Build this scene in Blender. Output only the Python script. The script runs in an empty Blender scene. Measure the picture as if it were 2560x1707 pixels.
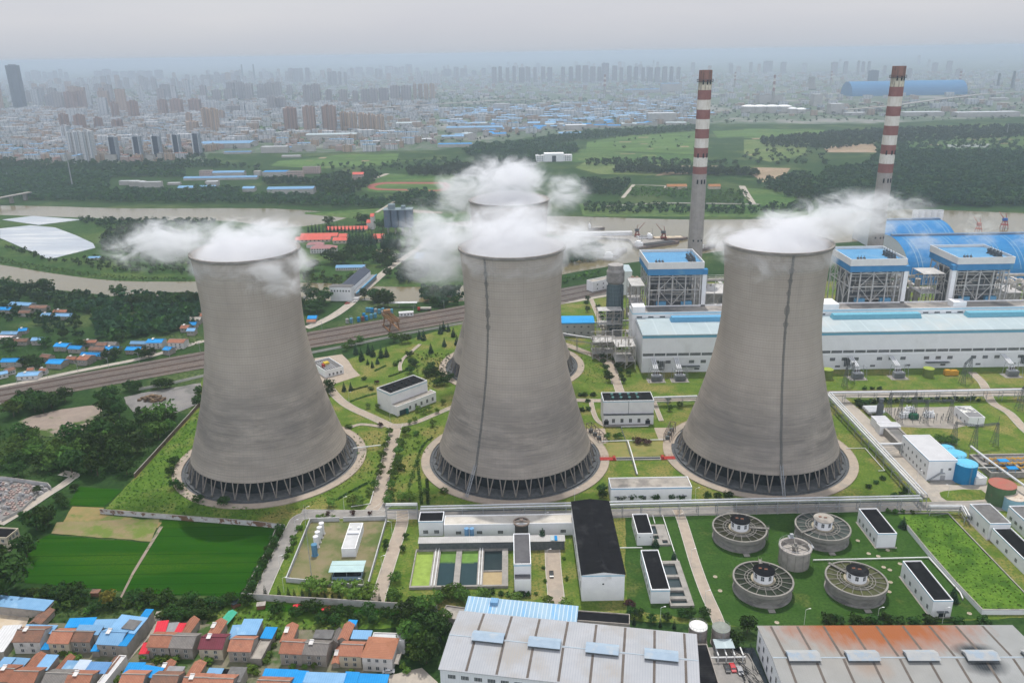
import bpy, math, random
import numpy as np
from mathutils import Vector, Matrix
random.seed(7); RNG = np.random.default_rng(11)
S0 = bpy.context.scene
COL = S0.collection
PI = math.pi
# ------------------------------------------------------------------ survey: the camera and ground points
FPX, TH, RO, HC = 2036.1, 0.3402, 0.0162, 210.0
ZK = {'A':(0,1300,.27211),'B':(600,1250,.29144),'C':(1200,1250,.29144),'D':(1760,1250,.34014),'E':(0,900,.27421),'F':(0,500,.27421),'G':(700,500,.25508),'H':(700,850,.28693),'I':(1400,480,.30605),'J':(2020,480,.30612),'K':(1360,900,.2551),'L':(2040,880,.2679),'M':(0,120,.27211),'N':(500,120,.31463),'O':(1200,120,.29762),'Q':(1860,120,.29762),'W':(0,0,1.08844),'S':(0,0,1.0)}
def ray(k, x, y):
    a, b, s = ZK[k]; u = a+x*s-1280; v = b+y*s-853.5
    c, n = math.cos(RO), math.sin(RO)
    xx = (u*c-v*n)/FPX; yy = -(u*n+v*c)/FPX
    return xx, math.cos(TH)+yy*math.sin(TH), -math.sin(TH)+yy*math.cos(TH)
def G(k, x, y, z=0.0):                 # surveyed point at height z
    a, b, c = ray(k, x, y); t = (z-HC)/c
    return (a*t, b*t)
def HT(k, x0, y0, x1, y1):             # height of a point above the ground point below it
    Y = G(k, x1, y1)[1]; a, b, c = ray(k, x0, y0)
    return max(1.0, HC+c*Y/b)
def zy(k, x, y, Y):
    a, b, c = ray(k, x, y); return HC+c*Y/b, a*Y/b
# ------------------------------------------------------------------ materials
MATS = {}
def nd(nt, t, **kw):
    n = nt.nodes.new(t)
    for k, v in kw.items():
        if k.startswith('i_'):
            n.inputs[k[2:]].default_value = v
        else: setattr(n, k, v)
    return n
def L(nt, a, b): nt.links.new(a, b)
def mathn(nt, op, a, b=None, c=None, clamp=False):
    n = nt.nodes.new('ShaderNodeMath'); n.operation = op; n.use_clamp = clamp
    for i, v in enumerate((a, b, c)):
        if v is None: continue
        if isinstance(v, (int, float)): n.inputs[i].default_value = v
        else: nt.links.new(v, n.inputs[i])
    return n.outputs[0]
def mixc(nt, f, a, b, blend='MIX'):
    n = nt.nodes.new('ShaderNodeMix'); n.data_type = 'RGBA'; n.blend_type = blend
    for s, v in ((n.inputs[0], f), (n.inputs[6], a), (n.inputs[7], b)):
        if isinstance(v, (int, float)): s.default_value = v
        elif isinstance(v, tuple): s.default_value = (*v[:3], 1)
        else: nt.links.new(v, s)
    return n.outputs[2]
def noise(nt, vec, scale, detail=4.0, rough=.6, dist=0.0):
    n = nt.nodes.new('ShaderNodeTexNoise'); n.inputs['Scale'].default_value = scale
    n.inputs['Detail'].default_value = detail; n.inputs['Roughness'].default_value = rough; n.inputs['Distortion'].default_value = dist
    if vec is not None: nt.links.new(vec, n.inputs['Vector'])
    return n.outputs['Fac']
def ramp(nt, f, lo, hi):
    n = nt.nodes.new('ShaderNodeMapRange'); n.clamp = True
    nt.links.new(f, n.inputs[0]); n.inputs[1].default_value = lo; n.inputs[2].default_value = hi
    return n.outputs[0]
def newmat(name):
    m = bpy.data.materials.new(name); m.use_nodes = True; nt = m.node_tree
    b = nt.nodes['Principled BSDF']; b.inputs['Specular IOR Level'].default_value = .02
    return m, nt, b
def mapping(nt, vec, scale=(1,1,1), rot=(0,0,0)):
    n = nt.nodes.new('ShaderNodeMapping'); n.inputs['Scale'].default_value = scale; n.inputs['Rotation'].default_value = rot
    nt.links.new(vec, n.inputs['Vector']); return n.outputs[0]
def coord(nt, w='Object'):
    if w == 'World': return nt.nodes.new('ShaderNodeNewGeometry').outputs['Position']
    return nt.nodes.new('ShaderNodeTexCoord').outputs[w]
def mat(name, c1, c2=None, sc=.25, c3=None, sc3=.03, t3=(.5,.62), rough=.85, lo=.35, hi=.65, co='World', stripe=None, rnd=0.0, spec=None, stretch=(1,1,1), fine=None, metal=0.0):
    """two-tone noise surface; c3: larger blotches; stripe=(axis, period m, colour, width fraction): seams, corrugation or courses"""
    if name in MATS: return MATS[name]
    m, nt, b = newmat(name)
    v = coord(nt, co)
    if stretch != (1,1,1): vv = mapping(nt, v, stretch)
    else: vv = v
    c2 = c2 or tuple(x*.8 for x in c1)
    col = mixc(nt, ramp(nt, noise(nt, vv, sc), lo, hi), c1, c2)
    if c3: col = mixc(nt, ramp(nt, noise(nt, vv, sc3, 5.0, .62), *t3), col, c3)
    if fine: col = mixc(nt, ramp(nt, noise(nt, v, fine[0], 2.0), .4, .7), col, fine[1])
    if stripe:
        for (ax, per, sc_, wf) in (stripe if isinstance(stripe, list) else [stripe]):
            sx = nt.nodes.new('ShaderNodeSeparateXYZ'); nt.links.new(coord(nt, 'Object'), sx.inputs[0])
            fr = mathn(nt, 'FRACT', mathn(nt, 'DIVIDE', sx.outputs['XYZ'.index(ax)], per))
            col = mixc(nt, mathn(nt, 'LESS_THAN', fr, wf), col, sc_)
    if rnd:
        oi = nt.nodes.new('ShaderNodeObjectInfo')
        k = mathn(nt, 'MULTIPLY_ADD', oi.outputs['Random'], 2*rnd, 1-rnd)
        n = nt.nodes.new('ShaderNodeVectorMath'); n.operation = 'SCALE'; L(nt, col, n.inputs[0]); L(nt, k, n.inputs['Scale']); col = n.outputs[0]
    L(nt, col, b.inputs['Base Color']); b.inputs['Roughness'].default_value = rough; b.inputs['Metallic'].default_value = metal
    if spec is not None: b.inputs['Specular IOR Level'].default_value = spec
    MATS[name] = m; return m
# ------------------------------------------------------------------ mesh building
class MB:
    def __init__(s): s.v = []; s.f = []; s.m = []
    def add(s, vs, fs, mi=0):
        o = len(s.v); s.v += vs; s.f += [tuple(i+o for i in f) for f in fs]; s.m += [mi]*len(fs); return s
    def box(s, x0, x1, y0, y1, z0, z1, mi=0, rz=0, c=(0,0)):
        p = [(x0,y0,z0),(x1,y0,z0),(x1,y1,z0),(x0,y1,z0),(x0,y0,z1),(x1,y0,z1),(x1,y1,z1),(x0,y1,z1)]
        if rz:
            k, n = math.cos(rz), math.sin(rz); p = [(c[0]+(x-c[0])*k-(y-c[1])*n, c[1]+(x-c[0])*n+(y-c[1])*k, z) for x,y,z in p]
        return s.add(p, [(3,2,1,0),(4,5,6,7),(0,1,5,4),(1,2,6,5),(2,3,7,6),(3,0,4,7)], mi)
    def tube(s, p, q, r, n=6, r2=None, mi=0, cap=True):
        p, q = Vector(p), Vector(q); d = (q-p)
        if d.length < 1e-6: return s
        d.normalize(); a = d.orthogonal().normalized(); b = d.cross(a); r2 = r if r2 is None else r2
        vs = [tuple(p+(a*math.cos(2*PI*i/n)+b*math.sin(2*PI*i/n))*r) for i in range(n)]+[tuple(q+(a*math.cos(2*PI*i/n)+b*math.sin(2*PI*i/n))*r2) for i in range(n)]
        fs = [(i,(i+1)%n,n+(i+1)%n,n+i) for i in range(n)]
        if cap: fs += [tuple(range(n-1,-1,-1)), tuple(range(n,2*n))]
        return s.add(vs, fs, mi)
    def lathe(s, prof, n=24, mi=0, c=(0,0), cap0=False, cap1=False):
        vs = [(c[0]+r*math.cos(2*PI*i/n), c[1]+r*math.sin(2*PI*i/n), z) for r, z in prof for i in range(n)]
        fs = [(j*n+i, j*n+(i+1)%n, (j+1)*n+(i+1)%n, (j+1)*n+i) for j in range(len(prof)-1) for i in range(n)]
        if cap0: fs.append(tuple(range(n-1,-1,-1)))
        if cap1: fs.append(tuple((len(prof)-1)*n+i for i in range(n)))
        return s.add(vs, fs, mi)
    def prism(s, pts, z0, z1, mi=0, bottom=False):
        a = sum(pts[i][0]*pts[(i+1)%len(pts)][1]-pts[(i+1)%len(pts)][0]*pts[i][1] for i in range(len(pts)))
        if a < 0: pts = pts[::-1]
        n = len(pts); vs = [(x,y,z0) for x,y in pts]+[(x,y,z1) for x,y in pts]
        fs = [(i,(i+1)%n,n+(i+1)%n,n+i) for i in range(n)]+[tuple(range(n,2*n))]
        if bottom: fs.append(tuple(range(n-1,-1,-1)))
        return s.add(vs, fs, mi)
    def strip(s, pts, w, z, mi=0, h=0.0, closed=False):      # ribbon along a polyline; h>0 gives it thickness
        n = len(pts); lf = []; rt = []
        for i in range(n):
            a = pts[i-1] if (i or closed) else pts[0]; b = pts[(i+1)%n] if (i < n-1 or closed) else pts[-1]
            d = Vector((b[0]-a[0], b[1]-a[1])); d.normalize(); q = (-d.y*w/2, d.x*w/2)
            lf.append((pts[i][0]+q[0], pts[i][1]+q[1])); rt.append((pts[i][0]-q[0], pts[i][1]-q[1]))
        m = n if closed else n-1
        for i in range(m):
            j = (i+1)%n; a, b, c, d = rt[i], rt[j], lf[j], lf[i]
            if h <= 0: s.add([(*a,z),(*b,z),(*c,z),(*d,z)], [(0,1,2,3)], mi)
            else: s.add([(*a,z-h),(*b,z-h),(*c,z-h),(*d,z-h),(*a,z),(*b,z),(*c,z),(*d,z)], [(4,5,6,7),(0,1,5,4),(2,3,7,6),(1,2,6,5),(3,0,4,7)], mi)
        return s
    def mesh(s, name, mats, smooth=False):
        me = bpy.data.meshes.new(name); me.from_pydata(s.v, [], s.f)
        for m in (mats if isinstance(mats, (list, tuple)) else [mats]): me.materials.append(m)
        if any(s.m): me.polygons.foreach_set('material_index', s.m)
        if smooth: me.polygons.foreach_set('use_smooth', [True]*len(s.f))
        me.update(); return me
def link(name, data, parent=None, loc=(0,0,0), rz=0.0, scale=None):
    o = bpy.data.objects.new(name, data); COL.objects.link(o)
    o.location = loc
    if rz: o.rotation_euler = (0,0,rz)
    if scale: o.scale = scale if isinstance(scale, tuple) else (scale,)*3
    if parent: o.parent = parent
    return o
def obj(name, mb, mats, parent=None, loc=(0,0,0), rz=0.0, smooth=False):
    return link(name, mb.mesh(name, mats, smooth), parent, loc, rz)
def tag(o, label, cat, group=None, kind=None):
    o['label'] = label; o['category'] = cat
    if group: o['group'] = group
    if kind: o['kind'] = kind
    return o
def thing(name, label, cat, loc=(0,0,0), rz=0.0, group=None):
    return tag(link(name, None, None, (loc[0], loc[1], loc[2] if len(loc) > 2 else 0), rz), label, cat, group)
def pts(k, *xy, z=0.0): return [G(k, xy[i], xy[i+1], z) for i in range(0, len(xy), 2)]
ORD = ['first','second','third','fourth','fifth','sixth','seventh','eighth','ninth','tenth','eleventh','twelfth','thirteenth','fourteenth','fifteenth','sixteenth','seventeenth','eighteenth','nineteenth','twentieth']
LV = [0]
def lz(lev): LV[0] += 1; return lev*.06+(LV[0]%13)*.0045
def sheet(name, poly, m, lev, label, cat, kind='structure'):
    z = lz(lev)
    if cat in ('ground','grass','clearing','field','island','garden','lawn','bank') and len(poly) < 60:
        rj = random.Random(len(poly)*7+int(abs(poly[0][0]))); q = []
        for i in range(len(poly)):
            a, b_ = poly[i], poly[(i+1)%len(poly)]; ln = math.dist(a, b_); n = int(min(40, max(1, ln/5))); am = min(.5, ln*.02)
            q += [(a[0]+(b_[0]-a[0])*j/n+(rj.uniform(-am,am) if j else 0), a[1]+(b_[1]-a[1])*j/n+(rj.uniform(-am,am) if j else 0)) for j in range(n)]
        poly = q
    return tag(obj(name, MB().add([(x,y,z) for x,y in ccw(poly)], [tuple(range(len(poly)))]), m), label, cat, None, kind)
def ccw(p):
    a = sum(p[i][0]*p[(i+1)%len(p)][1]-p[(i+1)%len(p)][0]*p[i][1] for i in range(len(p)))
    return p if a > 0 else p[::-1]
def smoothline(p, n=5, closed=False):       # Catmull-Rom
    out = []; N = len(p)
    for i in range(N if closed else N-1):
        g = lambda j: p[j%N] if closed else p[min(max(j,0),N-1)]
        a,b,c,d = g(i-1),g(i),g(i+1),g(i+2)
        for k in range(n):
            t = k/n
            out.append(tuple(.5*((2*b[q])+(-a[q]+c[q])*t+(2*a[q]-5*b[q]+4*c[q]-d[q])*t*t+(-a[q]+3*b[q]-3*c[q]+d[q])*t**3) for q in (0,1)))
    if not closed: out.append(p[-1])
    return out
def inside(poly, x, y):
    r = False; n = len(poly); j = n-1
    for i in range(n):
        xi, yi = poly[i]; xj, yj = poly[j]
        if (yi > y) != (yj > y) and x < (xj-xi)*(y-yi)/(yj-yi)+xi: r = not r
        j = i
    return r
def scatter(poly, sp, jit=.45, rnd=random):
    xs = [p[0] for p in poly]; ys = [p[1] for p in poly]; out = []
    y = min(ys); row = 0
    while y < max(ys):
        x = min(xs)+(row%2)*sp/2
        while x < max(xs):
            a, b = x+rnd.uniform(-jit,jit)*sp, y+rnd.uniform(-jit,jit)*sp
            if inside(poly, a, b): out.append((a,b))
            x += sp
        y += sp*.87; row += 1
    return out
# ------------------------------------------------------------------ camera, sun, sky, air
cam = bpy.data.cameras.new('camera'); cam.lens = FPX/2560*36; cam.sensor_width = 36; cam.clip_start = 1; cam.clip_end = 200000
co_ = bpy.data.objects.new('camera', cam); COL.objects.link(co_)
fw = Vector((0, math.cos(TH), -math.sin(TH))); up = Vector((0, math.sin(TH), math.cos(TH))); rt = Vector((1,0,0))
c_, s_ = math.cos(RO), math.sin(RO)
imx = rt*c_ - up*s_; imy = up*c_ + rt*s_
co_.matrix_world = Matrix(((imx.x, imy.x, -fw.x, 0), (imx.y, imy.y, -fw.y, 0), (imx.z, imy.z, -fw.z, HC), (0,0,0,1)))
S0.camera = co_
SUN_EL = math.radians(66); SUN_AZ = math.radians(2)
sl = bpy.data.lights.new('sun', 'SUN'); sl.energy = 3.8; sl.angle = math.radians(.9); sl.color = (1, .965, .91)
so = bpy.data.objects.new('sun', sl); COL.objects.link(so); so.rotation_euler = (-(PI/2-SUN_EL), 0, -SUN_AZ)
W = bpy.data.worlds.new('World'); S0.world = W; W.use_nodes = True
nt = W.node_tree; bg = nt.nodes['Background']; outw = nt.nodes['World Output']
sky = nt.nodes.new('ShaderNodeTexSky'); sky.sky_type = 'NISHITA'; sky.sun_disc = False; sky.sun_elevation = SUN_EL; sky.sun_rotation = SUN_AZ
sky.altitude = 200; sky.air_density = 1.4; sky.dust_density = 3.0; sky.ozone_density = 1.0
L(nt, sky.outputs[0], bg.inputs[0]); bg.inputs[1].default_value = .10
tc = nt.nodes.new('ShaderNodeTexCoord'); mp = mapping(nt, tc.outputs['Generated'], (1.2,1.2,7))
cl = ramp(nt, noise(nt, mp, 2.2, 5.0, .55), .25, .75)
bg2 = nt.nodes.new('ShaderNodeBackground'); s0 = nt.nodes.new('ShaderNodeSeparateXYZ'); L(nt, tc.outputs['Generated'], s0.inputs[0])      # the sky itself greys towards the horizon
hz_ = ramp(nt, s0.outputs[2], -.01, .04); L(nt, mixc(nt, hz_, (.575,.63,.715), mixc(nt, cl, (.655,.68,.765), (.74,.755,.81))), bg2.inputs[0]); bg2.inputs[1].default_value = .98
sz = nt.nodes.new('ShaderNodeSeparateXYZ'); L(nt, tc.outputs['Generated'], sz.inputs[0])      # thin cloud: brighter overhead
L(nt, mathn(nt, 'ADD', mathn(nt, 'MULTIPLY_ADD', mathn(nt, 'MAXIMUM', sz.outputs[2], 0.0), .35, .97), mathn(nt, 'MULTIPLY', mathn(nt, 'MAXIMUM', mathn(nt, 'MULTIPLY', sz.outputs[1], -1.0), 0.0), 1.35)), bg2.inputs[1])  # second term: extra sky brightness added behind the camera, fills the shaded fronts
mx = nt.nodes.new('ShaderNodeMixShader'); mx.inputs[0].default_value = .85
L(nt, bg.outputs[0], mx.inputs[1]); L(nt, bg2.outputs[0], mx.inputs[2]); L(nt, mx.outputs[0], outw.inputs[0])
def volmat(name, dens, col, aniso=0.0):
    m = bpy.data.materials.new(name); m.use_nodes = True; n = m.node_tree
    n.nodes.remove(n.nodes['Principled BSDF'])
    v = n.nodes.new('ShaderNodeVolumePrincipled'); v.inputs['Color'].default_value = (*col,1); v.inputs['Density'].default_value = dens; v.inputs['Anisotropy'].default_value = aniso
    L(n, v.outputs[0], n.nodes['Material Output'].inputs['Volume']); return m, n, v
HAZE_M, _, _ = volmat('haze_air', .00016, (.74,.84,.97), .72)
tag(obj('haze', MB().box(-30000, 30000, -400, 41000, -1.5, 216), HAZE_M), 'pale blue summer haze lying over the plant and the town', 'haze', None, 'stuff')
vs = S0.view_settings; vs.view_transform = 'Standard'; vs.look = 'None'; vs.exposure = 0; vs.gamma = 1
cy = S0.cycles; cy.max_bounces = 8; cy.diffuse_bounces = 3; cy.glossy_bounces = 2; cy.transmission_bounces = 3; cy.volume_bounces = 5; cy.transparent_max_bounces = 8
cy.use_denoising = True; cy.denoiser = 'OPENIMAGEDENOISE'; cy.volume_step_rate = 1.0; cy.volume_max_steps = 128; cy.use_adaptive_sampling = True; cy.adaptive_threshold = .02
# ================================================================== THE SETTING: ground, water, fields, roads
g_veg = mat('rough_green_ground', (.020,.048,.013), (.036,.072,.02), .05, (.085,.115,.04), .012, (.5,.62), fine=(.5,(.013,.034,.011)))
g_lawn = mat('lawn_grass', (.07,.12,.016), (.13,.172,.032), .14, (.23,.19,.065), .045, (.47,.62), fine=(.9,(.05,.10,.018)))
g_lawn2 = mat('shorter_lawn_grass', (.030,.072,.014), (.045,.092,.02), .12, (.11,.125,.035), .05, (.58,.7), fine=(.9,(.022,.055,.011)))
g_weed = mat('weedy_grass', (.055,.115,.016), (.10,.165,.026), .16, (.15,.18,.045), .06, (.5,.62), fine=(.7,(.05,.1,.018)))
g_rice = mat('rice_crop', (.011,.050,.001), (.019,.066,.002), .05, (.042,.088,.005), .03, (.52,.7), stretch=(.25,2,1), fine=(1.2,(.010,.062,.006)), stripe=[('Y',7.3,(.003,.030,.002),.05),('Y',11.9,(.018,.070,.006),.03)])
g_fallow = mat('fallow_soil', (.22,.17,.10), (.17,.17,.07), .2, (.12,.16,.04), .07, (.5,.6))
g_dirt = mat('bare_pale_dirt', (.21,.17,.145), (.27,.22,.18), .12, (.06,.095,.028), .06, (.54,.62))
g_dirt2 = mat('grey_gravel', (.16,.153,.152), (.215,.203,.19), .08, (.12,.12,.11), .05, (.52,.64))
g_sand = mat('sandy_yard', (.42,.34,.24), (.48,.41,.32), .3, (.30,.25,.2), .1)
g_conc = mat('pale_concrete_paving', (.38,.335,.28), (.32,.285,.245), .35, (.28,.26,.23), .09, (.5,.64), stripe=[('X',5.0,(.27,.25,.22),.03)])
g_path = mat('buff_path_paving', (.36,.30,.24), (.30,.25,.205), .35, (.27,.24,.2), .1, (.52,.66))
g_road = mat('grey_road_concrete', (.26,.245,.225), (.20,.19,.18), .3, (.28,.26,.235), .07, (.5,.62))
g_ball = mat('railway_ballast', (.17,.135,.115), (.10,.085,.078), .5, (.24,.17,.13), .05, (.45,.65), stretch=(1,1,1))
g_water, nt, b = newmat('river_water')
v = coord(nt, 'World')
L(nt, mixc(nt, ramp(nt, noise(nt, mapping(nt, v, (.4,1.6,1)), .01, 4), .35, .65), (.175,.142,.075), (.135,.115,.064)), b.inputs['Base Color'])
b.inputs['Roughness'].default_value = .14; b.inputs['Specular IOR Level'].default_value = .45
bp = nt.nodes.new('ShaderNodeBump'); bp.inputs['Strength'].default_value = .22; bp.inputs['Distance'].default_value = .3
L(nt, noise(nt, mapping(nt, v, (.6,1.4,1)), .35, 4), bp.inputs['Height']); L(nt, bp.outputs[0], b.inputs['Normal']); MATS['river_water'] = g_water
g_town = mat('town_ground', (.20,.20,.185), (.26,.25,.225), .01, (.05,.09,.04), .0045, (.40,.47), fine=(.05,(.15,.155,.14)))
g_field = [mat('field_%s'%n, c, d, .03, e, .012, (.46,.56), stretch=(.35,1.5,1), fine=(.12,tuple(x*.7 for x in c))) for n, c, d, e in (('light_green',(.08,.145,.04),(.105,.17,.048),(.055,.10,.03)),('mid_green',(.045,.10,.028),(.07,.13,.036),(.10,.145,.045)),('yellow_green',(.125,.165,.055),(.15,.175,.07),(.08,.13,.04)),('earth',(.30,.22,.15),(.34,.26,.18),(.25,.2,.13)),('flooded',(.30,.32,.31),(.36,.38,.37),(.24,.27,.25)))]
tag(obj('ground', MB().add([(-29000,-300,0),(29000,-300,0),(29000,40500,0),(-29000,40500,0)], [(0,1,2,3)]), g_veg), 'rough green ground stretching from the village to the horizon', 'ground', None, 'structure')
S = lambda name, k, c, m, lev, lab, cat='ground': sheet(name, pts(k, *c), m, lev, lab, cat)
# --- river, canal and the island between them
sheet('river', smoothline(pts('W',-330,470,60,473,300,479,620,479,800,492,900,500,980,503,1060,497,1300,497,1600,505,1880,499,2010,481,2130,482,2352,490,2700,503),3)+smoothline(pts('W',2700,575,2352,563,2100,548,1900,560,1700,572,1635,580,1443,604,1387,614,1286,632,1180,665,1060,692,967,694,840,690,720,691,560,690,450,690,380,684,285,683,209,674,101,662,0,646,-330,600),3), g_water, 1, 'broad muddy brown river and its side canal behind the power plant', 'river')
isl = smoothline(pts('W',-330,478,0,494,217,501,285,506,491,507,560,512,643,524,749,513,800,500,854,490,960,505,1060,520,1200,530,1330,548),3)+smoothline(pts('W',1360,575,1330,596,1286,600,1200,628,1060,656,962,659,873,658,793,652,720,650,600,648,453,647,267,645,121,628,0,608,-330,560),3)
sheet('island', isl, mat('island_scrub', (.028,.065,.016), (.05,.10,.026), .06, (.085,.125,.034), .02, (.5,.62), fine=(.4,(.016,.038,.011))), 2, 'long green river island between the two muddy channels', 'island')
sheet('river_bank', smoothline(pts('W',700,492,800,501,900,509,1000,512,1080,508),3)+smoothline(pts('W',1080,488,1000,490,930,478,860,480,760,486,700,488),3), g_field[1], 3, 'grassy far bank in front of the running track', 'bank')
S('embankment','G',(1000,90,1100,80,1600,120,1580,135,1250,128,1040,112),g_dirt,4,'paved pale embankment on the far river bank','embankment')
# --- the plant lawn and yards
S('plant_lawn','W',(470,860,735,845,1062,742,1290,690,1470,650,2700,640,2700,1400,2200,1425,1740,1440,1060,1405,560,1378,640,1210,240,1172,310,1095,430,960),g_lawn,1,'mown green lawn covering the power plant grounds','lawn')
S('clarifier_lawn','W',(1435,1172,2070,1172,2270,1420,1740,1445,1640,1430,1440,1400),g_lawn2,2,'dark short lawn around the round clarifiers','lawn')
S('weedy_slope','E',(960,1350,1230,1090,1500,800,1830,440,1830,700,1720,880,1600,1000,1640,1150,1900,1330,2334,1360,2334,1470,1480,1400),g_weed,2,'weedy bright green slope left of the left cooling tower','grass')
S('rice_field','W',(374,1194,632,1213,567,1374,283,1358),g_rice,2,'large saturated green rice field beside the plant wall','field')
S('rice_field','W',(112,1228,345,1247,289,1358,40,1338,62,1258),g_rice,2,'left rice field with a straight path on its right','field')
S('rice_field','E',(725,1155,1125,1182,940,1342,615,1322),g_rice,2,'small rice plot below the dark wood','field')
S('fallow_field','W',(130,1200,367,1192,347,1244,118,1225),g_fallow,3,'brown fallow plot above the left rice field','field')
S('vegetable_plot','E',(660,1335,950,1345,920,1400,1480,1480,1440,1530,560,1500),mat('dry_plot', (.19,.17,.07), (.25,.18,.085), .2, (.10,.15,.04), .08, (.5,.6)),2,'dry yellowish vegetable plot under the white wall','field')
S('field_path','A',(1470,55,1500,60,1235,490,1120,715,1100,715,1215,480),g_dirt,4,'straight pale path between the two rice fields','path')
S('dirt_pad','E',(120,620,170,560,300,510,560,450,930,400,940,500,1060,580,900,640,640,690,370,700,180,660),g_dirt,3,'pinkish bare dirt clearing with weeds by the railway','clearing')
S('gravel_pad','E',(1130,340,1300,300,1830,210,1820,400,1640,470,1450,525,1240,500,1150,400),g_dirt2,3,'grey gravel clearing next to the left cooling tower','clearing')
S('graveyard_ground','E',(-100,1080,440,1140,470,1180,250,1360,20,1470,-200,1500),g_dirt2,2,'grey ground of the crowded stone yard at left edge','yard')
S('sandy_yard','A',(-200,820,400,830,270,900,230,990,180,1060,90,1090,-200,1230),g_sand,3,'sandy yard beside the long blue shed roof','yard')
S('village_ground','A',(100,960,2600,900,3300,1060,3500,1500,3300,1700,-100,1700,-100,1230),mat('village_earth',(.20,.17,.13),(.10,.12,.06),.15,(.05,.09,.025),.07,(.5,.58)),2,'trodden earth and weeds between the village houses','ground')
S('village_lane','A',(1440,840,1510,840,1470,990,1380,1070,1160,1320,1030,1560,960,1560,1180,1230,1370,1000),g_conc,4,'pale concrete lane running through the village','lane')
S('village_lane','B',(1260,1510,1560,1440,1700,1568,1240,1640),g_conc,4,'pale yard under the trees left of the grey warehouse','lane')
S('garden_strip','B',(-40,850,1650,945,1600,1090,300,1120,-300,1060),g_weed,3,'strip of village gardens under the plant wall','garden')
S('vegetable_garden','B',(220,890,1480,965,1450,1000,200,945),g_rice,4,'narrow dark green crop strip under the plant wall','field')
# --- railway ballast
rail_t = pts('W',-250,934,0,890,470,807,704,764,1064,702,1290,663,1420,640); rail_b = pts('W',1420,668,1290,700,1060,738,713,800,469,846,0,930,-250,974)
sheet('railway_bed', rail_t+rail_b, g_ball, 3, 'wide brown ballast bed of the railway yard', 'railway bed')
S('coal_ground','I',(0,790,270,745,560,720,620,800,400,850,0,905),mat('coal_dust',(.09,.085,.08),(.14,.13,.12),.2),4,'dark coal dusted ground at the end of the railway','ground')
# --- roads: each a slab with kerbs
def road(name, k, c, w, lab, m=None, lev=3, smooth=True, kerb=True, cat='road'):
    p = pts(k, *c); p = smoothline(p, 4) if smooth else p
    zz = lz(lev); mb = MB().strip(p, w, zz)
    if kerb:
        for sgn in (-1, 1):
            off = []
            for i in range(len(p)):
                a = p[max(i-1,0)]; d = p[min(i+1,len(p)-1)]; q = Vector((d[0]-a[0], d[1]-a[1])).normalized()
                off.append((p[i][0]-q.y*sgn*(w/2+.1), p[i][1]+q.x*sgn*(w/2+.1)))
            mb.strip(off, .22, zz+.12, 1, .3)
    return tag(obj(name, mb, [m or g_path, MATS['kerb']]), lab, cat, None, 'structure')
mat('kerb', (.5,.48,.44), (.42,.4,.37), .5)
road('plant_road','H',(1020,730,1000,800,960,960,910,1160,850,1400,800,1480),6.5,'straight buff road between left and middle cooling towers')
road('plant_road','H',(1000,765,900,720,760,655,620,590,520,520,440,430,380,350),5.5,'buff road curving round behind the left cooling tower',lev=4)
road('plant_road','H',(990,760,1060,745,1180,720,1330,660,1480,595,1560,560),3.5,'narrow road from the junction towards the middle tower',lev=5)
S('paved_loop','H',(300,160,540,125,600,185,640,250,700,310,440,395,370,365,330,330),g_path,3,'paved yard round the small rooftop pump station','yard')
road('plant_road','B',(1260,30,1160,95,900,130,620,130,500,160,440,260,300,540,170,830),6.0,'grey road bending round the walled tank yard',g_road)
road('plant_road','B',(1390,90,1390,200,1320,420,1230,700,1170,900),5.5,'buff road between the walled yard and the ponds')
road('plant_road','C',(620,130,610,200,620,400,630,600,650,800,660,940),6.5,'buff road left of the big black roofed hall')
road('plant_road','C',(1690,80,1730,170,1780,330,1850,560,1930,780,2010,960,2050,1060),4.5,'buff road running down left of the clarifiers')
road('plant_road','W',(690,1180,880,1182,1180,1182,1320,1182,1600,1174,2120,1163,2400,1165),7.5,'long service road under the main pipe rack',g_road,lev=2)
road('plant_road','L',(170,410,330,540,540,750,760,1000,940,1200,1080,1360),9.0,'pale diagonal road beside the right pipe rack',g_conc)
road('plant_road','L',(60,395,500,402,1000,400,1500,390,2200,382),8.0,'pale road in front of the transformer lawns',g_conc,lev=4)
S('concrete_yard','L',(930,1180,1060,1225,1300,1245,1620,1240,1941,1255,2300,1250,2300,1420,1941,1400,1600,1400,1080,1400),g_conc,5,'pale concrete yard by the blue and green tanks','yard')
S('lawn_island','L',(1150,1315,1200,1300,1380,1285,1540,1290,1590,1330,1570,1380,1400,1392,1220,1390,1165,1355),g_lawn,6,'oval lawn island in the concrete yard','lawn')
S('substation_gravel','L',(610,520,1290,510,1300,560,1400,690,1280,720,800,700,700,600),mat('substation_paving',(.30,.27,.235),(.25,.23,.2),.3),3,'gravel floor of the electrical substation','ground')
road('plant_road','L',(1450,190,1560,300,1640,470,1800,570,1941,720,2100,840),5.0,'path curving through the substation lawns',g_path,lev=5)
road('plant_road','K',(640,0,680,120,720,240,760,360),5.5,'buff road running up to the turbine hall end')
road('plant_road','K',(300,395,520,400,800,400,1080,395,1500,385),4.5,'buff road behind the two pump houses',lev=5)
road('plant_road','K',(460,400,480,500,520,590,600,650),2.5,'curved footpath left of the vented pump house',lev=6)
road('plant_road','K',(1080,410,1110,500,1150,600),2.5,'straight footpath right of the vented pump house',lev=6)
S('forecourt','K',(580,620,1080,620,1010,655,600,660),g_road,7,'concrete forecourt of the vented pump house','yard')
road('plant_road','I',(-60,1220,60,1255,200,1310,330,1360,420,1440,460,1568),6.0,'buff road behind the middle cooling tower',lev=6)
road('plant_road','I',(250,870,280,940,330,1060,350,1120),3.5,'short road between lawn and ash silos',lev=4)
road('plant_road','I',(-60,920,120,895,260,870,400,845),4.5,'pale road at the railway end lawn',g_conc,lev=5)
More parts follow.
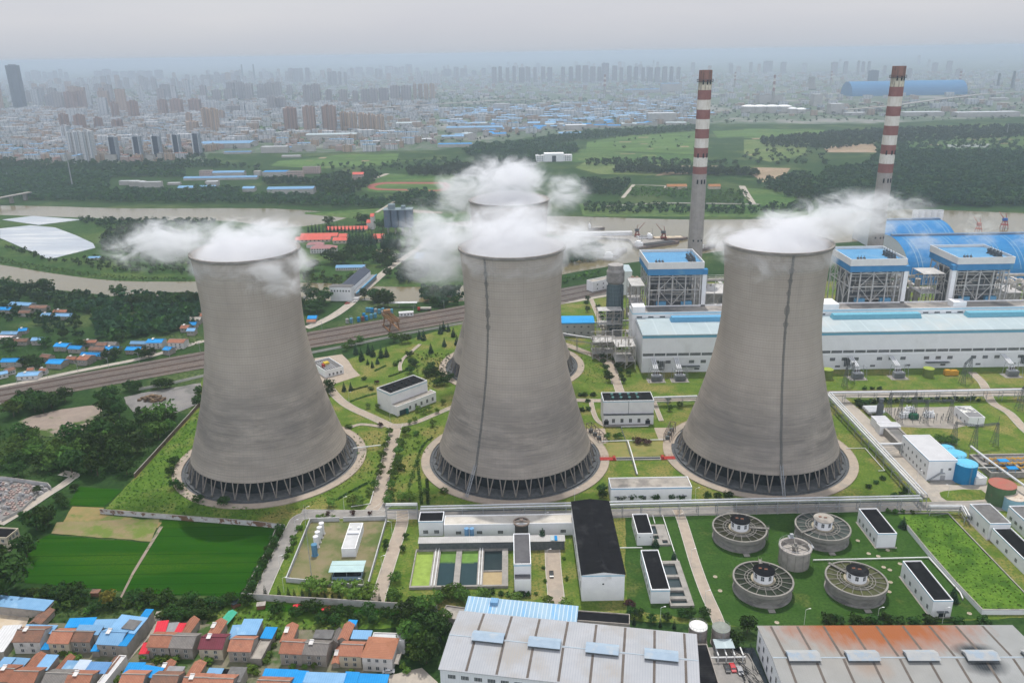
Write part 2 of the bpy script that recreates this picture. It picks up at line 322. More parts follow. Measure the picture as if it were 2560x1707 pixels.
road('plant_road','H',(1220,40,1140,110,1070,170,1045,230,1050,270),2.0,'winding garden path in the lawn with conifers',lev=6)
road('plant_road','H',(620,760,700,738,800,745,900,762),2.2,'footpath leading to the left tower ring',lev=5)
road('town_road','G',(255,1255,330,1230,520,1140,690,1020,760,940,900,820,1050,690,1200,580,1370,470,1480,360),8.0,'pale concrete road crossing the canal to the red roofed works',g_conc,lev=5)
road('track_road','E',(-300,300,0,248,300,190,700,105,1190,10,1400,-40,1865,-175),5.0,'pale road along the far side of the railway',g_conc,lev=4,smooth=False)
road('farm_track','E',(0,1500,250,1350,430,1230,560,1150,640,1090,680,1055,560,1030),4.5,'farm track between the stone yard and fields',g_conc,lev=5)
# ================================================================== COOLING TOWERS
TOW = [(-133.7,403.1),(.7,402.2),(134.6,402.3),(-.5,541.5)]
TH_, HS = 118.5, 8.75
def trad(z):
    b = 84. if z > 88 else 59.8
    return 24.8*math.sqrt(1+((z-88)/b)**2)
def tower_mat(name, arc0, band, seed):
    m, nt, b = newmat(name)
    sx = nt.nodes.new('ShaderNodeSeparateXYZ'); L(nt, coord(nt), sx.inputs[0]); X, Y, Zz = sx.outputs
    ang = mathn(nt, 'ARCTAN2', X, mathn(nt, 'MULTIPLY', Y, -1)); arc = mathn(nt, 'MULTIPLY', ang, 40)
    def vec(a, z, w=seed):
        c = nt.nodes.new('ShaderNodeCombineXYZ'); L(nt, mathn(nt, 'MULTIPLY', arc, a), c.inputs[0]); L(nt, mathn(nt, 'MULTIPLY', Zz, z), c.inputs[2]); c.inputs[1].default_value = w; return c.outputs[0]
    col = mixc(nt, ramp(nt, noise(nt, vec(.05,.05), 1.0, 5), .3, .7), (.33,.288,.24), (.41,.36,.305))
    col = mixc(nt, mathn(nt, 'MULTIPLY', ramp(nt, noise(nt, vec(.02,.6,seed+3), 1.0, 3), .4, .7), .2), col, (.28,.265,.245))      # casting lifts
    hz = mathn(nt, 'SUBTRACT', 1.0, ramp(nt, mathn(nt, 'ABSOLUTE', mathn(nt, 'SUBTRACT', Zz, band)), 4.0, 34.0))
    st = ramp(nt, noise(nt, vec(.03,.16,seed+9), 1.0, 7, .7), .42, .56)
    st = mathn(nt, 'MULTIPLY', st, mathn(nt, 'MULTIPLY_ADD', ramp(nt, noise(nt, vec(.03,2.2,seed+13), 1.0, 3, .6), .35, .65), .6, .4))
    col = mixc(nt, mathn(nt, 'MULTIPLY', mathn(nt, 'MULTIPLY', hz, st), .7), col, (.095,.088,.083))                                # damp soot bands
    col = mixc(nt, mathn(nt, 'MULTIPLY', mathn(nt, 'MULTIPLY', hz, ramp(nt, noise(nt, vec(.035,.05,seed+41), 1.0, 4, .55), .28, .6)), .55), col, (.17,.158,.147))
    st2 = ramp(nt, noise(nt, vec(.05,.8,seed+19), 1.0, 4, .6), .66, .74)
    low = mathn(nt, 'SUBTRACT', 1.0, ramp(nt, Zz, 20.0, 60.0))
    col = mixc(nt, mathn(nt, 'MULTIPLY', mathn(nt, 'MULTIPLY', st2, low), .75), col, (.12,.115,.11))
    fz = mathn(nt, 'FRACT', mathn(nt, 'DIVIDE', Zz, 1.3)); fa = mathn(nt, 'FRACT', mathn(nt, 'MULTIPLY', ang, 120/PI/2))
    ln = mathn(nt, 'MAXIMUM', mathn(nt, 'LESS_THAN', fz, .16), mathn(nt, 'LESS_THAN', fa, .09))
    f3 = mathn(nt, 'LESS_THAN', mathn(nt, 'FRACT', mathn(nt, 'DIVIDE', Zz, 3.9)), .13)
    col = mixc(nt, mathn(nt, 'MULTIPLY', ln, .38), col, (.19,.175,.16)); col = mixc(nt, mathn(nt, 'MULTIPLY', f3, .12), col, (.15,.14,.13))
    vs2 = mathn(nt, 'MULTIPLY', ramp(nt, noise(nt, vec(.9,.012,seed+29), 1.0, 3, .6), .54, .7), ramp(nt, Zz, 50.0, 118.0))
    col = mixc(nt, mathn(nt, 'MULTIPLY', vs2, .22), col, (.16,.15,.14))
    if arc0 is not None:
        d = mathn(nt, 'ABSOLUTE', mathn(nt, 'ADD', mathn(nt, 'SUBTRACT', arc, math.radians(arc0)*40), mathn(nt, 'MULTIPLY', mathn(nt, 'SUBTRACT', noise(nt, vec(0,.25), 1.0), .5), 1.6)))
        up_ = ramp(nt, Zz, 74.0, 78.0)
        wd = mathn(nt, 'ADD', .75, mathn(nt, 'MULTIPLY', up_, mathn(nt, 'MULTIPLY', ramp(nt, noise(nt, vec(0,.16,4.0), 1.0, 2), .48, .6), 1.5)))
        col = mixc(nt, mathn(nt, 'MULTIPLY', mathn(nt, 'LESS_THAN', d, wd), .55), col, (.10,.105,.10))
    L(nt, col, b.inputs['Base Color']); b.inputs['Roughness'].default_value = .92
    bp = nt.nodes.new('ShaderNodeBump'); bp.inputs['Strength'].default_value = .35; bp.inputs['Distance'].default_value = .15
    L(nt, mathn(nt, 'SUBTRACT', 1.0, ln), bp.inputs['Height']); L(nt, bp.outputs[0], b.inputs['Normal'])
    return m
m_col = mat('weathered_column_concrete', (.235,.21,.185), (.165,.15,.135), .6)
m_dark = mat('dark_wet_interior', (.012,.016,.02), (.028,.036,.045), .4)
m_basin = mat('basin_gravel', (.11,.115,.12), (.07,.074,.078), .6)
m_rust = mat('rim_rust', (.17,.155,.14), (.24,.225,.205), .4)
m_steel = mat('galvanised_steel', (.33,.345,.36), (.25,.26,.275), .8, rough=.55)
m_dsteel = mat('dark_steel', (.075,.085,.09), (.12,.13,.135), .8, rough=.6)
TLAB = ['grey concrete cooling tower on the left, without a ladder, its steam drifting left', 'grey concrete cooling tower in the middle with a dark ladder stripe left of centre', 'grey concrete cooling tower on the right with a dark ladder stripe right of centre', 'grey concrete cooling tower almost hidden behind the middle one']
LAD = [None, -30.0, -1.5, None]
prof = [(trad(HS+(TH_-HS)*i/48), HS+(TH_-HS)*i/48) for i in range(49)]
shell_mb = MB().lathe(prof+[(trad(TH_)+.5, TH_-.6), (trad(TH_)+.5, TH_), (trad(TH_)-.6, TH_)]+[(r-.6-.3*(1-i/48), z) for i, (r, z) in reversed(list(enumerate(prof)))]+[(trad(HS), HS)], 144)
col_mesh = {}
def colmesh(sg):
    if sg not in col_mesh:
        a = sg*2*PI/40*.25; rt_ = 41.0
        col_mesh[sg] = MB().tube((43.6,0.0,0.05), (rt_*math.cos(a), rt_*math.sin(a), HS+.4), .31, 6).box(43.1,44.2,-.7,.7,0,.5).mesh('column', m_col)
    return col_mesh[sg]
fill_me = MB().lathe([(36.5,.4),(37.5,6.5),(38.5,8.3),(20,8.4),(0.1,8.5)], 72).mesh('fill', m_dark)
basin_me = MB().lathe([(45.4,.0),(45.4,1.0),(45.0,1.0),(45.0,.35),(0.1,.35)], 96).mesh('basin', m_basin)
apron_me = MB().lathe([(47.0,.12),(45.4,.14)], 96).mesh('gravel_apron', m_basin)
rim_me = MB().lathe([(trad(TH_)+.5,TH_-.9),(trad(TH_)+.75,TH_-.8),(trad(TH_)+.75,TH_+.3),(trad(TH_)-.4,TH_+.3),(trad(TH_)-.4,TH_-.8)], 120).mesh('rim', m_rust)
for i, (tx, ty) in enumerate(TOW):
    t = thing('cooling_tower', TLAB[i], 'cooling tower', (tx, ty), 0, 'cooling towers of the power plant')
    obj('shell', shell_mb, tower_mat('tower_concrete', LAD[i], (33,27,23,30)[i], 3.1+7.7*i), t, smooth=True)
    link('fill', fill_me, t); link('basin', basin_me, t); link('gravel_apron', apron_me, t); link('rim', rim_me, t)
    for k in range(40):
        for sg in (-1, 1): link('column', colmesh(sg), t, (0,0,0), 2*PI*k/40)
    if LAD[i] is not None:
        a = math.radians(LAD[i]); mb = MB()
        P = lambda z, o, s=0.0: ((trad(z)+o)*math.sin(a)+s*math.cos(a), -(trad(z)+o)*math.cos(a)+s*math.sin(a), z)
        zz = [12+(TH_-12)*j/40 for j in range(41)]
        for s_l in (-.35, .35):
            for j in range(40): mb.tube(P(zz[j],.35,s_l), P(zz[j+1],.35,s_l), .07, 4)
        for j in range(0, 41):
            mb.tube(P(zz[j],.35,-.35), P(zz[j],.35,.35), .05, 4); mb.tube(P(zz[j],.0), P(zz[j],.35), .06, 4)
        obj('ladder', mb, m_dsteel, t)
        mb = MB()                                  # sloping stair from the ground up to the ladder foot
        q0 = P(HS, 8.5); q1 = P(14, .9)
        for s_l in (-.6, .6):
            c = Vector((math.cos(a), math.sin(a), 0))*s_l
            mb.tube(Vector((q0[0],q0[1],.1))+c, Vector(q1)+c, .16, 4); mb.tube(Vector((q0[0],q0[1],1.1))+c, Vector((q1[0],q1[1],q1[2]+1))+c, .06, 4)
        for j in range(24):
            p = Vector((q0[0],q0[1],.1)).lerp(Vector(q1), j/24); c = Vector((math.cos(a), math.sin(a), 0))*.6; mb.tube(p-c, p+c, .09, 4)
        obj('stair', mb, m_steel, t)
    ring = MB().lathe([(51.6,.0),(51.6,.55),(51.35,.55),(51.35,.42),(47.2,.42),(47.2,.55),(46.95,.55),(46.95,.0)], 96)
    tag(obj('ring_path', ring, g_path, None, (tx, ty, .05)), 'buff ring path around the foot of the %s cooling tower' % ('left','middle','right','hidden rear')[i], 'path', None, 'structure')
# ------------------------------------------------------------------ steam
def steam(name, blobs, bx, dens, seed, label, loc, thr=-.08, ns=.07):
    m, nt, v = volmat('steam_'+name, 0.0, (.925,.93,.945), .1)
    p = coord(nt)
    nz = noise(nt, mapping(nt, p, (.8,1,1.35)), ns, 9.0, .68, 1.1); nt.nodes[-1].location = (0,0)
    for n in nt.nodes:
        if n.bl_idname == 'ShaderNodeMapping': n.inputs['Location'].default_value = (seed*31.7, seed*17.3, seed*5.1)
    fld = None
    for (c, r, w) in blobs:
        s = nt.nodes.new('ShaderNodeVectorMath'); s.operation = 'SUBTRACT'; L(nt, p, s.inputs[0]); s.inputs[1].default_value = c
        d = nt.nodes.new('ShaderNodeVectorMath'); d.operation = 'DIVIDE'; L(nt, s.outputs[0], d.inputs[0]); d.inputs[1].default_value = r
        l = nt.nodes.new('ShaderNodeVectorMath'); l.operation = 'LENGTH'; L(nt, d.outputs[0], l.inputs[0])
        f = mathn(nt, 'MULTIPLY', mathn(nt, 'SUBTRACT', 1.0, l.outputs['Value']), w)
        fld = f if fld is None else mathn(nt, 'MAXIMUM', fld, f)
    f = mathn(nt, 'ADD', fld, mathn(nt, 'MULTIPLY', mathn(nt, 'SUBTRACT', nz, .515), 4.0))
    mr = nt.nodes.new('ShaderNodeMapRange'); mr.interpolation_type = 'SMOOTHSTEP'; L(nt, f, mr.inputs[0]); mr.inputs[1].default_value = thr; mr.inputs[2].default_value = thr+.95
    gate = mathn(nt, 'GREATER_THAN', fld, 0.0)
    edge = ramp(nt, fld, 0.0, .3)
    L(nt, mathn(nt, 'MULTIPLY', mathn(nt, 'MULTIPLY', mathn(nt, 'POWER', mr.outputs[0], 1.7), edge), dens), v.inputs['Density'])
    try: m.cycles.volume_step_rate = .12
    except Exception: pass
    o = obj('steam_plume', MB().box(*bx), m, None, loc)
    tag(o, label, 'steam', None, 'stuff'); return o
ZT = TH_
mouth = ((0,0,-5.5),(31,31,13),5.5)
steam('left', [mouth, ((-8,2,5),(31,28,13),1.15), ((-42,4,3),(36,24,15),.95), ((12,-4,6),(24,26,13),1.2), ((20,-27,-8),(22,10,13),.85), ((30,-8,-3),(11,16,10),.8)], (-82,48,-40,36,-24,30), .105, 1, 'white steam drifting left off the left cooling tower', (TOW[0][0],TOW[0][1],ZT))
steam('middle', [mouth, ((0,2,7),(37,30,14),1.2), ((2,14,13),(34,20,11),.7), ((-37,0,0),(26,26,28),1.1), ((30,0,3),(24,22,11),1.0), ((50,0,-2),(20,18,9),.7)], (-70,74,-36,36,-36,32), .105, 2, 'white steam spilling off both sides of the middle cooling tower', (TOW[1][0],TOW[1][1],ZT))
steam('right', [mouth, ((6,2,5),(30,28,12),1.15), ((36,4,12),(34,22,15),1.1), ((60,6,15),(24,18,11),.6), ((-26,-4,1),(14,20,11),.9), ((-12,-25,-8),(18,8,8),.5)], (-46,100,-36,36,-20,44), .105, 3, 'white steam trailing right off the right cooling tower', (TOW[2][0],TOW[2][1],ZT))
steam('rear', [mouth, ((-4,0,12),(40,30,20),1.15), ((0,-24,-12),(34,12,13),.6), ((-34,0,4),(20,20,20),.9), ((36,0,4),(22,20,16),1.0)], (-62,66,-36,36,-22,42), .105, 4, 'white steam billowing above the hidden rear cooling tower', (TOW[3][0],TOW[3][1],ZT))
steam('thin', [((0,0,0),(26,16,22),.62),((48,4,6),(24,16,22),.55),((86,6,0),(22,14,16),.5)], (-30,112,-18,22,-24,30), .05, 7, 'thin torn steam drifting past the second chimney', (330,640,62))
# ================================================================== STRIPED CHIMNEYS
def band_mat(name, c1, c2, streak, amt):
    m, nt, b = newmat(name); v = coord(nt)
    col = mixc(nt, ramp(nt, noise(nt, v, .3), .35, .65), c1, c2)
    col = mixc(nt, mathn(nt, 'MULTIPLY', ramp(nt, noise(nt, mapping(nt, v, (1.3,1.3,.08)), 1.0, 4), .5, .65), amt), col, streak)
    L(nt, col, b.inputs['Base Color']); b.inputs['Roughness'].default_value = .85; return m
cm = [band_mat('chimney_concrete', (.33,.305,.28), (.28,.26,.24), (.2,.18,.16), .3), band_mat('faded_red_band', (.21,.095,.085), (.25,.125,.11), (.2,.1,.09), .5), band_mat('faded_white_band', (.56,.53,.47), (.63,.60,.55), (.36,.31,.24), .5),
      band_mat('sooty_red_band', (.21,.11,.09), (.25,.15,.12), (.07,.06,.055), .8), band_mat('streaked_white_band', (.50,.46,.36), (.56,.52,.42), (.06,.055,.05), 1.0)]
def chimney(X, Y, k, xm, ys, label, base):
    zs = [zy(k, xm, y, Y-4)[0] for y in ys]                 # band edges, top first
    H_ = zs[0]; rr = lambda z: 5.05+(H_-z)*.0075+max(0, 40-z)*.01
    mt = [3,4]+[1,2]*8; mt = mt[:len(ys)-1]
    t = thing('striped_chimney', label, 'chimney', (X, Y), 0, 'tall striped chimneys')
    mb = MB(); n = 40
    lv = [0,20,40,60,80]; lv = [z for z in lv if z < zs[-1]-2]+zs[::-1]
    mids = [0]*(len(lv)-len(zs))+mt[::-1]
    for j in range(len(lv)-1): mb.lathe([(rr(lv[j]),lv[j]),(rr(lv[j+1]),lv[j+1])], n, mids[j] if j < len(mids) else 0)
    mb.lathe([(rr(H_),H_),(rr(H_)-.7,H_),(rr(H_)-.7,H_-6)], n, 3).lathe([(rr(H_)-.7,H_-6),(.1,H_-6)], n, 5)
    obj('shaft', mb, cm+[m_dark], t, smooth=False)
    z = zs[1]; mb = MB().lathe([(rr(z),z-.3),(rr(z)+1.3,z-.3),(rr(z)+1.3,z),(rr(z),z)], n)
    for q in range(20):
        a = 2*PI*q/20; r = rr(z)+1.2; mb.tube((r*math.cos(a),r*math.sin(a),z),(r*math.cos(a),r*math.sin(a),z+1.6),.1,4)
    mb.lathe([(rr(z)+1.15,z+1.5),(rr(z)+1.3,z+1.5),(rr(z)+1.3,z+1.7),(rr(z)+1.15,z+1.7)], n)
    obj('platform', mb, m_dsteel, t)
    ome = MB().box(-.55,.55,-.3,.15,-1.3,1.3).mesh('opening', m_dark)
    for z, w in ((H_-9,.5),(zs[8]-6 if len(zs) > 9 else 110,.6),(zs[-1]-6,.45),(62,.5)):
        for a in (-w, w*.25, w*1.3): link('opening', ome, t, (rr(z)*math.sin(a), -rr(z)*math.cos(a), z), a, (1,1,1.3 if z > 100 else .6))
chimney(153.6, 664, 'O', 1900, (188,285,355,437,520,600,683,762,840,920,998,1060), 'red and white striped chimney behind the first boiler house, nearer the middle of the picture', 0)
chimney(303.5, 664, 'Q', 1270, (155,250,328,410,492,574,655,735,815,893,973,1050), 'red and white striped chimney behind the right cooling tower, closer to the right edge', 0)
# ================================================================== BUILDINGS: helpers
w_white = mat('white_panel_wall', (.77,.77,.77), (.71,.71,.715), .25, (.55,.54,.52), .12, (.62,.78), rnd=.04)
w_clad = mat('grey_white_cladding', (.71,.715,.73), (.67,.675,.69), .2, (.60,.60,.60), .06, (.6,.75), stripe=[('X',1.0,(.60,.61,.63),.10)])
w_grey = mat('grey_render_wall', (.33,.30,.265), (.26,.235,.21), .4, (.19,.17,.155), .25, (.58,.72), rnd=.1)
w_cream = mat('cream_render_wall', (.50,.44,.34), (.44,.385,.30), .4, (.33,.29,.24), .25, (.6,.75), rnd=.08)
w_whouse = mat('stained_white_render', (.58,.56,.54), (.50,.48,.46), .4, (.36,.34,.32), .25, (.58,.74), rnd=.05)
r_black = mat('black_roofing_felt', (.008,.008,.010), (.013,.013,.015), .3, (.03,.03,.032), .12, (.55,.72), stripe=[('Y',1.0,(.006,.006,.007),.08)])
r_conc = mat('stained_concrete_roof', (.34,.31,.27), (.26,.24,.21), .2, (.19,.175,.16), .1, (.5,.66))
r_white = mat('white_flat_roof', (.50,.50,.50), (.43,.43,.43), .3)
r_grey = mat('grey_concrete_roof', (.15,.147,.145), (.11,.107,.105), .4, (.22,.205,.185), .3, (.6,.75))
r_metal = mat('grey_metal_roof', (.35,.355,.37), (.31,.32,.335), .12, (.30,.285,.265), .05, (.52,.68), rough=.6, stripe=[('X',.9,(.27,.28,.30),.14)])
r_pblue = mat('pale_blue_metal_roof', (.17,.31,.47), (.135,.265,.42), .3, (.30,.44,.56), .15, (.58,.72), rough=.6, rnd=.14, stripe=[('X',.85,(.19,.34,.5),.14)])
r_blue = mat('bright_blue_metal_roof', (.018,.205,.47), (.026,.24,.52), .3, (.06,.25,.50), .15, (.6,.75), rough=.55, rnd=.12, stripe=[('X',.85,(.02,.155,.4),.14)])
r_cyan = mat('pale_cyan_roof', (.36,.42,.435), (.315,.375,.39), .08, (.40,.43,.425), .04, (.5,.66), rough=.6, stripe=[('X',12.0,(.40,.46,.47),.06)])
r_orange = mat('orange_tile_roof', (.34,.165,.11), (.265,.12,.082), .5, (.17,.10,.075), .35, (.55,.7), rnd=.18, stripe=[('X',.55,(.22,.09,.055),.25),('Y',.8,(.27,.115,.07),.12)])
r_brown = mat('brown_tile_roof', (.24,.13,.09), (.17,.095,.07), .6, (.12,.085,.07), .35, (.5,.65), rnd=.12, stripe=[('X',.55,(.13,.08,.06),.25),('Y',.8,(.15,.09,.07),.12)])
r_tgrey = mat('grey_tile_roof', (.20,.18,.165), (.15,.14,.13), .6, (.11,.1,.095), .35, (.55,.7), rnd=.12, stripe=[('X',.55,(.10,.095,.09),.25)])
r_red = mat('red_metal_roof', (.55,.04,.06), (.48,.035,.05), .3, rough=.6, stripe=[('X',.85,(.38,.03,.04),.14)])
r_coral = mat('coral_red_roof', (.55,.13,.10), (.48,.11,.09), .2, (.40,.12,.1), .08, (.55,.7))
r_maroon = mat('maroon_metal_roof', (.16,.045,.06), (.13,.04,.05), .4, rough=.6, stripe=[('X',.85,(.10,.03,.04),.14)])
glass = mat('dark_window_glass', (.035,.042,.05), (.06,.07,.08), .7, rough=.15, spec=.5)
m_frame = mat('pale_window_frame', (.55,.55,.55))
t_blue = mat('blue_trim_paint', (.11,.29,.46), (.13,.33,.50), .5)
t_lblue = mat('light_blue_trim_paint', (.33,.52,.62), (.30,.48,.58), .5)
m_pipe = mat('silver_pipe_cladding', (.55,.56,.57), (.46,.47,.48), .5, rough=.45)
m_ppipe = mat('pale_pipe_paint', (.66,.66,.64), (.58,.58,.56), .4)
m_red = mat('red_steel_paint', (.34,.05,.042), (.28,.045,.04), .5)
m_door = mat('dark_green_door', (.03,.06,.06), (.04,.075,.075), .5)
m_conc = mat('bare_concrete', (.30,.28,.255), (.235,.22,.2), .4, (.17,.16,.15), .2, (.55,.7))
class Bd:
    pass
WIN = {}
def winmesh(w, h, nx=2, g=None):
    key = (round(w,2), round(h,2), nx, g.name if g else '')
    if key not in WIN:
        mb = MB().box(-w/2, w/2, -.06, .05, 0, h)
        for i in range(nx+1):
            x = -w/2+w*i/nx; mb.box(x-.06, x+.06, -.10, -.06, 0, h, 1)
        mb.box(-w/2, w/2, -.105, -.06, -.12, 0, 1)
        WIN[key] = mb.mesh('window', [g or glass, m_frame])
    return WIN[key]
def wins(b, face, n, z, w, h, u0=.08, u1=.92, nx=2, name='window', g=None):
    me = winmesh(w, h, nx, g)
    for i in range(n):
        u = u0+(u1-u0)*((i+.5)/n)
        if face == 'f': link(name, me, b.t, ((u-.5)*b.w, 0, z))
        elif face == 'b': link(name, me, b.t, ((u-.5)*b.w, b.d, z), PI)
        elif face == 'l': link(name, me, b.t, (-b.w/2, u*b.d, z), -PI/2)
        elif face == 'r': link(name, me, b.t, (b.w/2, u*b.d, z), PI/2)
def walls_flat(w, d, h, par=.5, th=.3, roofz=None):
    mb = MB(); x = w/2
    o = [(-x,0),(x,0),(x,d),(-x,d)]; i_ = [(-x+th,th),(x-th,th),(x-th,d-th),(-x+th,d-th)]
    v = [(*p,0) for p in o]+[(*p,h) for p in o]+[(*p,h) for p in i_]+[(*p,h-par) for p in i_]
    f = []
    for k in range(4):
        j = (k+1)%4; f += [(k,j,4+j,4+k),(4+k,4+j,8+j,8+k),(8+k,8+j,12+j,12+k)]
    mb.add(v, f); r = MB().add([(*p,h-par+.01) for p in i_], [(0,1,2,3)]); return mb, r
def gable(w, d, h, rise, axis='x', ov=.35, th=.18):
    x = w/2; mb = MB()
    if axis == 'x':
        mb.add([(-x,0,0),(x,0,0),(x,d,0),(-x,d,0),(-x,0,h),(x,0,h),(x,d,h),(-x,d,h),(-x,d/2,h+rise),(x,d/2,h+rise)], [(0,1,5,4),(2,3,7,6),(1,2,6,9,5),(3,0,4,8,7)])
        r = MB(); s = rise/(d/2)
        a = [(-x-ov,-ov,h-ov*s+.03),(x+ov,-ov,h-ov*s+.03),(x+ov,d/2,h+rise+.03),(-x-ov,d/2,h+rise+.03),(x+ov,d+ov,h-ov*s+.03),(-x-ov,d+ov,h-ov*s+.03)]
        u = [(p[0],p[1],p[2]+th) for p in a]
        r.add(a+u, [(6,7,8,9),(9,8,10,11),(0,1,7,6),(4,5,11,10),(1,2,8,7),(2,4,10,8),(5,3,9,11),(3,0,6,9),(3,2,1,0),(5,4,2,3)])
    else:
        mb.add([(-x,0,0),(x,0,0),(x,d,0),(-x,d,0),(-x,0,h),(x,0,h),(x,d,h),(-x,d,h),(0,0,h+rise),(0,d,h+rise)], [(0,1,5,8,4),(2,3,7,9,6),(1,2,6,5),(3,0,4,7)])
        r = MB(); s = rise/x
        a = [(-x-ov,-ov,h-ov*s+.03),(-x-ov,d+ov,h-ov*s+.03),(0,d+ov,h+rise+.03),(0,-ov,h+rise+.03),(x+ov,d+ov,h-ov*s+.03),(x+ov,-ov,h-ov*s+.03)]
        u = [(p[0],p[1],p[2]+th) for p in a]
        r.add(a+u, [(6,9,8,7),(9,11,10,8),(0,3,9,6),(3,5,11,9),(7,8,2,1),(8,10,4,2),(0,6,7,1),(11,5,4,10),(0,1,2,3),(3,2,4,5)])
    return mb, r
def shed(w, d, h, rise, ov=.3, th=.15):     # single pitch, higher at the back
    x = w/2
    mb = MB().add([(-x,0,0),(x,0,0),(x,d,0),(-x,d,0),(-x,0,h),(x,0,h),(x,d,h+rise),(-x,d,h+rise)], [(0,1,5,4),(2,3,7,6),(1,2,6,5),(3,0,4,7)])
    s = rise/d; a = [(-x-ov,-ov,h-ov*s+.02),(x+ov,-ov,h-ov*s+.02),(x+ov,d+ov,h+rise+ov*s+.02),(-x-ov,d+ov,h+rise+ov*s+.02)]
    u = [(p[0],p[1],p[2]+th) for p in a]
    return mb, MB().add(a+u, [(4,5,6,7),(3,2,1,0),(0,1,5,4),(1,2,6,5),(2,3,7,6),(3,0,4,7)])
def hip(w, d, h, rise, ov=.4):
    x = w/2; mb = MB().box(-x,x,0,d,0,h); k = min(d/2, x*.6)
    a = [(-x-ov,-ov,h-.1),(x+ov,-ov,h-.1),(x+ov,d+ov,h-.1),(-x-ov,d+ov,h-.1),(-x+k,d/2,h+rise),(x-k,d/2,h+rise)]
    return mb, MB().add(a, [(0,1,5,4),(2,3,4,5),(1,2,5),(3,0,4),(3,2,1,0)])
def bld(name, label, k, fl, fr, depth, h, wall=None, roof=None, kind='flat', rise=1.5, par=.5, group=None, cat='building', axis='x', square=False):
    p0, p1 = G(k, *fl, h), G(k, *fr, h)
    rz = math.atan2(p1[1]-p0[1], p1[0]-p0[0]); w = math.hypot(p1[0]-p0[0], p1[1]-p0[1])
    if square: rz = 0.0; w = abs(p1[0]-p0[0])
    if isinstance(depth, tuple):
        q = G(k, *depth, h+(rise if kind == 'shed' else 0)); depth = abs(-(q[0]-p0[0])*math.sin(rz)+(q[1]-p0[1])*math.cos(rz))
    b = Bd(); b.w, b.d, b.h = w, depth, h
    b.t = thing(name, label, cat, ((p0[0]+p1[0])/2, (p0[1]+p1[1])/2, .03), rz, group)
    wm, rm = {'flat': lambda: walls_flat(w, depth, h, par), 'gable': lambda: gable(w, depth, h, rise, axis), 'shed': lambda: shed(w, depth, h, rise), 'hip': lambda: hip(w, depth, h, rise)}[kind]()
    obj('wall', wm, wall or w_white, b.t); obj('roof', rm, roof or r_black, b.t)
    return b
def band(b, z0, z1, m=None, faces='flr', name='trim', o=.06):
    mb = MB(); x = b.w/2
    if 'f' in faces: mb.box(-x-o, x+o, -o, -.01, z0, z1)
    if 'l' in faces: mb.box(-x-o, -x-.01, 0, b.d, z0, z1)
    if 'r' in faces: mb.box(x+.01, x+o, 0, b.d, z0, z1)
    obj(name, mb, m or t_lblue, b.t)
def part(b, name, mb, m, **k): return obj(name, mb, m, b.t, **k)
# ================================================================== FRONT ROW
# --- grey warehouse
def warehouse(name, label, p0, rz, w, d, h, rise, roofm, wall, nstrip, su0, nvent, v0, vs_, vw, vm):
    b = Bd(); b.w, b.d, b.h = w, d, h; b.t = thing(name, label, 'warehouse', (p0[0], p0[1], .03), rz)
    wm, rm = gable(w, d, h, rise, 'x', .5, .2); obj('wall', wm, wall, b.t); obj('roof', rm, roofm, b.t)
    s = rise/(d/2); zt = h+.03+.2
    for i in range(nstrip):
        x = -w/2+su0[0]+su0[1]*i; mb = MB()
        for y0, y1 in ((0, d/2-.6), (d/2+.6, d)):
            z = lambda y: zt+.03+(y if y < d/2 else d-y)*s
            mb.add([(x-.45,y0,z(y0)),(x+.45,y0,z(y0)),(x+.45,y1,z(y1)),(x-.45,y1,z(y1))], [(0,1,2,3)])
        obj('skylight_strip', mb, mat('brown_skylight_sheet', (.13,.11,.095), (.10,.085,.075), .4), b.t)
    obj('ridge_cap', MB().box(-w/2-.3, w/2+.3, d/2-.22, d/2+.22, zt+rise-.02, zt+rise+.1), mat('ridge_grey_blue_cap',(.34,.39,.43),(.30,.35,.39),.4), b.t)
    for i in range(nvent):
        x = -w/2+v0+vs_*i; z = zt+rise
        mb = MB().add([(x-vw/2,d/2-2.3,z-.1),(x+vw/2,d/2-2.3,z-.1),(x+vw/2,d/2+2.3,z-.1),(x-vw/2,d/2+2.3,z-.1),(x-vw/2,d/2-1.5,z+1.3),(x+vw/2,d/2-1.5,z+1.3),(x+vw/2,d/2+1.5,z+1.3),(x-vw/2,d/2+1.5,z+1.3)], [(0,1,5,4),(1,2,6,5),(2,3,7,6),(3,0,4,7),(3,2,1,0)], 1)
        r = rise*.5; mb.add([(x-vw/2-.2,d/2-2.7,z+.95),(x+vw/2+.2,d/2-2.7,z+.95),(x+vw/2+.2,d/2,z+2.0),(x-vw/2-.2,d/2,z+2.0),(x+vw/2+.2,d/2+2.7,z+.95),(x-vw/2-.2,d/2+2.7,z+.95)], [(0,1,2,3),(3,2,4,5),(0,3,5),(1,4,2)])
        obj('roof_vent', mb, [vm, m_dsteel], b.t)
    return b
p0, p1 = G('B',1715,1445,10), G('C',760,1568,10)
rz = math.atan2(p1[1]-p0[1], p1[0]-p0[0])
pr = G('C',1845,1120,10); ln = (pr[0]-p0[0])*math.cos(rz)+(pr[1]-p0[1])*math.sin(rz)
q = G('B',1880,955,10); dp = -(q[0]-p0[0])*math.sin(rz)+(q[1]-p0[1])*math.cos(rz)
bw = warehouse('warehouse', 'large warehouse with a grey ribbed roof and four blue ridge vents at bottom centre', (p0[0]+ln/2*math.cos(rz), p0[1]+ln/2*math.sin(rz)), rz, ln, dp, 10, 1.6, r_metal, w_clad, 8, (9.3,10.6), 4, 14.0, 20.4, 11.2, mat('vent_blue_grey_metal', (.30,.37,.44), (.26,.33,.40), .4, (.37,.40,.42), .2, (.55,.7), rough=.5))
wins(bw, 'f', 18, 6.5, 2.7, 1.5, .02, .98, 5)
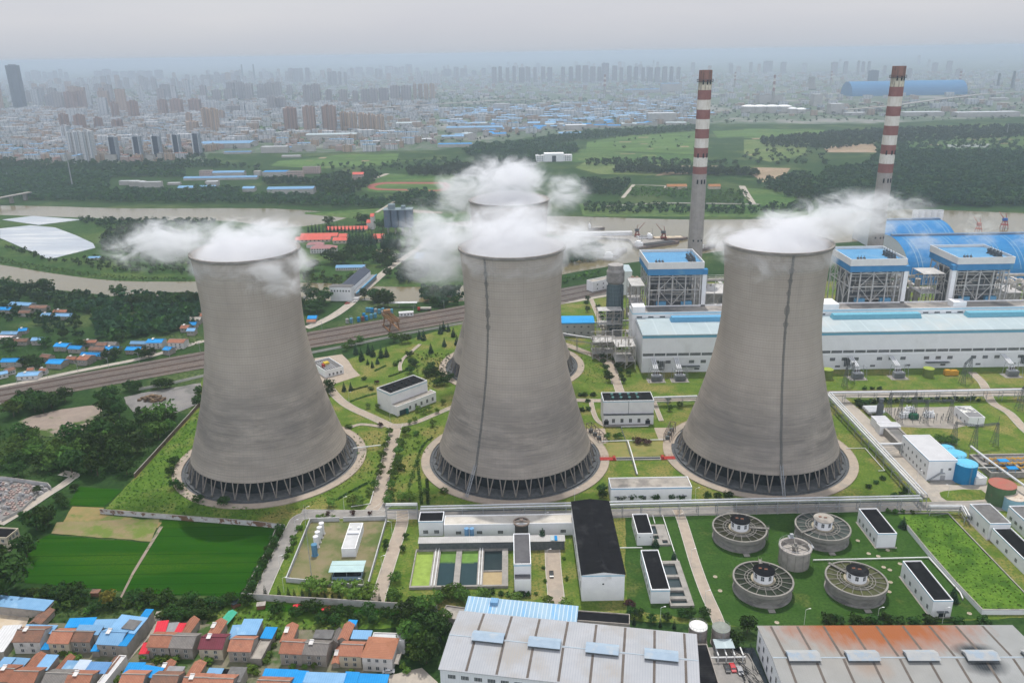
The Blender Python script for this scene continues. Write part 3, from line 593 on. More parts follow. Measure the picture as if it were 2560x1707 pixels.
# --- rusty warehouse
m, nt, b_ = newmat('rust_stained_roof'); v = coord(nt)
sx = nt.nodes.new('ShaderNodeSeparateXYZ'); L(nt, v, sx.inputs[0])
col = mixc(nt, ramp(nt, noise(nt, v, .12), .35, .65), (.27,.275,.27), (.235,.24,.235))
def blob(cx, cy_, rx_, ry_, n=.6):
    a = mathn(nt, 'DIVIDE', mathn(nt, 'SUBTRACT', sx.outputs[0], cx), rx_); c = mathn(nt, 'DIVIDE', mathn(nt, 'SUBTRACT', sx.outputs[1], cy_), ry_)
    d = mathn(nt, 'SQRT', mathn(nt, 'ADD', mathn(nt, 'MULTIPLY', a, a), mathn(nt, 'MULTIPLY', c, c)))
    d = mathn(nt, 'ADD', d, mathn(nt, 'MULTIPLY', mathn(nt, 'SUBTRACT', noise(nt, mapping(nt, v, (1,.35,1)), .35, 4), .5), n))
    return mathn(nt, 'SUBTRACT', 1.0, ramp(nt, d, .0, .82))
RB = (col, m, nt, b_, blob)
p0 = G('D',400,930,10); pf = G('D',640,1344,10); pe = G('D',2352,925,10)
rz = math.atan2(pe[1]-p0[1], pe[0]-p0[0]); d2 = 2*abs(-(G('D',500,1160,12)[0]-p0[0])*math.sin(rz)+(G('D',500,1160,12)[1]-p0[1])*math.cos(rz)); wl = 92.0
c0 = (p0[0]+math.cos(rz)*wl/2+math.sin(rz)*d2, p0[1]+math.sin(rz)*wl/2-math.cos(rz)*d2)
ux = lambda x: (G('D',x,1150,13)[0]-p0[0])-wl/2
col = mixc(nt, mathn(nt, 'MULTIPLY', blob(ux(1100), d2*.6, 60, d2*.9, .3), .28), col, (.25,.195,.13))
col = mixc(nt, mathn(nt, 'MULTIPLY', ramp(nt, blob(ux(1400)+2, d2+1, 54, d2*.7, .5), .03, .6), .92), col, (.26,.074,.016))
col = mixc(nt, mathn(nt, 'MULTIPLY', blob(ux(1215), d2*.38, 12, 7), .5), col, (.26,.16,.10))
for cy2 in (d2*.5+4.0, d2*.5-3.8): col = mixc(nt, mathn(nt, 'MULTIPLY', ramp(nt, blob(ux(2050), cy2, 11, 6.2, .35), .05, .7), .97), col, (.025,.03,.035))
fr = mathn(nt, 'FRACT', mathn(nt, 'DIVIDE', sx.outputs[0], .9)); col = mixc(nt, mathn(nt, 'MULTIPLY', mathn(nt, 'LESS_THAN', fr, .12), .3), col, (.2,.2,.2))
L(nt, col, b_.inputs['Base Color']); b_.inputs['Roughness'].default_value = .6
bw2 = warehouse('warehouse', 'large warehouse with an orange rust stain on its roof at bottom right', c0, rz, wl, d2, 10, 2.0, m, w_white, 9, (4.5,9.6), 5, ux(740)+wl/2, (ux(2050)-ux(740))/3, 10.6, mat('vent_beige_grey_metal', (.34,.345,.34), (.30,.31,.315), .4, (.27,.32,.37), .2, (.5,.6), rough=.5))
for z in (1.5, 5.6): wins(bw2, 'l', 7, z, 1.3, 2.2, .04, .98, 1)
# --- sheds and roofs behind the grey warehouse
b = bld('lean_to_shed', 'pale blue corrugated shed behind the grey warehouse', 'B', (1925,970), (2880,1060), 8.5, 8.5, w_clad, mat('worn_blue_sheet_roof', (.21,.34,.46), (.28,.39,.48), .15, (.16,.34,.54), .2, (.55,.66), rough=.5, stretch=(1,.2,1), stripe=[('X',1.6,(.42,.51,.57),.22)]), 'shed', 1.2)
part(b, 'roof_box', MB().box(-b.w/2+9, -b.w/2+12, 5, 8, 9.2, 10.8), r_pblue)
b = bld('flat_roofed_annex', 'long black flat roofed annex behind the grey warehouse', 'C', (560,1008), (1285,1062), 6.0, 6, w_grey, r_black)
b = bld('flat_roofed_house', 'small concrete flat roofed house left of the blue corrugated shed', 'B', (1718,1000), (1925,1030), 7.5, 5, w_grey, r_conc)
b = bld('flat_roofed_annex', 'narrow black roofed annex beside the two round tanks', 'C', (1890,1600), (2060,1600), (1870,1230), 4.5, w_grey, r_black)
# --- two round tanks
def tank(name, label, X, Y, r, h, body, top, cat='tank', dome=.5, rail=True, group=None, n=40, rings=0):
    t = thing(name, label, cat, (X,Y,.03), 0, group)
    mb = MB().lathe([(r+.3,0),(r+.3,.25),(r,.25),(r,h)], n)
    for i in range(rings): mb.lathe([(r,h*(i+1)/(rings+1)-.08),(r+.1,h*(i+1)/(rings+1)-.08),(r+.1,h*(i+1)/(rings+1)+.08),(r,h*(i+1)/(rings+1)+.08)], n)
    obj('body', mb, body, t, smooth=False); obj('top', MB().lathe([(r+.08,h-.1),(r+.08,h+.08),(r*.5,h+dome*.8),(.05,h+dome)], n), top, t)
    if rail:
        mb = MB()
        for q in range(16):
            a = 2*PI*q/16; mb.tube((r*math.cos(a)*.97,r*math.sin(a)*.97,h+.05),(r*math.cos(a)*.97,r*math.sin(a)*.97,h+1.1),.05,4)
        mb.lathe([(r*.97,h+1.05),(r*.97+.06,h+1.1),(r*.97,h+1.15)], 32); obj('railing', mb, m_steel, t)
        mb = MB()
        for x in (-.25,.25): mb.tube((x,-r-.25,.2),(x,-r-.25,h+.6),.05,4)
        for j in range(int(h/.5)): mb.tube((-.25,-r-.25,.5+j*.5),(.25,-r-.25,.5+j*.5),.04,4)
        obj('ladder', mb, m_steel, t)
    return t
m_tankb = mat('stained_tank_wall', (.27,.235,.215), (.21,.185,.17), .5, (.15,.13,.12), .3, (.5,.65), stripe=[('Z',1.5,(.16,.14,.13),.07)])
h = HT('C',1875,1080,1875,1215)
x, y = G('C',1873,1078,h); tank('storage_tank', 'round storage tank with a white top behind the grey warehouse', x, y, 3.35, h, m_tankb, mat('white_tank_top',(.62,.62,.6),(.52,.51,.49),.4), rings=3)
x, y = G('C',2070,1090,h); tank('storage_tank', 'round storage tank with a grey green top behind the grey warehouse', x, y, 3.3, h, m_tankb, mat('grey_green_tank_top',(.24,.26,.23),(.19,.2,.18),.4), rings=3)
# --- big black roofed hall and its neighbours
h = HT('C',875,640,875,865)
b = bld('pump_hall', 'tall white hall with a long black pitched roof in the plant centre', 'C', (875,640), (1243,634), (802,16), h, w_white, r_black, 'gable', 1.2, axis='y', square=True)
band(b, h-.9, h-.35, t_lblue); wins(b, 'l', 8, 3, 1.8, 2.4, .04, .96); part(b, 'vent_hole', MB().box(-.35,.35,-.08,.02,h*.62,h*.62+.6), m_dark)
h = HT('C',1350,285,1350,390)
b = bld('pump_house', 'small white pump house with a black roof right of the big hall', 'C', (1350,285), (1485,283), (1305,116), h, w_white, r_black, square=True)
part(b, 'lamp', MB().box(-2.6,-2.3,-.4,0,h-2,h-1.6).box(2.3,2.6,-.4,0,h-2,h-1.6), m_dsteel); wins(b, 'l', 3, 2, 1, 1.4)
h = HT('C',1470,765,1470,888)
b = bld('pump_house', 'long white pump house with a black roof beside three water basins', 'C', (1470,765), (1632,763), (1385,425), h, w_white, r_black, square=True)
band(b, h-1.1, h-.65); wins(b, 'l', 6, 2, 1.2, 1.6, .06, .94)
h = HT('C',290,540,290,762)
b = bld('pump_house', 'narrow grey roofed pump house right of the settling ponds', 'C', (290,545), (438,545), (290,284), h, w_white, mat('charcoal_roof',(.11,.108,.112),(.085,.083,.088),.3), square=True)
band(b, h-1.1, h-.6); part(b, 'front_block', MB().box(-b.w/2+.2, b.w/2-.2, -3.2, -.02, 0, h-5.2), w_white); part(b, 'front_roof', MB().box(-b.w/2+.3, b.w/2-.3, -3.1, -.03, h-5.19, h-5.05), MATS['charcoal_roof'])
# basins beside the pump houses
wt_dark = mat('dark_basin_water', (.018,.030,.034), (.026,.042,.045), .15, rough=.08, spec=.5)
def basin(name, label, poly, h, cells, water, zw, wallm=None, cat='water basin'):
    """open concrete basin: outer wall ring, floor of water; cells = list of inner rectangles in pixel space"""
    t = thing(name, label, cat, (0,0,0)); 
    return t
def openbasin(name, label, X0, X1, Y0, Y1, h, cells, cat='water basin', m=None):
    t = thing(name, label, cat, ((X0+X1)/2, (Y0+Y1)/2, .03)); ox, oy = (X0+X1)/2, (Y0+Y1)/2
    xs = sorted({X0, X1}|{c[0] for c in cells}|{c[1] for c in cells}); ys = sorted({Y0, Y1}|{c[2] for c in cells}|{c[3] for c in cells})
    mb = MB()
    isw = lambda i, j: not any(c[0]-1e-6 <= xs[i] and xs[i+1] <= c[1]+1e-6 and c[2]-1e-6 <= ys[j] and ys[j+1] <= c[3]+1e-6 for c in cells)
    for i in range(len(xs)-1):
        for j in range(len(ys)-1):
            if isw(i, j): mb.box(xs[i]-ox, xs[i+1]-ox, ys[j]-oy, ys[j+1]-oy, 0, h)
    obj('basin_wall', mb, m or m_conc, t)
    for c in cells:
        w = MB().add([(c[0]-ox,c[2]-oy,h-c[4]),(c[1]-ox,c[2]-oy,h-c[4]),(c[1]-ox,c[3]-oy,h-c[4]),(c[0]-ox,c[3]-oy,h-c[4])], [(0,1,2,3)])
        obj('water', w, c[5], t)
    return t
a0 = G('C',1640,905,1.2); a1 = G('C',1570,530,1.2)
X0, X1, Y0, Y1 = a0[0]-.2, a0[0]+9.3, a0[1], a1[1]
ys_ = [G('C',1700,y,1)[1] for y in (885,850,825,775,750,660,640,545)]
openbasin('water_basin', 'row of small dark basins along the long pump house', X0, X1, Y0, Y1+1, 1.2, [(X0+.6,X1-2.4,ys_[i],ys_[i+1],1.0,wt_dark) for i in (0,2,4,6)])
a0 = G('C',1485,380,1); a1 = G('C',1600,205,1)
openbasin('water_basin', 'small concrete basin with two cells next to the small pump house', a0[0]+.2, a0[0]+8, a0[1], a1[1], 1.0, [(a0[0]+1,a0[0]+3.6,a0[1]+4.5,a0[1]+7.5,.8,wt_dark),(a0[0]+1,a0[0]+3.6,a0[1]+8.5,a1[1]-1,.8,wt_dark),(a0[0]+4.6,a0[0]+7,a0[1]+1,a0[1]+3.6,.8,wt_dark)])
# --- thickener tank behind the narrow pump house
h = HT('C',355,190,355,300)
x, y = G('C',355,183,h); t = thing('thickener', 'dark round thickener tank with an open rusty rim above the ponds', 'tank', (x,y,.03))
obj('body', MB().lathe([(3.3,0),(3.3,h-1),(3.7,h-.8),(3.7,h),(3.4,h),(3.4,h-1.2),(.1,h-1.4)], 40), mat('dark_tank_wall',(.05,.05,.05),(.08,.075,.07),.4), t)
obj('rim', MB().lathe([(3.72,h-.5),(3.8,h-.5),(3.8,h+.1),(3.2,h+.1),(3.2,h-.2)], 40), mat('rusty_rim',(.25,.2,.165),(.19,.15,.13),.5), t)
obj('bridge', MB().box(-3.6,3.6,-.5,.5,h,h+.3).box(-.8,.8,-.8,.8,h+.3,h+1.2), MATS['rusty_rim'], t)
# --- settling ponds
def pond_mat(name, c1, c2, fill, edge):
    m, nt, b = newmat(name); v = coord(nt); s = nt.nodes.new('ShaderNodeSeparateXYZ'); L(nt, v, s.inputs[0])
    k = mathn(nt, 'ADD', s.outputs[1], mathn(nt, 'MULTIPLY', mathn(nt, 'SUBTRACT', noise(nt, v, .22, 4), .5), 3.2))
    f = ramp(nt, k, edge-.5, edge+.8); L(nt, mixc(nt, f, mixc(nt, noise(nt, v, .5), c1, tuple(x*1.3 for x in c1)), mixc(nt, ramp(nt, noise(nt, v, .35, 5), .35, .65), c2, tuple(x*.75 for x in c2))), b.inputs['Base Color'])
    b.inputs['Roughness'].default_value = .22; MATS[name] = m; return m
GRN = (.25,.34,.075)
X0 = G('B',1450,750,1)[0]; X1 = G('C',190,742,1)[0]+2.5; Y0 = G('B',1450,752,1)[1]; Y1 = G('B',1520,425,1)[1]
cx = lambda k, x: G(k, x, 730, .2)[0]
yb = Y0+1.0; ymid = (Y0+Y1)/2
pm = [pond_mat('duckweed_pond',(.35,.46,.11),GRN,0,-50), pond_mat('half_weeded_pond',(.022,.042,.048),(.12,.22,.05),0,4.6), pond_mat('part_weeded_pond',(.025,.045,.05),(.14,.25,.06),0,4.2), wt_dark, mat('sand_bed',(.36,.28,.16),(.31,.24,.14),.3)]
c = [(cx('B',1468),cx('B',1625)), (cx('B',1688),cx('B',1830)), (cx('B',1882),cx('B',2030)), (cx('B',2083),cx('C',188))]
ys2 = G('B',2083,618,.5)[1]
cells = [(c[i][0],c[i][1],yb,Y1-.6,1.0,pm[i]) for i in range(3)]+[(c[3][0],c[3][1],ys2+.3,Y1-.6,1.2,pm[3]),(c[3][0],c[3][1],yb,ys2-.3,.5,pm[4])]
t = openbasin('settling_pond', 'settling pond with one yellow green and three darker cells', X0, X1, Y0, Y1, 1.3, cells, 'pond')
for (xa, xb) in ((c[0][1],c[1][0]),(c[2][1],c[3][0])):
    for o in (.6, 1.5):
        xx = xa+(xb-xa)*o/2.1-(X0+X1)/2; obj('pipe', MB().tube((xx,Y0+.6-(Y0+Y1)/2,1.6),(xx,Y1+3-(Y0+Y1)/2,1.6),.22,8), m_ppipe, t)
b = bld('filter_gallery', 'long grey canopy roof on posts across the head of the ponds', 'B', (1533,362), (2785,356), 3.6, 4.6, m_dsteel, mat('grey_canopy_sheet',(.42,.41,.39),(.36,.35,.33),.3,stripe=[('X',.8,(.33,.32,.31),.14)]), 'shed', .5, square=True)
part(b, 'blue_panel', MB().box(b.w/2-4.4,b.w/2-3.2,-.35,3.9,5.0,5.25), r_blue); part(b, 'pale_panel', MB().box(b.w/2-6.2,b.w/2-4.6,-.35,3.9,5.0,5.25), r_cyan)
h = HT('B',1530,180,1530,308)
b = bld('filter_house', 'white filter house with a black roof at the left head of the ponds', 'B', (1530,180), (1740,180), (1545,97), h, w_white, r_black, square=True)
band(b, h-.6, h-.2); wins(b, 'f', 2, 1.5, 2.2, 1.7, .05, .95, 4)
h2 = HT('B',1750,205,1750,310)
b = bld('filter_house', 'long low white filter house with a pale concrete roof behind the ponds', 'B', (1748,206), (2898,198), (1760,125), h2, w_white, mat('pale_worn_roof',(.50,.47,.42),(.42,.39,.34),.25,(.33,.3,.26),.1,(.55,.7)), square=True)
wins(b, 'f', 6, 1.5, 2.4, 1.5, .03, .97, 4)
for i in range(2):
    x, y = G('B',1945+45*i,290,3.5); tank('water_tank', ['small sky blue water tank on the filter gallery, left of a pair','small sky blue water tank on the filter gallery, right of a pair'][i], x, y-.2, 1.0, 6.6, r_pblue, r_pblue, rail=False, dome=.3, n=20)
# ================================================================== WALLED TANK YARD
def wallrun(name, label, P, h, th=.3, m=None, cat='wall', closed=False, lev=.03, pil=0, pm=None):
    t = MB(); n = len(P)
    for i in range(n if closed else n-1):
        a, c = Vector(P[i]), Vector(P[(i+1)%n]); d = (c-a); ln = d.length; r = math.atan2(d.y, d.x); k, s = math.cos(r), math.sin(r)
        f = lambda u, v: (a.x+u*k-v*s, a.y+u*s+v*k)
        e = th/2
        for (u0,u1,v0,v1,z0,z1) in [(-e,ln+e,-e,e,0,h-.002*i),(-e-.06,ln+e+.06,-e-.08,e+.08,h-.002*i,h+.1-.002*i)]:
            q = [f(u0,v0),f(u1,v0),f(u1,v1),f(u0,v1)]; t.prism(q, z0+lev, z1+lev, 0 if z0 == 0 else 1)
    return tag(obj(name, t, [m or w_white, pm or m_conc]), label, cat)
w_yard = mat('grey_yard_wall', (.44,.44,.44), (.38,.38,.375), .4, (.30,.29,.28), .2, (.55,.7))
S('yard_ground','B',(610,185,1262,168,1095,760,400,695),mat('worn_yard_grass',(.20,.165,.10),(.15,.15,.07),.12,(.09,.12,.04),.06,(.47,.6)),3,'worn brown grass inside the walled tank yard','ground')
P = pts('B',610,190,858,182,z=0); wallrun('yard_wall', 'grey concrete wall round the gas tank yard, open at its rear gate', pts('B',890,182,1262,172,1095,768,400,702,605,190,852,182), 2.2, .3, w_yard, pm=w_yard)
for i, (x, y, yb_) in enumerate([(703,212,300),(686,248,335),(669,288,375),(654,328,415)]):
    hh = HT('B',x,y,x,yb_); gx, gy = G('B',x,yb_); t = tank('gas_tank', 'white upright gas tank, %s of four from the back of the walled yard' % ORD[i], gx, gy+1, 1.15, hh+.4, mat('white_tank_paint',(.68,.68,.68),(.6,.6,.6),.5), MATS['white_tank_paint'], rail=False, dome=.6, n=20, group='upright tanks in the walled yard')
    obj('leg_frame', MB().box(-1.3,1.3,-1.3,1.3,0,.35), m_conc, t)
gx, gy = G('B',640,485); hh = HT('B',640,395,640,485); t = tank('gas_tank', 'blue upright tank nearest the camera in the walled yard', gx, gy+1, 1.25, hh+.3, mat('dull_blue_tank',(.10,.22,.33),(.08,.18,.28),.5), MATS['dull_blue_tank'], rail=False, dome=.5, n=20, group='upright tanks in the walled yard')
h = HT('B',870,415,868,490)
b = bld('container_plant', 'long white container building in the walled yard', 'B', (868,415), (990,412), (925,195), h, w_white, r_white, square=True, par=.25)
part(b, 'roof_unit', MB().box(-b.w/2+.5,b.w/2-.5,b.d*.55,b.d*.6,h,h+.7).box(-b.w/2+.6,-b.w/2+1.6,b.d*.75,b.d*.8,h-.2,h+.6).box(b.w/2-1.8,b.w/2-.8,b.d*.75,b.d*.8,h-.2,h+.6), w_white)
h = HT('B',760,612,795,700)
p0 = G('B',758,612,5); p1 = G('B',1055,608,5); p2 = G('B',785,515,5); w = p1[0]-p0[0]; d = p2[1]-p0[1]
t = thing('open_shed', 'open shed with a pale mint roof and blue low wall in the walled yard', 'shed', ((p0[0]+p1[0])/2, p0[1], .03))
mm = mat('pale_mint_roof',(.38,.50,.49),(.34,.45,.45),.3)
obj('roof', MB().add([(-w/2,0,4.7),(w/2,0,4.7),(w/2,d*.5,5.0),(-w/2,d*.5,5.0),(-w/2,d*.56,5.0),(w/2,d*.56,5.0),(w/2,d,4.7),(-w/2,d,4.7)],[(0,1,2,3),(4,5,6,7)]).box(-w/2,w/2,0,.15,4.55,4.69).box(-w/2,w/2,d*.5,d*.56,4.8,4.9), mm, t)
obj('low_wall', MB().box(-w/2+1.2,w/2-1.2,.5,.7,0,1.9).box(-w/2+1.2,-w/2+1.4,.7,d-.6,0,1.9).box(w/2-1.4,w/2-1.2,.7,d-.6,0,1.9), mat('blue_grey_panel',(.25,.35,.45),(.22,.31,.4),.4), t)
for x in (-w/2+1,0,w/2-1):
    for y in (.9,d-.9): obj('post', MB().tube((x,y,0),(x,y,4.8),.12,6), m_steel, t)
obj('machine', MB().box(-w/2+2,w/2-2,1.5,d-1.5,0,2.2), m_dark, t)
# --- walls round the plant
mw = mat('stained_white_wall', (.50,.50,.50), (.42,.41,.40), .4, (.17,.10,.07), .16, (.53,.57))
wallrun('boundary_wall', 'white wall with peeling brown patches above the rice field', pts('E',920,1400,1480,1445,2334,1510,2600,1545), 2.6, .3, mw)
wallrun('boundary_wall', 'long grey white boundary wall between the plant and the village', pts('B',25,852,500,885,1000,915,1480,945,1690,960), 3.2, .3, mat('grey_white_boundary',(.46,.455,.45),(.40,.39,.38),.4,(.31,.3,.28),.2,(.52,.68)))
wallrun('boundary_wall', 'brown wall beside the wood left of the left cooling tower', pts('E',1230,1075,1390,900,1560,710,1720,535,1835,400), 2.6, .3, mat('brown_brick_wall',(.19,.13,.105),(.15,.105,.09),.5))
wallrun('boundary_wall', 'low wall down the right side of the rice field', pts('B',330,225,240,450,120,660,25,845), 2.0, .25, w_yard)
wallrun('rail_wall', 'pale wall along the near side of the railway', pts('E',1270,275,1560,222,1860,150)+pts('G',310,1505,800,1410,1200,1325,1790,1215), 1.6, .5, mat('pale_rail_wall',(.62,.6,.57),(.55,.53,.5),.4))
wallrun('retaining_wall', 'white retaining wall round the overgrown green bed at right', pts('D',1490,215,1640,400,1850,640,2040,840,2500,840), 2.4, .35, w_white)
S('overgrown_bed','D',(1420,105,1790,103,2360,700,2480,830,2045,822,1860,640,1660,400,1500,205),mat('bright_weeds',(.075,.15,.02),(.12,.205,.03),.2,(.04,.09,.014),.1,(.47,.58),fine=(.8,(.045,.10,.012))),4,'bright overgrown green bed behind the white retaining wall','grass')
wallrun('bed_kerb', 'thin dark kerb along the far edge of the overgrown bed', pts('D',1420,100,1790,100,2352,685), .6, .4, m_dsteel)
# ================================================================== CLARIFIERS
m_clar = mat('clarifier_concrete', (.27,.255,.235), (.20,.19,.18), .35, (.13,.125,.12), .15, (.52,.68), stretch=(1,1,3))
m_clar2 = mat('launder_concrete', (.25,.235,.21), (.19,.18,.165), .4)
def clar_water(name, c): return mat(name, tuple(x*.6 for x in c), c, .3, rough=.3, spec=.18)
cwm = [clar_water('murky_water_brown',(.030,.032,.018)), clar_water('murky_water_grey',(.055,.068,.060)), clar_water('murky_water_dark',(.022,.030,.018)), clar_water('murky_water_olive',(.07,.075,.028))]
HCL = 6.2
def clarifier(i, px, py, roofm, water, ang, label):
    X, Y = G('D', px, py, HCL); t = thing('clarifier', label, 'clarifier', (X,Y,.03), 0, 'round clarifiers'); r = 11.9
    obj('body', MB().lathe([(11.8,0),(11.8,.5),(11.0,.6),(10.8,3.3),(r,4.2),(r,HCL),(r-.35,HCL),(r-.35,3.9),(4.6,3.9)], 72), m_clar, t)
    obj('water', MB().lathe([(r-.35,HCL-.55),(.1,HCL-.55)], 64), water, t)
    mb = MB()
    for rr in (7.3, 6.2): mb.lathe([(rr+.12,HCL-.9),(rr+.12,HCL-.1),(rr-.12,HCL-.1),(rr-.12,HCL-.9)], 64)
    for q in range(18):
        a = 2*PI*q/18; mb.tube((5.3*math.cos(a),5.3*math.sin(a),HCL-.12),((r-.2)*math.cos(a),(r-.2)*math.sin(a),HCL-.12),.13,4)
    mb.lathe([(r+.1,HCL-1.4),(r+.22,HCL-1.4),(r+.22,HCL+.02),(r-.5,HCL+.02),(r-.5,HCL-.2)], 72)
    obj('launder', mb, m_clar2, t)
    obj('hub_floor', MB().lathe([(4.9,HCL-1),(4.9,HCL-.2),(.1,HCL-.2)], 40), mat('hub_floor_slab',(.33,.29,.22),(.28,.25,.19),.5), t)
    h = obj('hub_house', MB().lathe([(3.95,HCL-.2),(3.95,HCL+3.7)], 32), w_white, t)
    me = MB().box(-.6,.6,-.06,.05,0,1.9).box(-.06,.06,-.1,-.06,0,1.6,1).box(-.5,.5,-.1,-.06,1.0,1.08,1).mesh('window', [glass, m_frame])
    for q in range(8):
        a = 2*PI*(q+.5)/8; link('window', me, h, (3.93*math.sin(a), -3.93*math.cos(a), HCL+1.2), a)
    rf = obj('hub_roof', MB().lathe([(3.9,HCL+3.7),(4.4,HCL+3.7),(4.4,HCL+3.95),(.1,HCL+4.05)], 32), roofm, t)
    obj('roof_hatch', MB().box(-1.9,-.7,.6,1.3,HCL+4,HCL+4.3).box(.2,1.5,-.2,.5,HCL+4,HCL+4.3), mat('rust_hatch',(.20,.09,.06),(.15,.08,.06),.8), rf)
    mb = MB(); c, s = math.cos(ang), math.sin(ang)
    for o in (-.55,.55):
        mb.tube((3.7*c-o*s,3.7*s+o*c,HCL+.3),((r+1)*c-o*s,(r+1)*s+o*c,HCL+.3),.08,4); mb.tube((3.7*c-o*s,3.7*s+o*c,HCL+1.3),((r+1)*c-o*s,(r+1)*s+o*c,HCL+1.3),.05,4)
        for k in range(8):
            u = 3.7+(r+1-3.7)*k/7; mb.tube((u*c-o*s,u*s+o*c,HCL+.2),(u*c-o*s,u*s+o*c,HCL+1.3),.05,4)
    q = [(3.6*c-.6*-s,3.6*s-.6*c),((r+1)*c-.6*-s,(r+1)*s-.6*c),((r+1)*c+.6*-s,(r+1)*s+.6*c),(3.6*c+.6*-s,3.6*s+.6*c)]
    mb.prism(q, HCL+.05, HCL+.25, 0, True); mb.tube(((r+.7)*c,(r+.7)*s,0),((r+.7)*c,(r+.7)*s,HCL),.25,6)
    obj('walkway', mb, m_clar2, t)
    x = -2.0; obj('pit', MB().box(-1.3,1.3,-14.3,-12.2,0,.4), m_conc, t)
    return t
clarifier(0, 262, 197, r_black, cwm[0], -.15, 'round clarifier with dark brown water and black hub roof, back left of the four')
clarifier(1, 873, 187, r_conc, cwm[1], math.radians(205), 'round clarifier with grey water and a pale hub roof, back right of the four')
clarifier(2, 435, 572, r_black, cwm[2], math.radians(80), 'round clarifier with black hub roof, front left of the four')
clarifier(3, 1120, 572, r_black, cwm[3], math.radians(125), 'round clarifier with olive water and two rusty hatches, front right of the four')
h = 9.0; X, Y = G('D',672,336,h); t = thing('mixing_tank', 'tall round concrete mixing tank between the four clarifiers', 'tank', (X,Y,.03))
obj('body', MB().lathe([(6.3,0),(6.3,h-1.2),(6.9,h-.9),(6.9,h),(5.9,h),(5.9,h-2.2),(.1,h-2.4)], 48), mat('ribbed_tank_concrete',(.36,.33,.30),(.28,.26,.24),.4,(.2,.18,.17),.2,(.55,.7)), t)
mb = MB()
for q in range(12):
    a = 2*PI*(q+.5)/12; mb.tube((6.35*math.cos(a),6.35*math.sin(a),0),(6.35*math.cos(a),6.35*math.sin(a),h-1.1),.18,4)
obj('rib', mb, m_conc, t)
mb = MB()
for q in range(6):
    a = 2*PI*q/6+.3; mb.tube((.5*math.cos(a),.5*math.sin(a),h-.3),(6.2*math.cos(a),6.2*math.sin(a),h-.1),.22,4)
mb.lathe([(1.3,h-1.5),(1.3,h+.2),(.1,h+.3)], 16).box(-.5,.5,-.5,.5,h+.3,h+1.4)
obj('mixer_bridge', mb, m_clar2, t)
mb = MB()
for q in range(18):
    a = 2*PI*q/18; mb.tube((6.8*math.cos(a),6.8*math.sin(a),h),(6.8*math.cos(a),6.8*math.sin(a),h+1.1),.06,4)
mb.lathe([(6.75,h+1.05),(6.87,h+1.1),(6.75,h+1.15)], 36); obj('railing', mb, m_steel, t)
obj('platform', MB().box(-.8,1.6,5.6,8.2,h,h+.2).box(-.2,1.2,6.2,7.4,h+.2,h+1.6).box(5.6,7.6,-1.4,1,h-.3,h-.1), m_steel, t)
def door(b, u, w=2.0, h=2.4, m=None, face='f'):
    mb = MB().box(-w/2,w/2,-.08,.03,0,h); 
    if face == 'f': obj('door', mb, m or m_door, b.t, ((u-.5)*b.w,0,0))
def dbld(label, fl, fr, bk, base, k='D', nw=5, roof=None, name='plant_building', **kw):
    h = HT(k, *fl, *base); b = bld(name, label, k, fl, fr, bk, h, w_white, roof or r_black, square=True, **kw)
    band(b, h-.55, h-.15); 
    if nw: wins(b, 'l', nw, h*.22, 1.3, 1.7, .04, .96)
    obj('plinth', MB().box(-b.w/2-.7,b.w/2+.7,-.7,-.05,0,.25).box(-b.w/2-.7,-b.w/2-.05,-.05,b.d,0,.25), m_conc, b.t)
    return b
b = dbld('white pump building with a black roof right of the rear clarifiers', (1280,245), (1420,243), (1155,60), (1280,350))
b = dbld('white pump building with a black roof right of the front clarifiers', (1690,738), (1833,733), (1470,445), (1690,862)); door(b, .55, 2.6, 2.6, m_dark); part(b, 'canopy', MB().box(-2,2.4,-1.2,-.02,2.8,3.0), m_dsteel)
b = dbld('white two storey block with a dark grey roof at the right edge', (2105,172), (2258,168), (1960,27), (2105,290), roof=r_grey, nw=3)
h = 6.5; p0, p1 = G('D',2120,203,h), G('D',2255,200,h); pb = G('D',2120,340); pr_ = G('D',2560,500,h)
b = Bd(); b.w, b.d, b.h = p1[0]-p0[0], p0[1]-228, h; b.t = thing('plant_building', 'long white workshop with a black roof running off the right edge', 'building', ((p0[0]+p1[0])/2,228,.03))
wm, rm = walls_flat(b.w, b.d, h); obj('wall', wm, w_white, b.t); obj('roof', rm, r_black, b.t); band(b, h-.55, h-.15); wins(b, 'l', 12, 1.8, 1.5, 1.6, .02, .98, 3)
x0, y0 = G('D',2240,40,8); b = Bd(); b.w, b.d, b.h = 14, 26, 8; b.t = thing('plant_building', 'white building with a blue rear wall at the far right edge', 'building', (x0+7,y0-26,.03))
wm, rm = walls_flat(14, 26, 8); obj('wall', wm, w_white, b.t); obj('roof', rm, r_grey, b.t); band(b, 7.3, 7.8); wins(b, 'l', 6, 2.5, 1.8, 1.4, .05, .95, 3)
# ================================================================== PUMP HOUSES BETWEEN THE TOWERS
h = HT('H',835,418,838,592)
b = bld('circulation_pump_house', 'white pump house with a black roof and low annex between left and middle towers', 'H', (960,466), (1282,350), (835,416), h, w_white, r_black)
band(b, h-1.5, h-1.0); mb = MB()
for i in range(4):
    for j in range(2): mb.lathe([(.55,h-.5),(.55,h+.1),(.75,h+.15),(.75,h+.4),(.1,h+.5)], 12, c=(-b.w*.36+i*b.w*.2, b.d*(.32+.32*j)))
part(b, 'roof_vent', mb, m_dark)
q = G('H',1015,562, 5.5); c, s = math.cos(b.t.rotation_euler[2]), math.sin(b.t.rotation_euler[2])
dy = 6.0; part(b, 'annex', MB().box(-b.w/2+.3,b.w/2+1.8,-dy,-.05,0,6.2), w_white); part(b, 'annex_roof', MB().box(-b.w/2+.6,b.w/2+1.5,-dy+.3,-.1,6.21,6.3), r_conc)
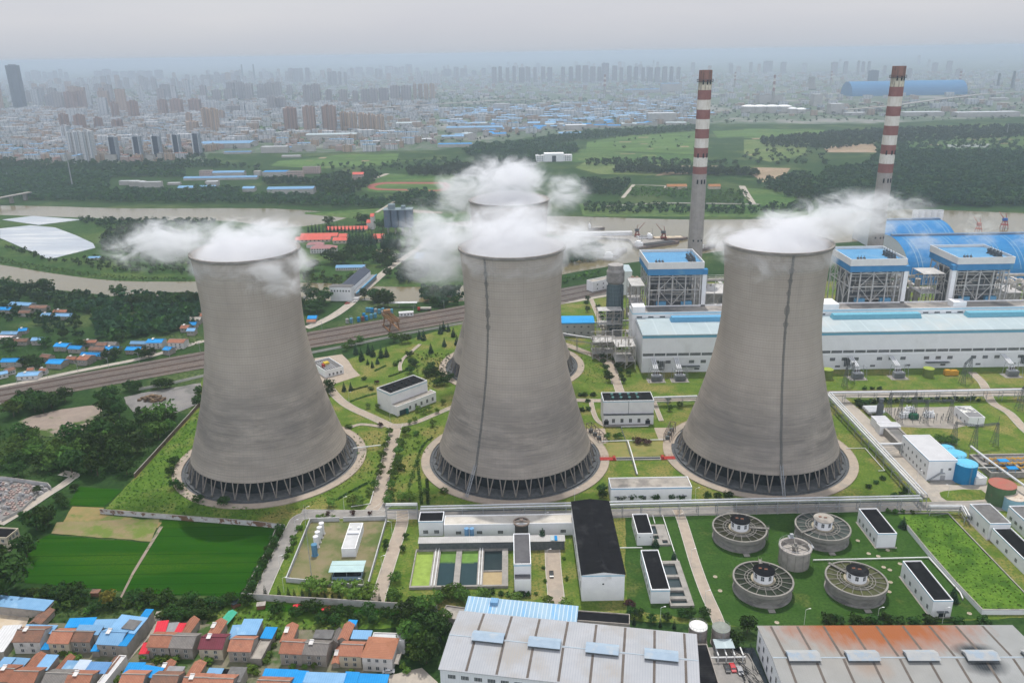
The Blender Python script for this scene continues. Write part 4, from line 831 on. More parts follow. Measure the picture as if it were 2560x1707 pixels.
part(b, 'annex_parapet', MB().box(-b.w/2+.2,b.w/2+1.9,-dy-.05,-dy+.3,6.2,6.7).box(b.w/2+1.5,b.w/2+1.9,-dy+.3,-.05,6.2,6.7), w_white)
me = winmesh(1.5, 2.3)
for i in range(5): link('window', me, b.t, (-b.w*.16+i*b.w*.155, -dy-.01, 1.7))
part(b, 'door', MB().box(-b.w*.44,-b.w*.28,-dy-.1,-dy+.02,0,3.3), m_door); part(b, 'door_leaf', MB().box(-b.w*.28,-b.w*.24,-dy-1.6,-dy+.0,0,3.3), mat('green_door_leaf',(.02,.12,.11),(.03,.14,.13),.5))
h = HT('K',580,400,580,625)
b = bld('circulation_pump_house', 'white pump house with eight green roof vents between middle and right towers', 'K', (583,401), (1080,391), (555,316), h, w_white, r_black, square=True)
band(b, h-1.0, h-.6); mb = me = MB().lathe([(.6,0),(.6,.7),(.85,.8),(.85,1.2),(.1,1.5)], 14).mesh('roof_vent', mat('green_ventilator',(.12,.25,.23),(.10,.2,.19),.6))
for i in range(4):
    for j in range(2): link('roof_vent', me, b.t, (-b.w*.30+i*b.w*.165, b.d*(.32+.38*j), h-.5))
zl = h*.42
part(b, 'annex', MB().box(-b.w/2+.2,b.w/2-.2,-1.8,-.03,0,zl), w_white); part(b, 'ledge', MB().box(-b.w/2+.1,b.w/2-.1,-2.0,-.02,zl+.01,zl+.3), m_dsteel)
me = winmesh(1.7, 2.4)
for i in range(4): link('window', me, b.t, (-b.w*.3+i*b.w*.168, -1.81, 1.6))
for x in (-b.w*.44, b.w*.38): obj('door', MB().box(-1.4,1.4,-1.93,-1.79,0,2.9), m_dark, b.t, (x,0,0)); link('window', winmesh(1.6,.8), b.t, (x,-1.81,3.1))
part(b, 'drain_pipe', MB().tube((0,-.12,zl+.3),(0,-.12,h-.3),.1,5), m_dark)
h = HT('K',655,1250,660,1385)
b = bld('cable_building', 'long low white building with a stained concrete roof between middle and right towers', 'K', (655,1252), (1452,1241), (642,1150), h, w_white, r_conc, square=True)
band(b, h-.9, h-.5, t_blue); wins(b, 'f', 6, 1.0, 1.6, 1.3, .02, .98, 3); mb = MB()
for i in range(6): mb.box(-b.w/2+b.w*(i+.5)/6-1.4,-b.w/2+b.w*(i+.5)/6+.9,-.9,-.02,2.9,3.05)
part(b, 'canopy', mb, m_dsteel)
h = HT('H',395,262,398,325); b = bld('valve_house', 'small white valve house with pipework on its roof behind the left tower', 'H', (392,268), (552,228), (300,180), h, w_white, r_grey, par=.7)
wins(b, 'f', 4, 1.0, 1.2, 1.6, .12, .95); mb = MB()
for i in range(5): mb.tube((-b.w*.35+i*1.6,1,h+.2),(-b.w*.35+i*1.6,b.d*.75,h+.2),.16,6)
part(b, 'pipework', mb, m_pipe); part(b, 'red_pump', MB().box(-b.w*.36,-b.w*.26,b.d*.3,b.d*.42,h-.6,h+1.8), m_red); part(b, 'yellow_pump', MB().box(-b.w*.15,b.w*.1,b.d*.45,b.d*.62,h-.6,h+1.2), mat('yellow_paint',(.5,.36,.05),(.42,.3,.04),.5))
# sluice bridges with red decks between the towers
S('dry_lawn','K',(610,810,1180,790,1190,930,640,960),mat('dry_lawn_grass',(.22,.19,.07),(.17,.18,.06),.2,(.12,.15,.04),.09,(.52,.65)),3,'dry yellowish lawn between middle and right towers','lawn')
y0, y1 = G('K',620,985)[1], G('K',620,962)[1]; xa, xb, xc, xd = G('K',548,975)[0], G('K',705,975)[0], G('K',1145,970)[0], G('K',1285,970)[0]
openbasin('water_channel', 'straight concrete channel joining middle and right towers', xb, xc, y0-.3, y1+.3, .5, [(xb+.3,xc-.3,y0+.4,y1-.4,.35,wt_dark)], 'channel')
for xx0, xx1, lab in ((xa,xb,'red painted deck at the left end of the channel'),(xc,xd,'red painted deck at the right end of the channel')):
    t = thing('red_deck', lab, 'deck', ((xx0+xx1)/2,(y0+y1)/2,.2)); w = (xx1-xx0)/2
    obj('floor', MB().box(-w,w,-1.7,1.7,0,.45), m_red, t); obj('winch', MB().box(w-1.6,w-.4,-1.2,1.2,.45,1.5) if xx0 == xa else MB().box(-w+.4,-w+1.6,-1.2,1.2,.45,1.5), m_red, t)
    mb = MB()
    for y in (-1.6,1.6):
        mb.tube((-w,y,1.4),(w,y,1.4),.06,4)
        for k in range(6): mb.tube((-w+2*w*k/5,y,.45),(-w+2*w*k/5,y,1.4),.05,4)
    obj('railing', mb, m_red, t)
def pipeline(name, label, P, z, r=.22, m=None, sp=6.0, cat='pipe', n=8, posts=True):
    t = thing(name, label, cat, (P[0][0],P[0][1],.03)); o = P[0]; mb = MB(); pm_ = MB()
    for i in range(len(P)-1):
        a = (P[i][0]-o[0],P[i][1]-o[1],z); c = (P[i+1][0]-o[0],P[i+1][1]-o[1],z); mb.tube(a, c, r, n)
        ln = math.dist(a,c); k = max(1,int(ln/sp))
        for j in range(k+1):
            u = j/k; pm_.box(a[0]+(c[0]-a[0])*u-.12, a[0]+(c[0]-a[0])*u+.12, a[1]+(c[1]-a[1])*u-.12, a[1]+(c[1]-a[1])*u+.12, 0, z-r*.6)
    obj('pipe', mb, m or m_ppipe, t, smooth=False)
    if posts: obj('support', pm_, m_conc, t)
    return t
pipeline('ground_pipe', 'white pipe running between the two ring paths across the dry lawn', pts('K',565,808,820,800,1190,790), .8, .3)
pipeline('ground_pipe', 'white pipe running down the lawn to the long low building', pts('K',820,800,860,930,915,1130), .8, .35)
pipeline('ground_pipe', 'short white pipe in front of the vented pump house', pts('K',755,662,1022,655), .6, .3)
pipeline('ground_pipe', 'dark pipe crossing the dry lawn', pts('K',755,665,800,790,850,950,905,1130), .35, .2, m_dsteel)
pipeline('ground_pipe', 'white pipe beside the right tower and the diagonal rack', pts('L',280,908,455,905,640,1115,580,1118), .7, .2)
pipeline('ground_pipe', 'white pipe from the mixing tank to the retaining wall', pts('D',800,452,1120,445,1650,432,1880,690,1900,735), .9, .3)
pipeline('ground_pipe', 'white pipe along the basins right of the long pump house', pts('C',1480,140,1500,210), .8, .2)
pipeline('ground_pipe', 'long white pipe passing the tree beside the small pump house', pts('C',1565,140,1655,420,1770,770,1735,772), .8, .22)
pipeline('ground_pipe', 'white pipe linking the big hall to the long pump house', pts('C',1200,434,1390,432), 1.6, .25)
pipeline('ground_pipe', 'white pipe by the entrance road of the left tower', pts('H',620,1460,785,1435,815,1325), .7, .2)
pipeline('ground_pipe', 'white pipe crossing from the left tower to the road', pts('H',640,970,880,942), 2.0, .35)
# intake gates beside the towers
for k_, (a_, lab) in enumerate((((440,650,560,800),'rusty sluice gate frame on the right of the middle tower'),((1260,640,1200,800),'rusty sluice gate frame on the left of the right tower'))):
    p, q = G('K',a_[0],a_[1]+40), G('K',a_[2],a_[3]); t = thing('sluice_gate', lab, 'sluice gate', (q[0],q[1],.03)); d = Vector((p[0]-q[0],p[1]-q[1],0)); mb = MB(); n_ = d.normalized().cross(Vector((0,0,1)))*1.6
    for i in range(4):
        u = d*(i/3)
        for s_ in (-1,1): mb.tube(u+n_*s_, u+n_*s_+Vector((0,0,5)), .2, 4)
        mb.tube(u+n_+Vector((0,0,5)), u-n_+Vector((0,0,5)), .2, 4)
    for s_ in (-1,1): mb.tube(n_*s_+Vector((0,0,5)), d+n_*s_+Vector((0,0,5)), .2, 4); mb.tube(n_*s_+Vector((0,0,2.4)), d+n_*s_+Vector((0,0,2.4)), .14, 4)
    obj('frame', mb, mat('rusty_gate_steel',(.16,.13,.11),(.11,.09,.08),.5), t)
    mb = MB()
    for i in range(3):
        u = d*((i+.5)/3); mb.box(u.x-1.2,u.x+1.2,u.y-1,u.y+1,0,2.2)
    obj('screen', mb, m_dsteel, t); obj('slab', MB().box(min(0,d.x)-4,max(0,d.x)+4,min(0,d.y)-2.5,max(0,d.y)+2.5,-.05,.12), g_path, t)
# ================================================================== PIPE RACKS
def rack(label, P, z, w=3.0, pipes=((-.9,.45),(.1,.25),(.8,.25)), sp=9.0, low=True, arch=None, tray=True):
    o = P[0]; t = thing('pipe_rack', label, 'pipe rack', (o[0],o[1],.03)); fr = MB(); pp = [MB() for _ in pipes]; tr = MB()
    for i in range(len(P)-1):
        a = Vector((P[i][0]-o[0],P[i][1]-o[1],0)); c = Vector((P[i+1][0]-o[0],P[i+1][1]-o[1],0)); d = (c-a).normalized(); q = Vector((-d.y,d.x,0)); ln = (c-a).length; k = max(1,int(ln/sp))
        Z = Vector((0,0,z))
        for j in range(k+1):
            u = a+d*(ln*j/k)
            for s_ in (-w/2,w/2):
                fr.tube(u+q*s_, u+q*s_+Z, .16, 4)
            fr.tube(u-q*w/2+Z*.98, u+q*w/2+Z*.98, .11, 4); fr.tube(u-q*w/2+Z*.6, u+q*w/2+Z*.6, .08, 4); fr.tube(u-q*w/2+Z*.6, u+q*w/2, .07, 4)
            if j < k and j % 2 == 0:
                u2 = a+d*(ln*(j+1)/k)
                for s_ in (-w/2,w/2): fr.tube(u+q*s_, u2+q*s_+Z*.6, .07, 4)
            if j < k:
                nn = 4; u2 = a+d*(ln*(j+1)/k)
                for m_ in range(0):
                    v0 = u+(u2-u)*(m_/nn); v1 = u+(u2-u)*((m_+1)/nn); fr.tube(v0-q*w/2+Z*(.6 if m_%2 else .98), v1-q*w/2+Z*(.98 if m_%2 else .6), .06, 4)
        for s_ in (-w/2,w/2): fr.tube(a+q*s_+Z*.98, c+q*s_+Z*.98, .14, 4); fr.tube(a+q*s_+Z*.6, c+q*s_+Z*.6, .12, 4)
        for n_, (off, r) in enumerate(pipes): pp[n_].tube(a+q*off+Z+Vector((0,0,r+.1)), c+q*off+Z+Vector((0,0,r+.1)), r, 8)
        if tray:
            for off in (.9,): tr.strip([tuple((a+q*off)[:2]),tuple((c+q*off)[:2])], .9, z*.66, 0, .15)
    obj('frame', fr, m_steel, t)
    for n_, m_ in enumerate(pp): obj('pipe', m_, (m_pipe,m_ppipe,m_pipe,mat('rusty_pipe',(.2,.12,.09),(.15,.1,.08),.5))[n_%4], t)
    if tray: obj('cable_tray', tr, m_dsteel, t)
    return t
rack('long horizontal pipe rack in front of the middle and right towers', pts('W',966,1168,1300,1160,1690,1151,2115,1143,z=6.5), 6.5, 3.4, ((-1.2,.3),(-.3,.2),(1.2,.38)))
rack('raised pipe bridge over the road left of the middle tower', pts('W',886,1160,958,1159,z=8.5), 8.5, 2.6, ((-.8,.35),(.6,.35)), 18)
rack('diagonal pipe rack right of the right tower', [G('L',115,386,6.5)]+[G('L',1000,1332,6.5)], 6.5, 4.2, ((-1.5,.5),(.2,.3),(1.6,.35)))
rack('horizontal pipe rack in front of the transformer lawns', pts('L',120,382,1000,370,1880,352,2300,345,z=6.5), 6.5, 3.6, ((-1.2,.5),(0,.3),(.8,.3),(1.3,.4)))
rack('pipe rack linking the vented pump house to the right tower', pts('K',1075,372,1500,358,z=5.5), 5.5, 2.6, ((-.8,.5),(.3,.3),(.9,.25)))
rack('pipe rack behind the right tower reaching the turbine hall yard', pts('L',1060,1440,1370,1440,1420,1530,z=4.5), 4.5, 2.4, ((-.6,.3),(.5,.3)))
# ================================================================== TURBINE HALL, BOILER HOUSES, COAL STORES
XR = 470.0
b = Bd(); b.w, b.d, b.h = XR-89.2, 31, 27.3; b.t = thing('turbine_hall', 'long white turbine hall with a pale cyan roof behind the right tower', 'turbine hall', ((XR+89.2)/2,524,.03))
x = b.w/2; n = 10; pr_ = [(0,27.3)]+[(31*i/n, 27.3+2.2*math.sin(PI*.5*i/n)) for i in range(1,n+1)]
mb = MB(); vs_ = [(-x,y,z) for y,z in pr_]+[(x,y,z) for y,z in pr_]; o_ = [(-x,0,0),(-x,31,0),(x,0,0),(x,31,0)]
mb.add([(-x,0,0),(x,0,0),(x,0,27.3),(-x,0,27.3)], [(0,1,2,3)]); mb.add([(-x,31,0)]+[(-x,0,0)]+[(-x,y,z) for y,z in pr_], [tuple(range(n+3))])
obj('wall', mb, w_clad, b.t)
mb = MB()
for i in range(n): mb.add([(-x-.3,pr_[i][0],pr_[i][1]+.3),(x,pr_[i][0],pr_[i][1]+.3),(x,pr_[i+1][0],pr_[i+1][1]+.3),(-x-.3,pr_[i+1][0],pr_[i+1][1]+.3)], [(0,1,2,3)])
mb.box(-x-.3,x,-.3,0,26.9,27.58).box(-x-.35,-x-.02,0,31,26.6,27.4); obj('roof', mb, r_cyan, b.t)
part(b, 'trim', MB().box(-x-.1,x,-.12,-.01,25.2,26.85), mat('turbine_blue_band',(.11,.31,.43),(.13,.34,.46),.3))
part(b, 'ledge', MB().box(-x-.05,x,-.25,-.01,10.6,11.0), w_white)
me = MB().box(-3.7,3.7,-.08,.03,0,1.9); 
for i in range(10): me.box(-3.7+.74*i-.05+.37,-3.7+.74*i+.05+.37,-.12,-.08,0,1.9,1)
me = me.mesh('window', [glass, m_frame])
for i in range(47): link('window', me, b.t, (-x+4.2+i*8.1,0,12.2))
me = winmesh(3.6, 2.2, 5)
for i in range(45):
    if i % 4 != 2: link('window', me, b.t, (-x+10+i*8.1,0,6.6))
me = winmesh(3.4,1.3,5)
for i in range(0,45,3): link('window', me, b.t, (-x+14+i*8.1,0,1.8))
part(b, 'canopy', MB().box(-x+26,-x+40,-2.5,-.02,4.6,4.9).box(-x+112,-x+124,-2.5,-.02,4.6,4.9).box(-x+196,-x+212,-2.5,-.02,4.6,4.9), m_dsteel)
me = MB()
for i in range(4): me.tube((i*1.1,-.6,2.5),(i*1.1,-.6,8.5),.35,6).tube((i*1.1,-.6,8.3),(i*1.1,.1,8.3),.35,6)
me = me.mesh('duct_pipes', m_dsteel)
for i in (12,140,262): link('duct', me, b.t, (-x+i,0,0))
for (x0, x1) in ((112,198),(226,289),(321,XR)):
    mm = t_blue if x0 < 200 else mat('teal_blue_monitor',(.13,.33,.42),(.15,.37,.46),.4)
    t_ = MB().add([(x0,544.5,29),(x1,544.5,29),(x1,550.5,29),(x0,550.5,29),(x0+1,545.3,32.6),(x1-1,545.3,32.6),(x1-1,550.2,32.6),(x0+1,550.2,32.6)], [(0,1,5,4),(1,2,6,5),(2,3,7,6),(3,0,4,7),(4,5,6,7)])
    t_.v = [(a-(XR+89.2)/2, c-524, d+.2) for a,c,d in t_.v]; obj('roof_monitor', t_, mm, b.t)
# deaerator bay
b = Bd(); b.w, b.d, b.h = XR-86.5, 16, 34; b.t = thing('bunker_bay', 'white bunker bay with a brown grey roof between turbine hall and boilers', 'building', ((XR+86.5)/2,555.1,.03))
wm, rm = walls_flat(b.w, b.d, 34, .9); obj('wall', wm, w_white, b.t); obj('roof', rm, mat('brown_grey_roof',(.31,.28,.25),(.24,.22,.20),.1,(.15,.145,.14),.05,(.46,.6)), b.t)
band(b, 32.4, 33.4, mat('pale_bay_band',(.40,.60,.70),(.36,.55,.65),.3)); me = winmesh(3.8, 1.7, 4)
for i in range(44): link('window', me, b.t, (-b.w/2+5+i*8.2,0,29.2))
x = b.w/2
part(b, 'corner_block', MB().box(-x+.1,-x+9,.3,9,33.2,38), w_white); part(b, 'raised_block', MB().box(200-86.5-x,222-86.5-x,.3,15,33.2,41), w_white); part(b, 'raised_block', MB().box(222-86.5-x,234-86.5-x,.3,15,33.2,37.5), w_white); part(b, 'raised_block', MB().box(316-86.5-x,325.5-86.5-x,1,9,33.2,37.5), w_white)
# boiler houses
m_bframe = mat('boiler_frame_steel', (.50,.485,.46), (.37,.36,.35), .3, rough=.6)
m_bdark = mat('boiler_dark_casing', (.07,.075,.08), (.13,.135,.135), .12, (.22,.215,.20), .2, (.55,.65))
m_capw = mat('cap_white_panel', (.66,.65,.63), (.60,.59,.575), .2); m_capb = mat('cap_blue_panel', (.045,.19,.38), (.06,.22,.42), .15, (.10,.26,.41), .08, (.55,.7))
m_bpipe = mat('boiler_lagging', (.44,.40,.35), (.33,.31,.28), .4, rough=.5)
def boiler(X0, X1, label, stair, z0=34.0):
    Y0, w, d, zt = 571.3, X1-X0, 38.0, 66.5
    t = thing('boiler_house', label, 'boiler house', ((X0+X1)/2, Y0, .03)); x = w/2
    zb, zc, zw = 57.0, 61.6, 66.5
    obj('cap_blue_band', MB().box(-x-1.5,x+1.5,-1.5,d+1.5,zb,zc), m_capb, t)
    wm = walls_flat(w+3.6, d+3.6, zw-zc, 2.2, .5)[0]; wm.v = [(a, c-1.8, e+zc+.01) for a,c,e in wm.v]; obj('cap_white_band', wm, m_capw, t)
    obj('roof', MB().box(-x-1.2,x+1.2,-1.2,d+1.2,zw-2.2,zw-2.0), mat('boiler_roof_blue',(.11,.26,.42),(.09,.225,.38),.1,(.19,.30,.39),.06,(.55,.7)), t)
    me = MB().tube((0,0,0),(0,0,1.6),.5,8).tube((0,0,1.6),(0,0,2.4),.8,8).tube((.9,0,0),(.9,0,1.9),.35,8).box(-.9,1.6,-.7,.7,0,.4).tube((.3,.2,0),(.3,.2,3.6),.14,6).mesh('roof_vent', m_dsteel)
    for (a, c) in ((-x*.75,3),(-x*.62,3.4),(-x*.5,3)): link('roof_vent', me, t, (a,c,zw-2))
    for q in range(8): link('roof_vent', me, t, (x*.62+(q%2)*3, 5+q*2.2, zw-2), 0, (1,1,1.5))
    obj('boiler', MB().box(-x+5,x-5,6,d-3,z0-33,zb).box(-x+8,x-8,2.5,6,z0+8,z0+16).box(-x+6,x-6,3.2,6,z0+19,zb-1), m_bdark, t)
    fr = MB(); xs = [-x,-x+w*.19,-x+w*.45,-x+w*.71,-x+w*.9,x]; ys = [0,d*.25,d*.5,d*.75,d]; zs = [0.0,11.5,21.5,zb-z0]
    for a in xs:
        fr.box(a-.4,a+.4,-.4,.4,z0-34,zb)
        fr.box(a-.35,a+.35,d-.35,d+.35,0,zb)
    for c in ys[1:-1]:
        for a in (-x,x): fr.box(a-.35,a+.35,c-.35,c+.35,0,zb)
    for z in zs[1:]:
        for c in (0,d): fr.box(-x,x,c-.3,c+.3,z0+z-.4,z0+z+.3)
        for a in (-x,x): fr.box(a-.3,a+.3,0,d,z0+z-.41,z0+z+.29)
    for z in (4,8,16,19):
        fr.box(-x,x,.5,1.6,z0+z-.12,z0+z+.05); fr.box(-x,x,-.1,.0,z0+z+1,z0+z+1.12)
        fr.box(-x-.05,-x+.05,0,d,z0+z+1,z0+z+1.12)
    for i, j in ((1,2),(2,3)):
        for z in (0,1):
            a, c = (xs[i],xs[j]) if (i+z)%2 == 0 else (xs[j],xs[i]); fr.tube((a,0,z0+zs[z]),(c,0,z0+zs[z+1]),.3,4)
    fr.tube((xs[1],0,z0+zs[2]),(xs[2],0,zb),.3,4); fr.tube((xs[3],0,z0+zs[2]),(xs[2],0,zb),.3,4)
    for q in range(4):
        for z in range(3):
            a, c = (ys[q],ys[q+1]) if (q+z)%2 else (ys[q+1],ys[q])
            for xx in (-x,x): fr.tube((xx,a,z0+zs[z]),(xx,c,z0+zs[z+1]),.26,4)
    obj('steel_frame', fr, m_bframe, t)
    pp = MB(); R_ = random.Random(int(X0))
    for q in range(16):
        a = R_.uniform(-x+2,x-2); z = z0+R_.uniform(0,16); pp.tube((a,R_.uniform(1.2,3),z),(a,R_.uniform(1.2,3),z+R_.uniform(4,9)),R_.uniform(.2,.6),6)
    for q in range(10):
        z = z0+R_.uniform(1,21); a = R_.uniform(-x+1,0); pp.tube((a,2.2,z),(a+R_.uniform(5,14),2.2,z),R_.uniform(.2,.5),6)
    for q in range(10):
        c = R_.uniform(2,d-2); z = z0+R_.uniform(0,14); pp.tube((-x+1.5,c,z),(-x+1.5,c,z+R_.uniform(4,8)),R_.uniform(.2,.6),6); pp.tube((x-1.5,c,z),(x-1.5,c,z+R_.uniform(4,8)),R_.uniform(.2,.6),6)
    obj('pipework', pp, m_bpipe, t)
    obj('mill', MB().box(-x+6,-x+13,1,4,z0-.5,z0+2.2).box(x-13,x-5,1,4,z0-.5,z0+2.2), t_blue, t)
    sx_ = x+1.3 if stair > 0 else -x-3.8
    obj('stair_tower', MB().box(sx_,sx_+3.0,-.5,2.6,z0-34,zb-.05), w_white, t)
    obj('stair_head', MB().box(sx_-.5,sx_+3.5,-1.0,3.2,zb,zc-.9), m_capb, t)
    return t
boiler(100.5, 137.5, 'boiler house in a steel frame with blue and white cap, leftmost of three', 1)
boiler(246.5, 283.5, 'boiler house in a steel frame with blue and white cap, second of three', 1)
boiler(323.5, 361.0, 'rightmost of three steel framed boiler houses, white stair tower on its left', -1)
# precipitators and ducts behind each boiler
def precip(X, label):
    t = thing('precipitator', label, 'precipitator', (X,622,.03))
    obj('casing', MB().box(-14,14,0,22,12,28), mat('precip_casing',(.35,.335,.31),(.27,.26,.245),.15,(.2,.19,.18),.1,(.55,.7)), t); mb = MB()
    for i in range(6):
        for y in (0,11,22): mb.box(-14+5.6*i-.3,-14+5.6*i+.3,y-.3,y+.3,0,12)
    for i in range(5): mb.box(-14.2+5.8*i,-10.4+5.8*i,-.3,22.3,28,29.2)
    for z in (14,20,26,32): mb.box(-17,-14.2,-1,23,z,z+.2); mb.box(14.2,17,-1,23,z,z+.2)
    for a in (-17,17):
        for y in (-1,7,15,23): mb.box(a-.2,a+.2,y-.2,y+.2,0,34)
    obj('support_frame', mb, m_bframe, t)
    mb = MB(); 
    for a in (-8,0,8): 
        for j in range(8):
            u0, u1 = PI*j/8, PI*(j+1)/8; mb.tube((a,-6-5*math.cos(u0),30+6*math.sin(u0)),(a,-6-5*math.cos(u1),30+6*math.sin(u1)),1.7,8)
    mb.tube((16,-4,10),(16,-4,38),2.2,12); mb.tube((-18,10,36),(20,10,36),1.3,8)
    obj('duct', mb, m_bpipe, t)
precip(154, 'grey dust precipitator and curved ducts behind the first boiler house'); precip(228, 'grey dust precipitator half hidden by the right tower'); precip(304, 'grey dust precipitator between second and third boiler house'); precip(392, 'grey dust precipitator beyond the third boiler house')
def lattice_block(name, label, X, Y, w, d, h, n=3, lv=6, seed=1):
    t = thing(name, label, 'steelwork', (X,Y,.03)); mb = MB(); R_ = random.Random(seed)
    for i in range(n+1):
        for c in (0,d): mb.box(-w/2+w*i/n-.2,-w/2+w*i/n+.2,c-.2,c+.2,0,h)
    for k in range(1,lv+1):
        z = h*k/lv
        for c in (0,d): mb.box(-w/2,w/2,c-.15,c+.15,z-.2,z+.1)
        mb.box(-w/2,w/2,0,d,z-.1,z) if k % 2 else None
        for i in range(n): mb.tube((-w/2+w*i/n,0,z-h/lv),(-w/2+w*(i+1)/n,0,z),.12,4)
    obj('frame', mb, m_bframe, t); mb = MB()
    for q in range(14): a, c, z = R_.uniform(-w/2,w/2), R_.uniform(0,d), R_.uniform(2,h*.8); mb.tube((a,c,z),(a,c,z+R_.uniform(3,8)),R_.uniform(.2,.7),6)
    for q in range(6): z = R_.uniform(3,h); c = R_.uniform(0,d); mb.tube((-w/2,c,z),(w/2,c,z),R_.uniform(.2,.5),6)
    obj('pipework', mb, m_bpipe, t)
lattice_block('pipe_tower', 'steel pipe tower at the left end of the first boiler house', 93, 575, 10, 22, 48, 2, 7, 3)
lattice_block('pipe_tower', 'tangle of steel stairs and pipes left of the third boiler house', 312, 580, 16, 18, 52, 3, 7, 4)
lattice_block('pipe_tower', 'pipe frame and cable stair at the left end of the turbine hall', 79, 532, 14, 20, 22, 2, 4, 5)
lattice_block('pipe_tower', 'steel frame with pipes right of the third boiler house', 374, 580, 12, 26, 44, 2, 6, 6)
lattice_block('pipe_tower', 'brown steel pipe frame right of the first boiler house', 155, 585, 20, 24, 46, 3, 6, 7)
lattice_block('pipe_tower', 'pipe bridge steelwork in front of the dark teal absorber tower', 74, 582, 18, 10, 27, 3, 5, 8); lattice_block('pipe_tower', 'low tangle of pipes left of the turbine hall', 66, 552, 16, 12, 17, 3, 4, 9)
# ash silos and tanks left of the boilers
m_teal = mat('dark_teal_tank', (.11,.155,.17), (.13,.175,.19), .3, stripe=[('Z',3.0,(.03,.06,.07),.06)]); m_silo = mat('stained_silo', (.36,.34,.32), (.26,.245,.23), .3, (.18,.17,.16), .1, (.5,.65))
X, Y = 79.5, 600.0; t = thing('absorber_tower', 'dark teal absorber tower with a wide grey collar left of the first boiler house', 'tower', (X,Y,.03))
obj('body', MB().lathe([(5.6,0),(5.6,44)], 40), m_teal, t); obj('collar', MB().lathe([(5.65,43.5),(6.8,45),(6.8,53),(5.8,54.5),(5.8,58),(.1,58.6)], 40), m_silo, t); mb = MB()
for q in range(8): a = PI+PI*q/7; mb.tube((6.1*math.cos(a),6.1*math.sin(a),0),(6.1*math.cos(a),6.1*math.sin(a),42),.45,6)
obj('riser_pipe', mb, m_teal, t)
h = HT('I',450,860,450,1030); X, Y = G('I',450,1025); t = thing('ash_silo', 'grey ash silo with a brown conical cap', 'silo', (X,Y+4,.03)); obj('body', MB().lathe([(4.7,0),(4.7,h)], 36), m_silo, t); obj('top', MB().lathe([(4.9,h-.2),(4.9,h+.3),(3.6,h+1.2),(2.8,h+3),(.1,h+3.6)], 36), mat('brown_silo_cap',(.28,.22,.19),(.22,.18,.16),.4), t)
X, Y = G('I',478,1035); t = thing('ash_silo', 'low open grey silo in front of the capped one', 'silo', (X,Y+2,.03)); obj('body', MB().lathe([(4.8,0),(4.8,7),(5.2,7.1),(5.2,8),(4.6,8),(4.6,6.5),(.1,6.4)], 36), m_silo, t); obj('railing', MB().lathe([(5.1,9),(5.2,9.1),(5.1,9.2)], 36), m_steel, t)
X, Y = G('I',615,1020); t = thing('silo_block', 'rust streaked rectangular silo left of the first boiler house', 'silo', (X,Y+6,.03)); obj('body', MB().box(-4,4,0,8,0,30), m_silo, t); obj('roof_frame', MB().box(-4.3,4.3,-.3,8.3,30,30.6).box(-3,-1,2,5,30.6,32.5).box(1,3,2,6,30.6,32), mat('rusty_roof',(.30,.2,.15),(.22,.16,.13),.4), t)
h = HT('I',490,660,490,770); b = bld('coal_transfer_house', 'grey white coal transfer house with a pale blue roof by the canal', 'I', (437,655), (590,650), (380,600), 22, w_clad, r_cyan, 'shed', 2)
b = bld('switch_house', 'small grey white switch house at the railway end', 'I', (268,735), (440,700), 9, 10, w_white, r_conc); wins(b, 'f', 3, 6, 1.4, 1.2); wins(b, 'f', 3, 2, 1.4, 1.2)
h = HT('I',275,1072,275,1180)
b = bld('ash_building', 'long grey building with a bright blue roof right of the middle tower', 'I', (-330,1075), (280,1068), (275,1012), h, mat('grey_panel_wall',(.42,.42,.41),(.36,.36,.355),.3), mat('cyan_blue_roof',(.03,.27,.58),(.04,.31,.62),.2,rough=.5,stripe=[('X',.85,(.025,.22,.5),.14)]), 'gable', 1.4)
wins(b, 'f', 10, 2.0, 1.5, 1.4, .03, .97); wins(b, 'f', 10, 7, 1.5, 1.4, .03, .97); band(b, h-1.0, h-.2, t_blue)
rack('pipe bridge from the ash building to the turbine hall', pts('I',-200,1150,30,1160,140,1180,470,1225,z=11), 11, 2.5, ((-.6,.45),(.5,.35)), 11)
rack('pipe bridge behind the ash building', pts('I',280,1072,400,1062,640,1046,z=9), 9, 2.5, ((-.6,.55),(.5,.4)), 11)
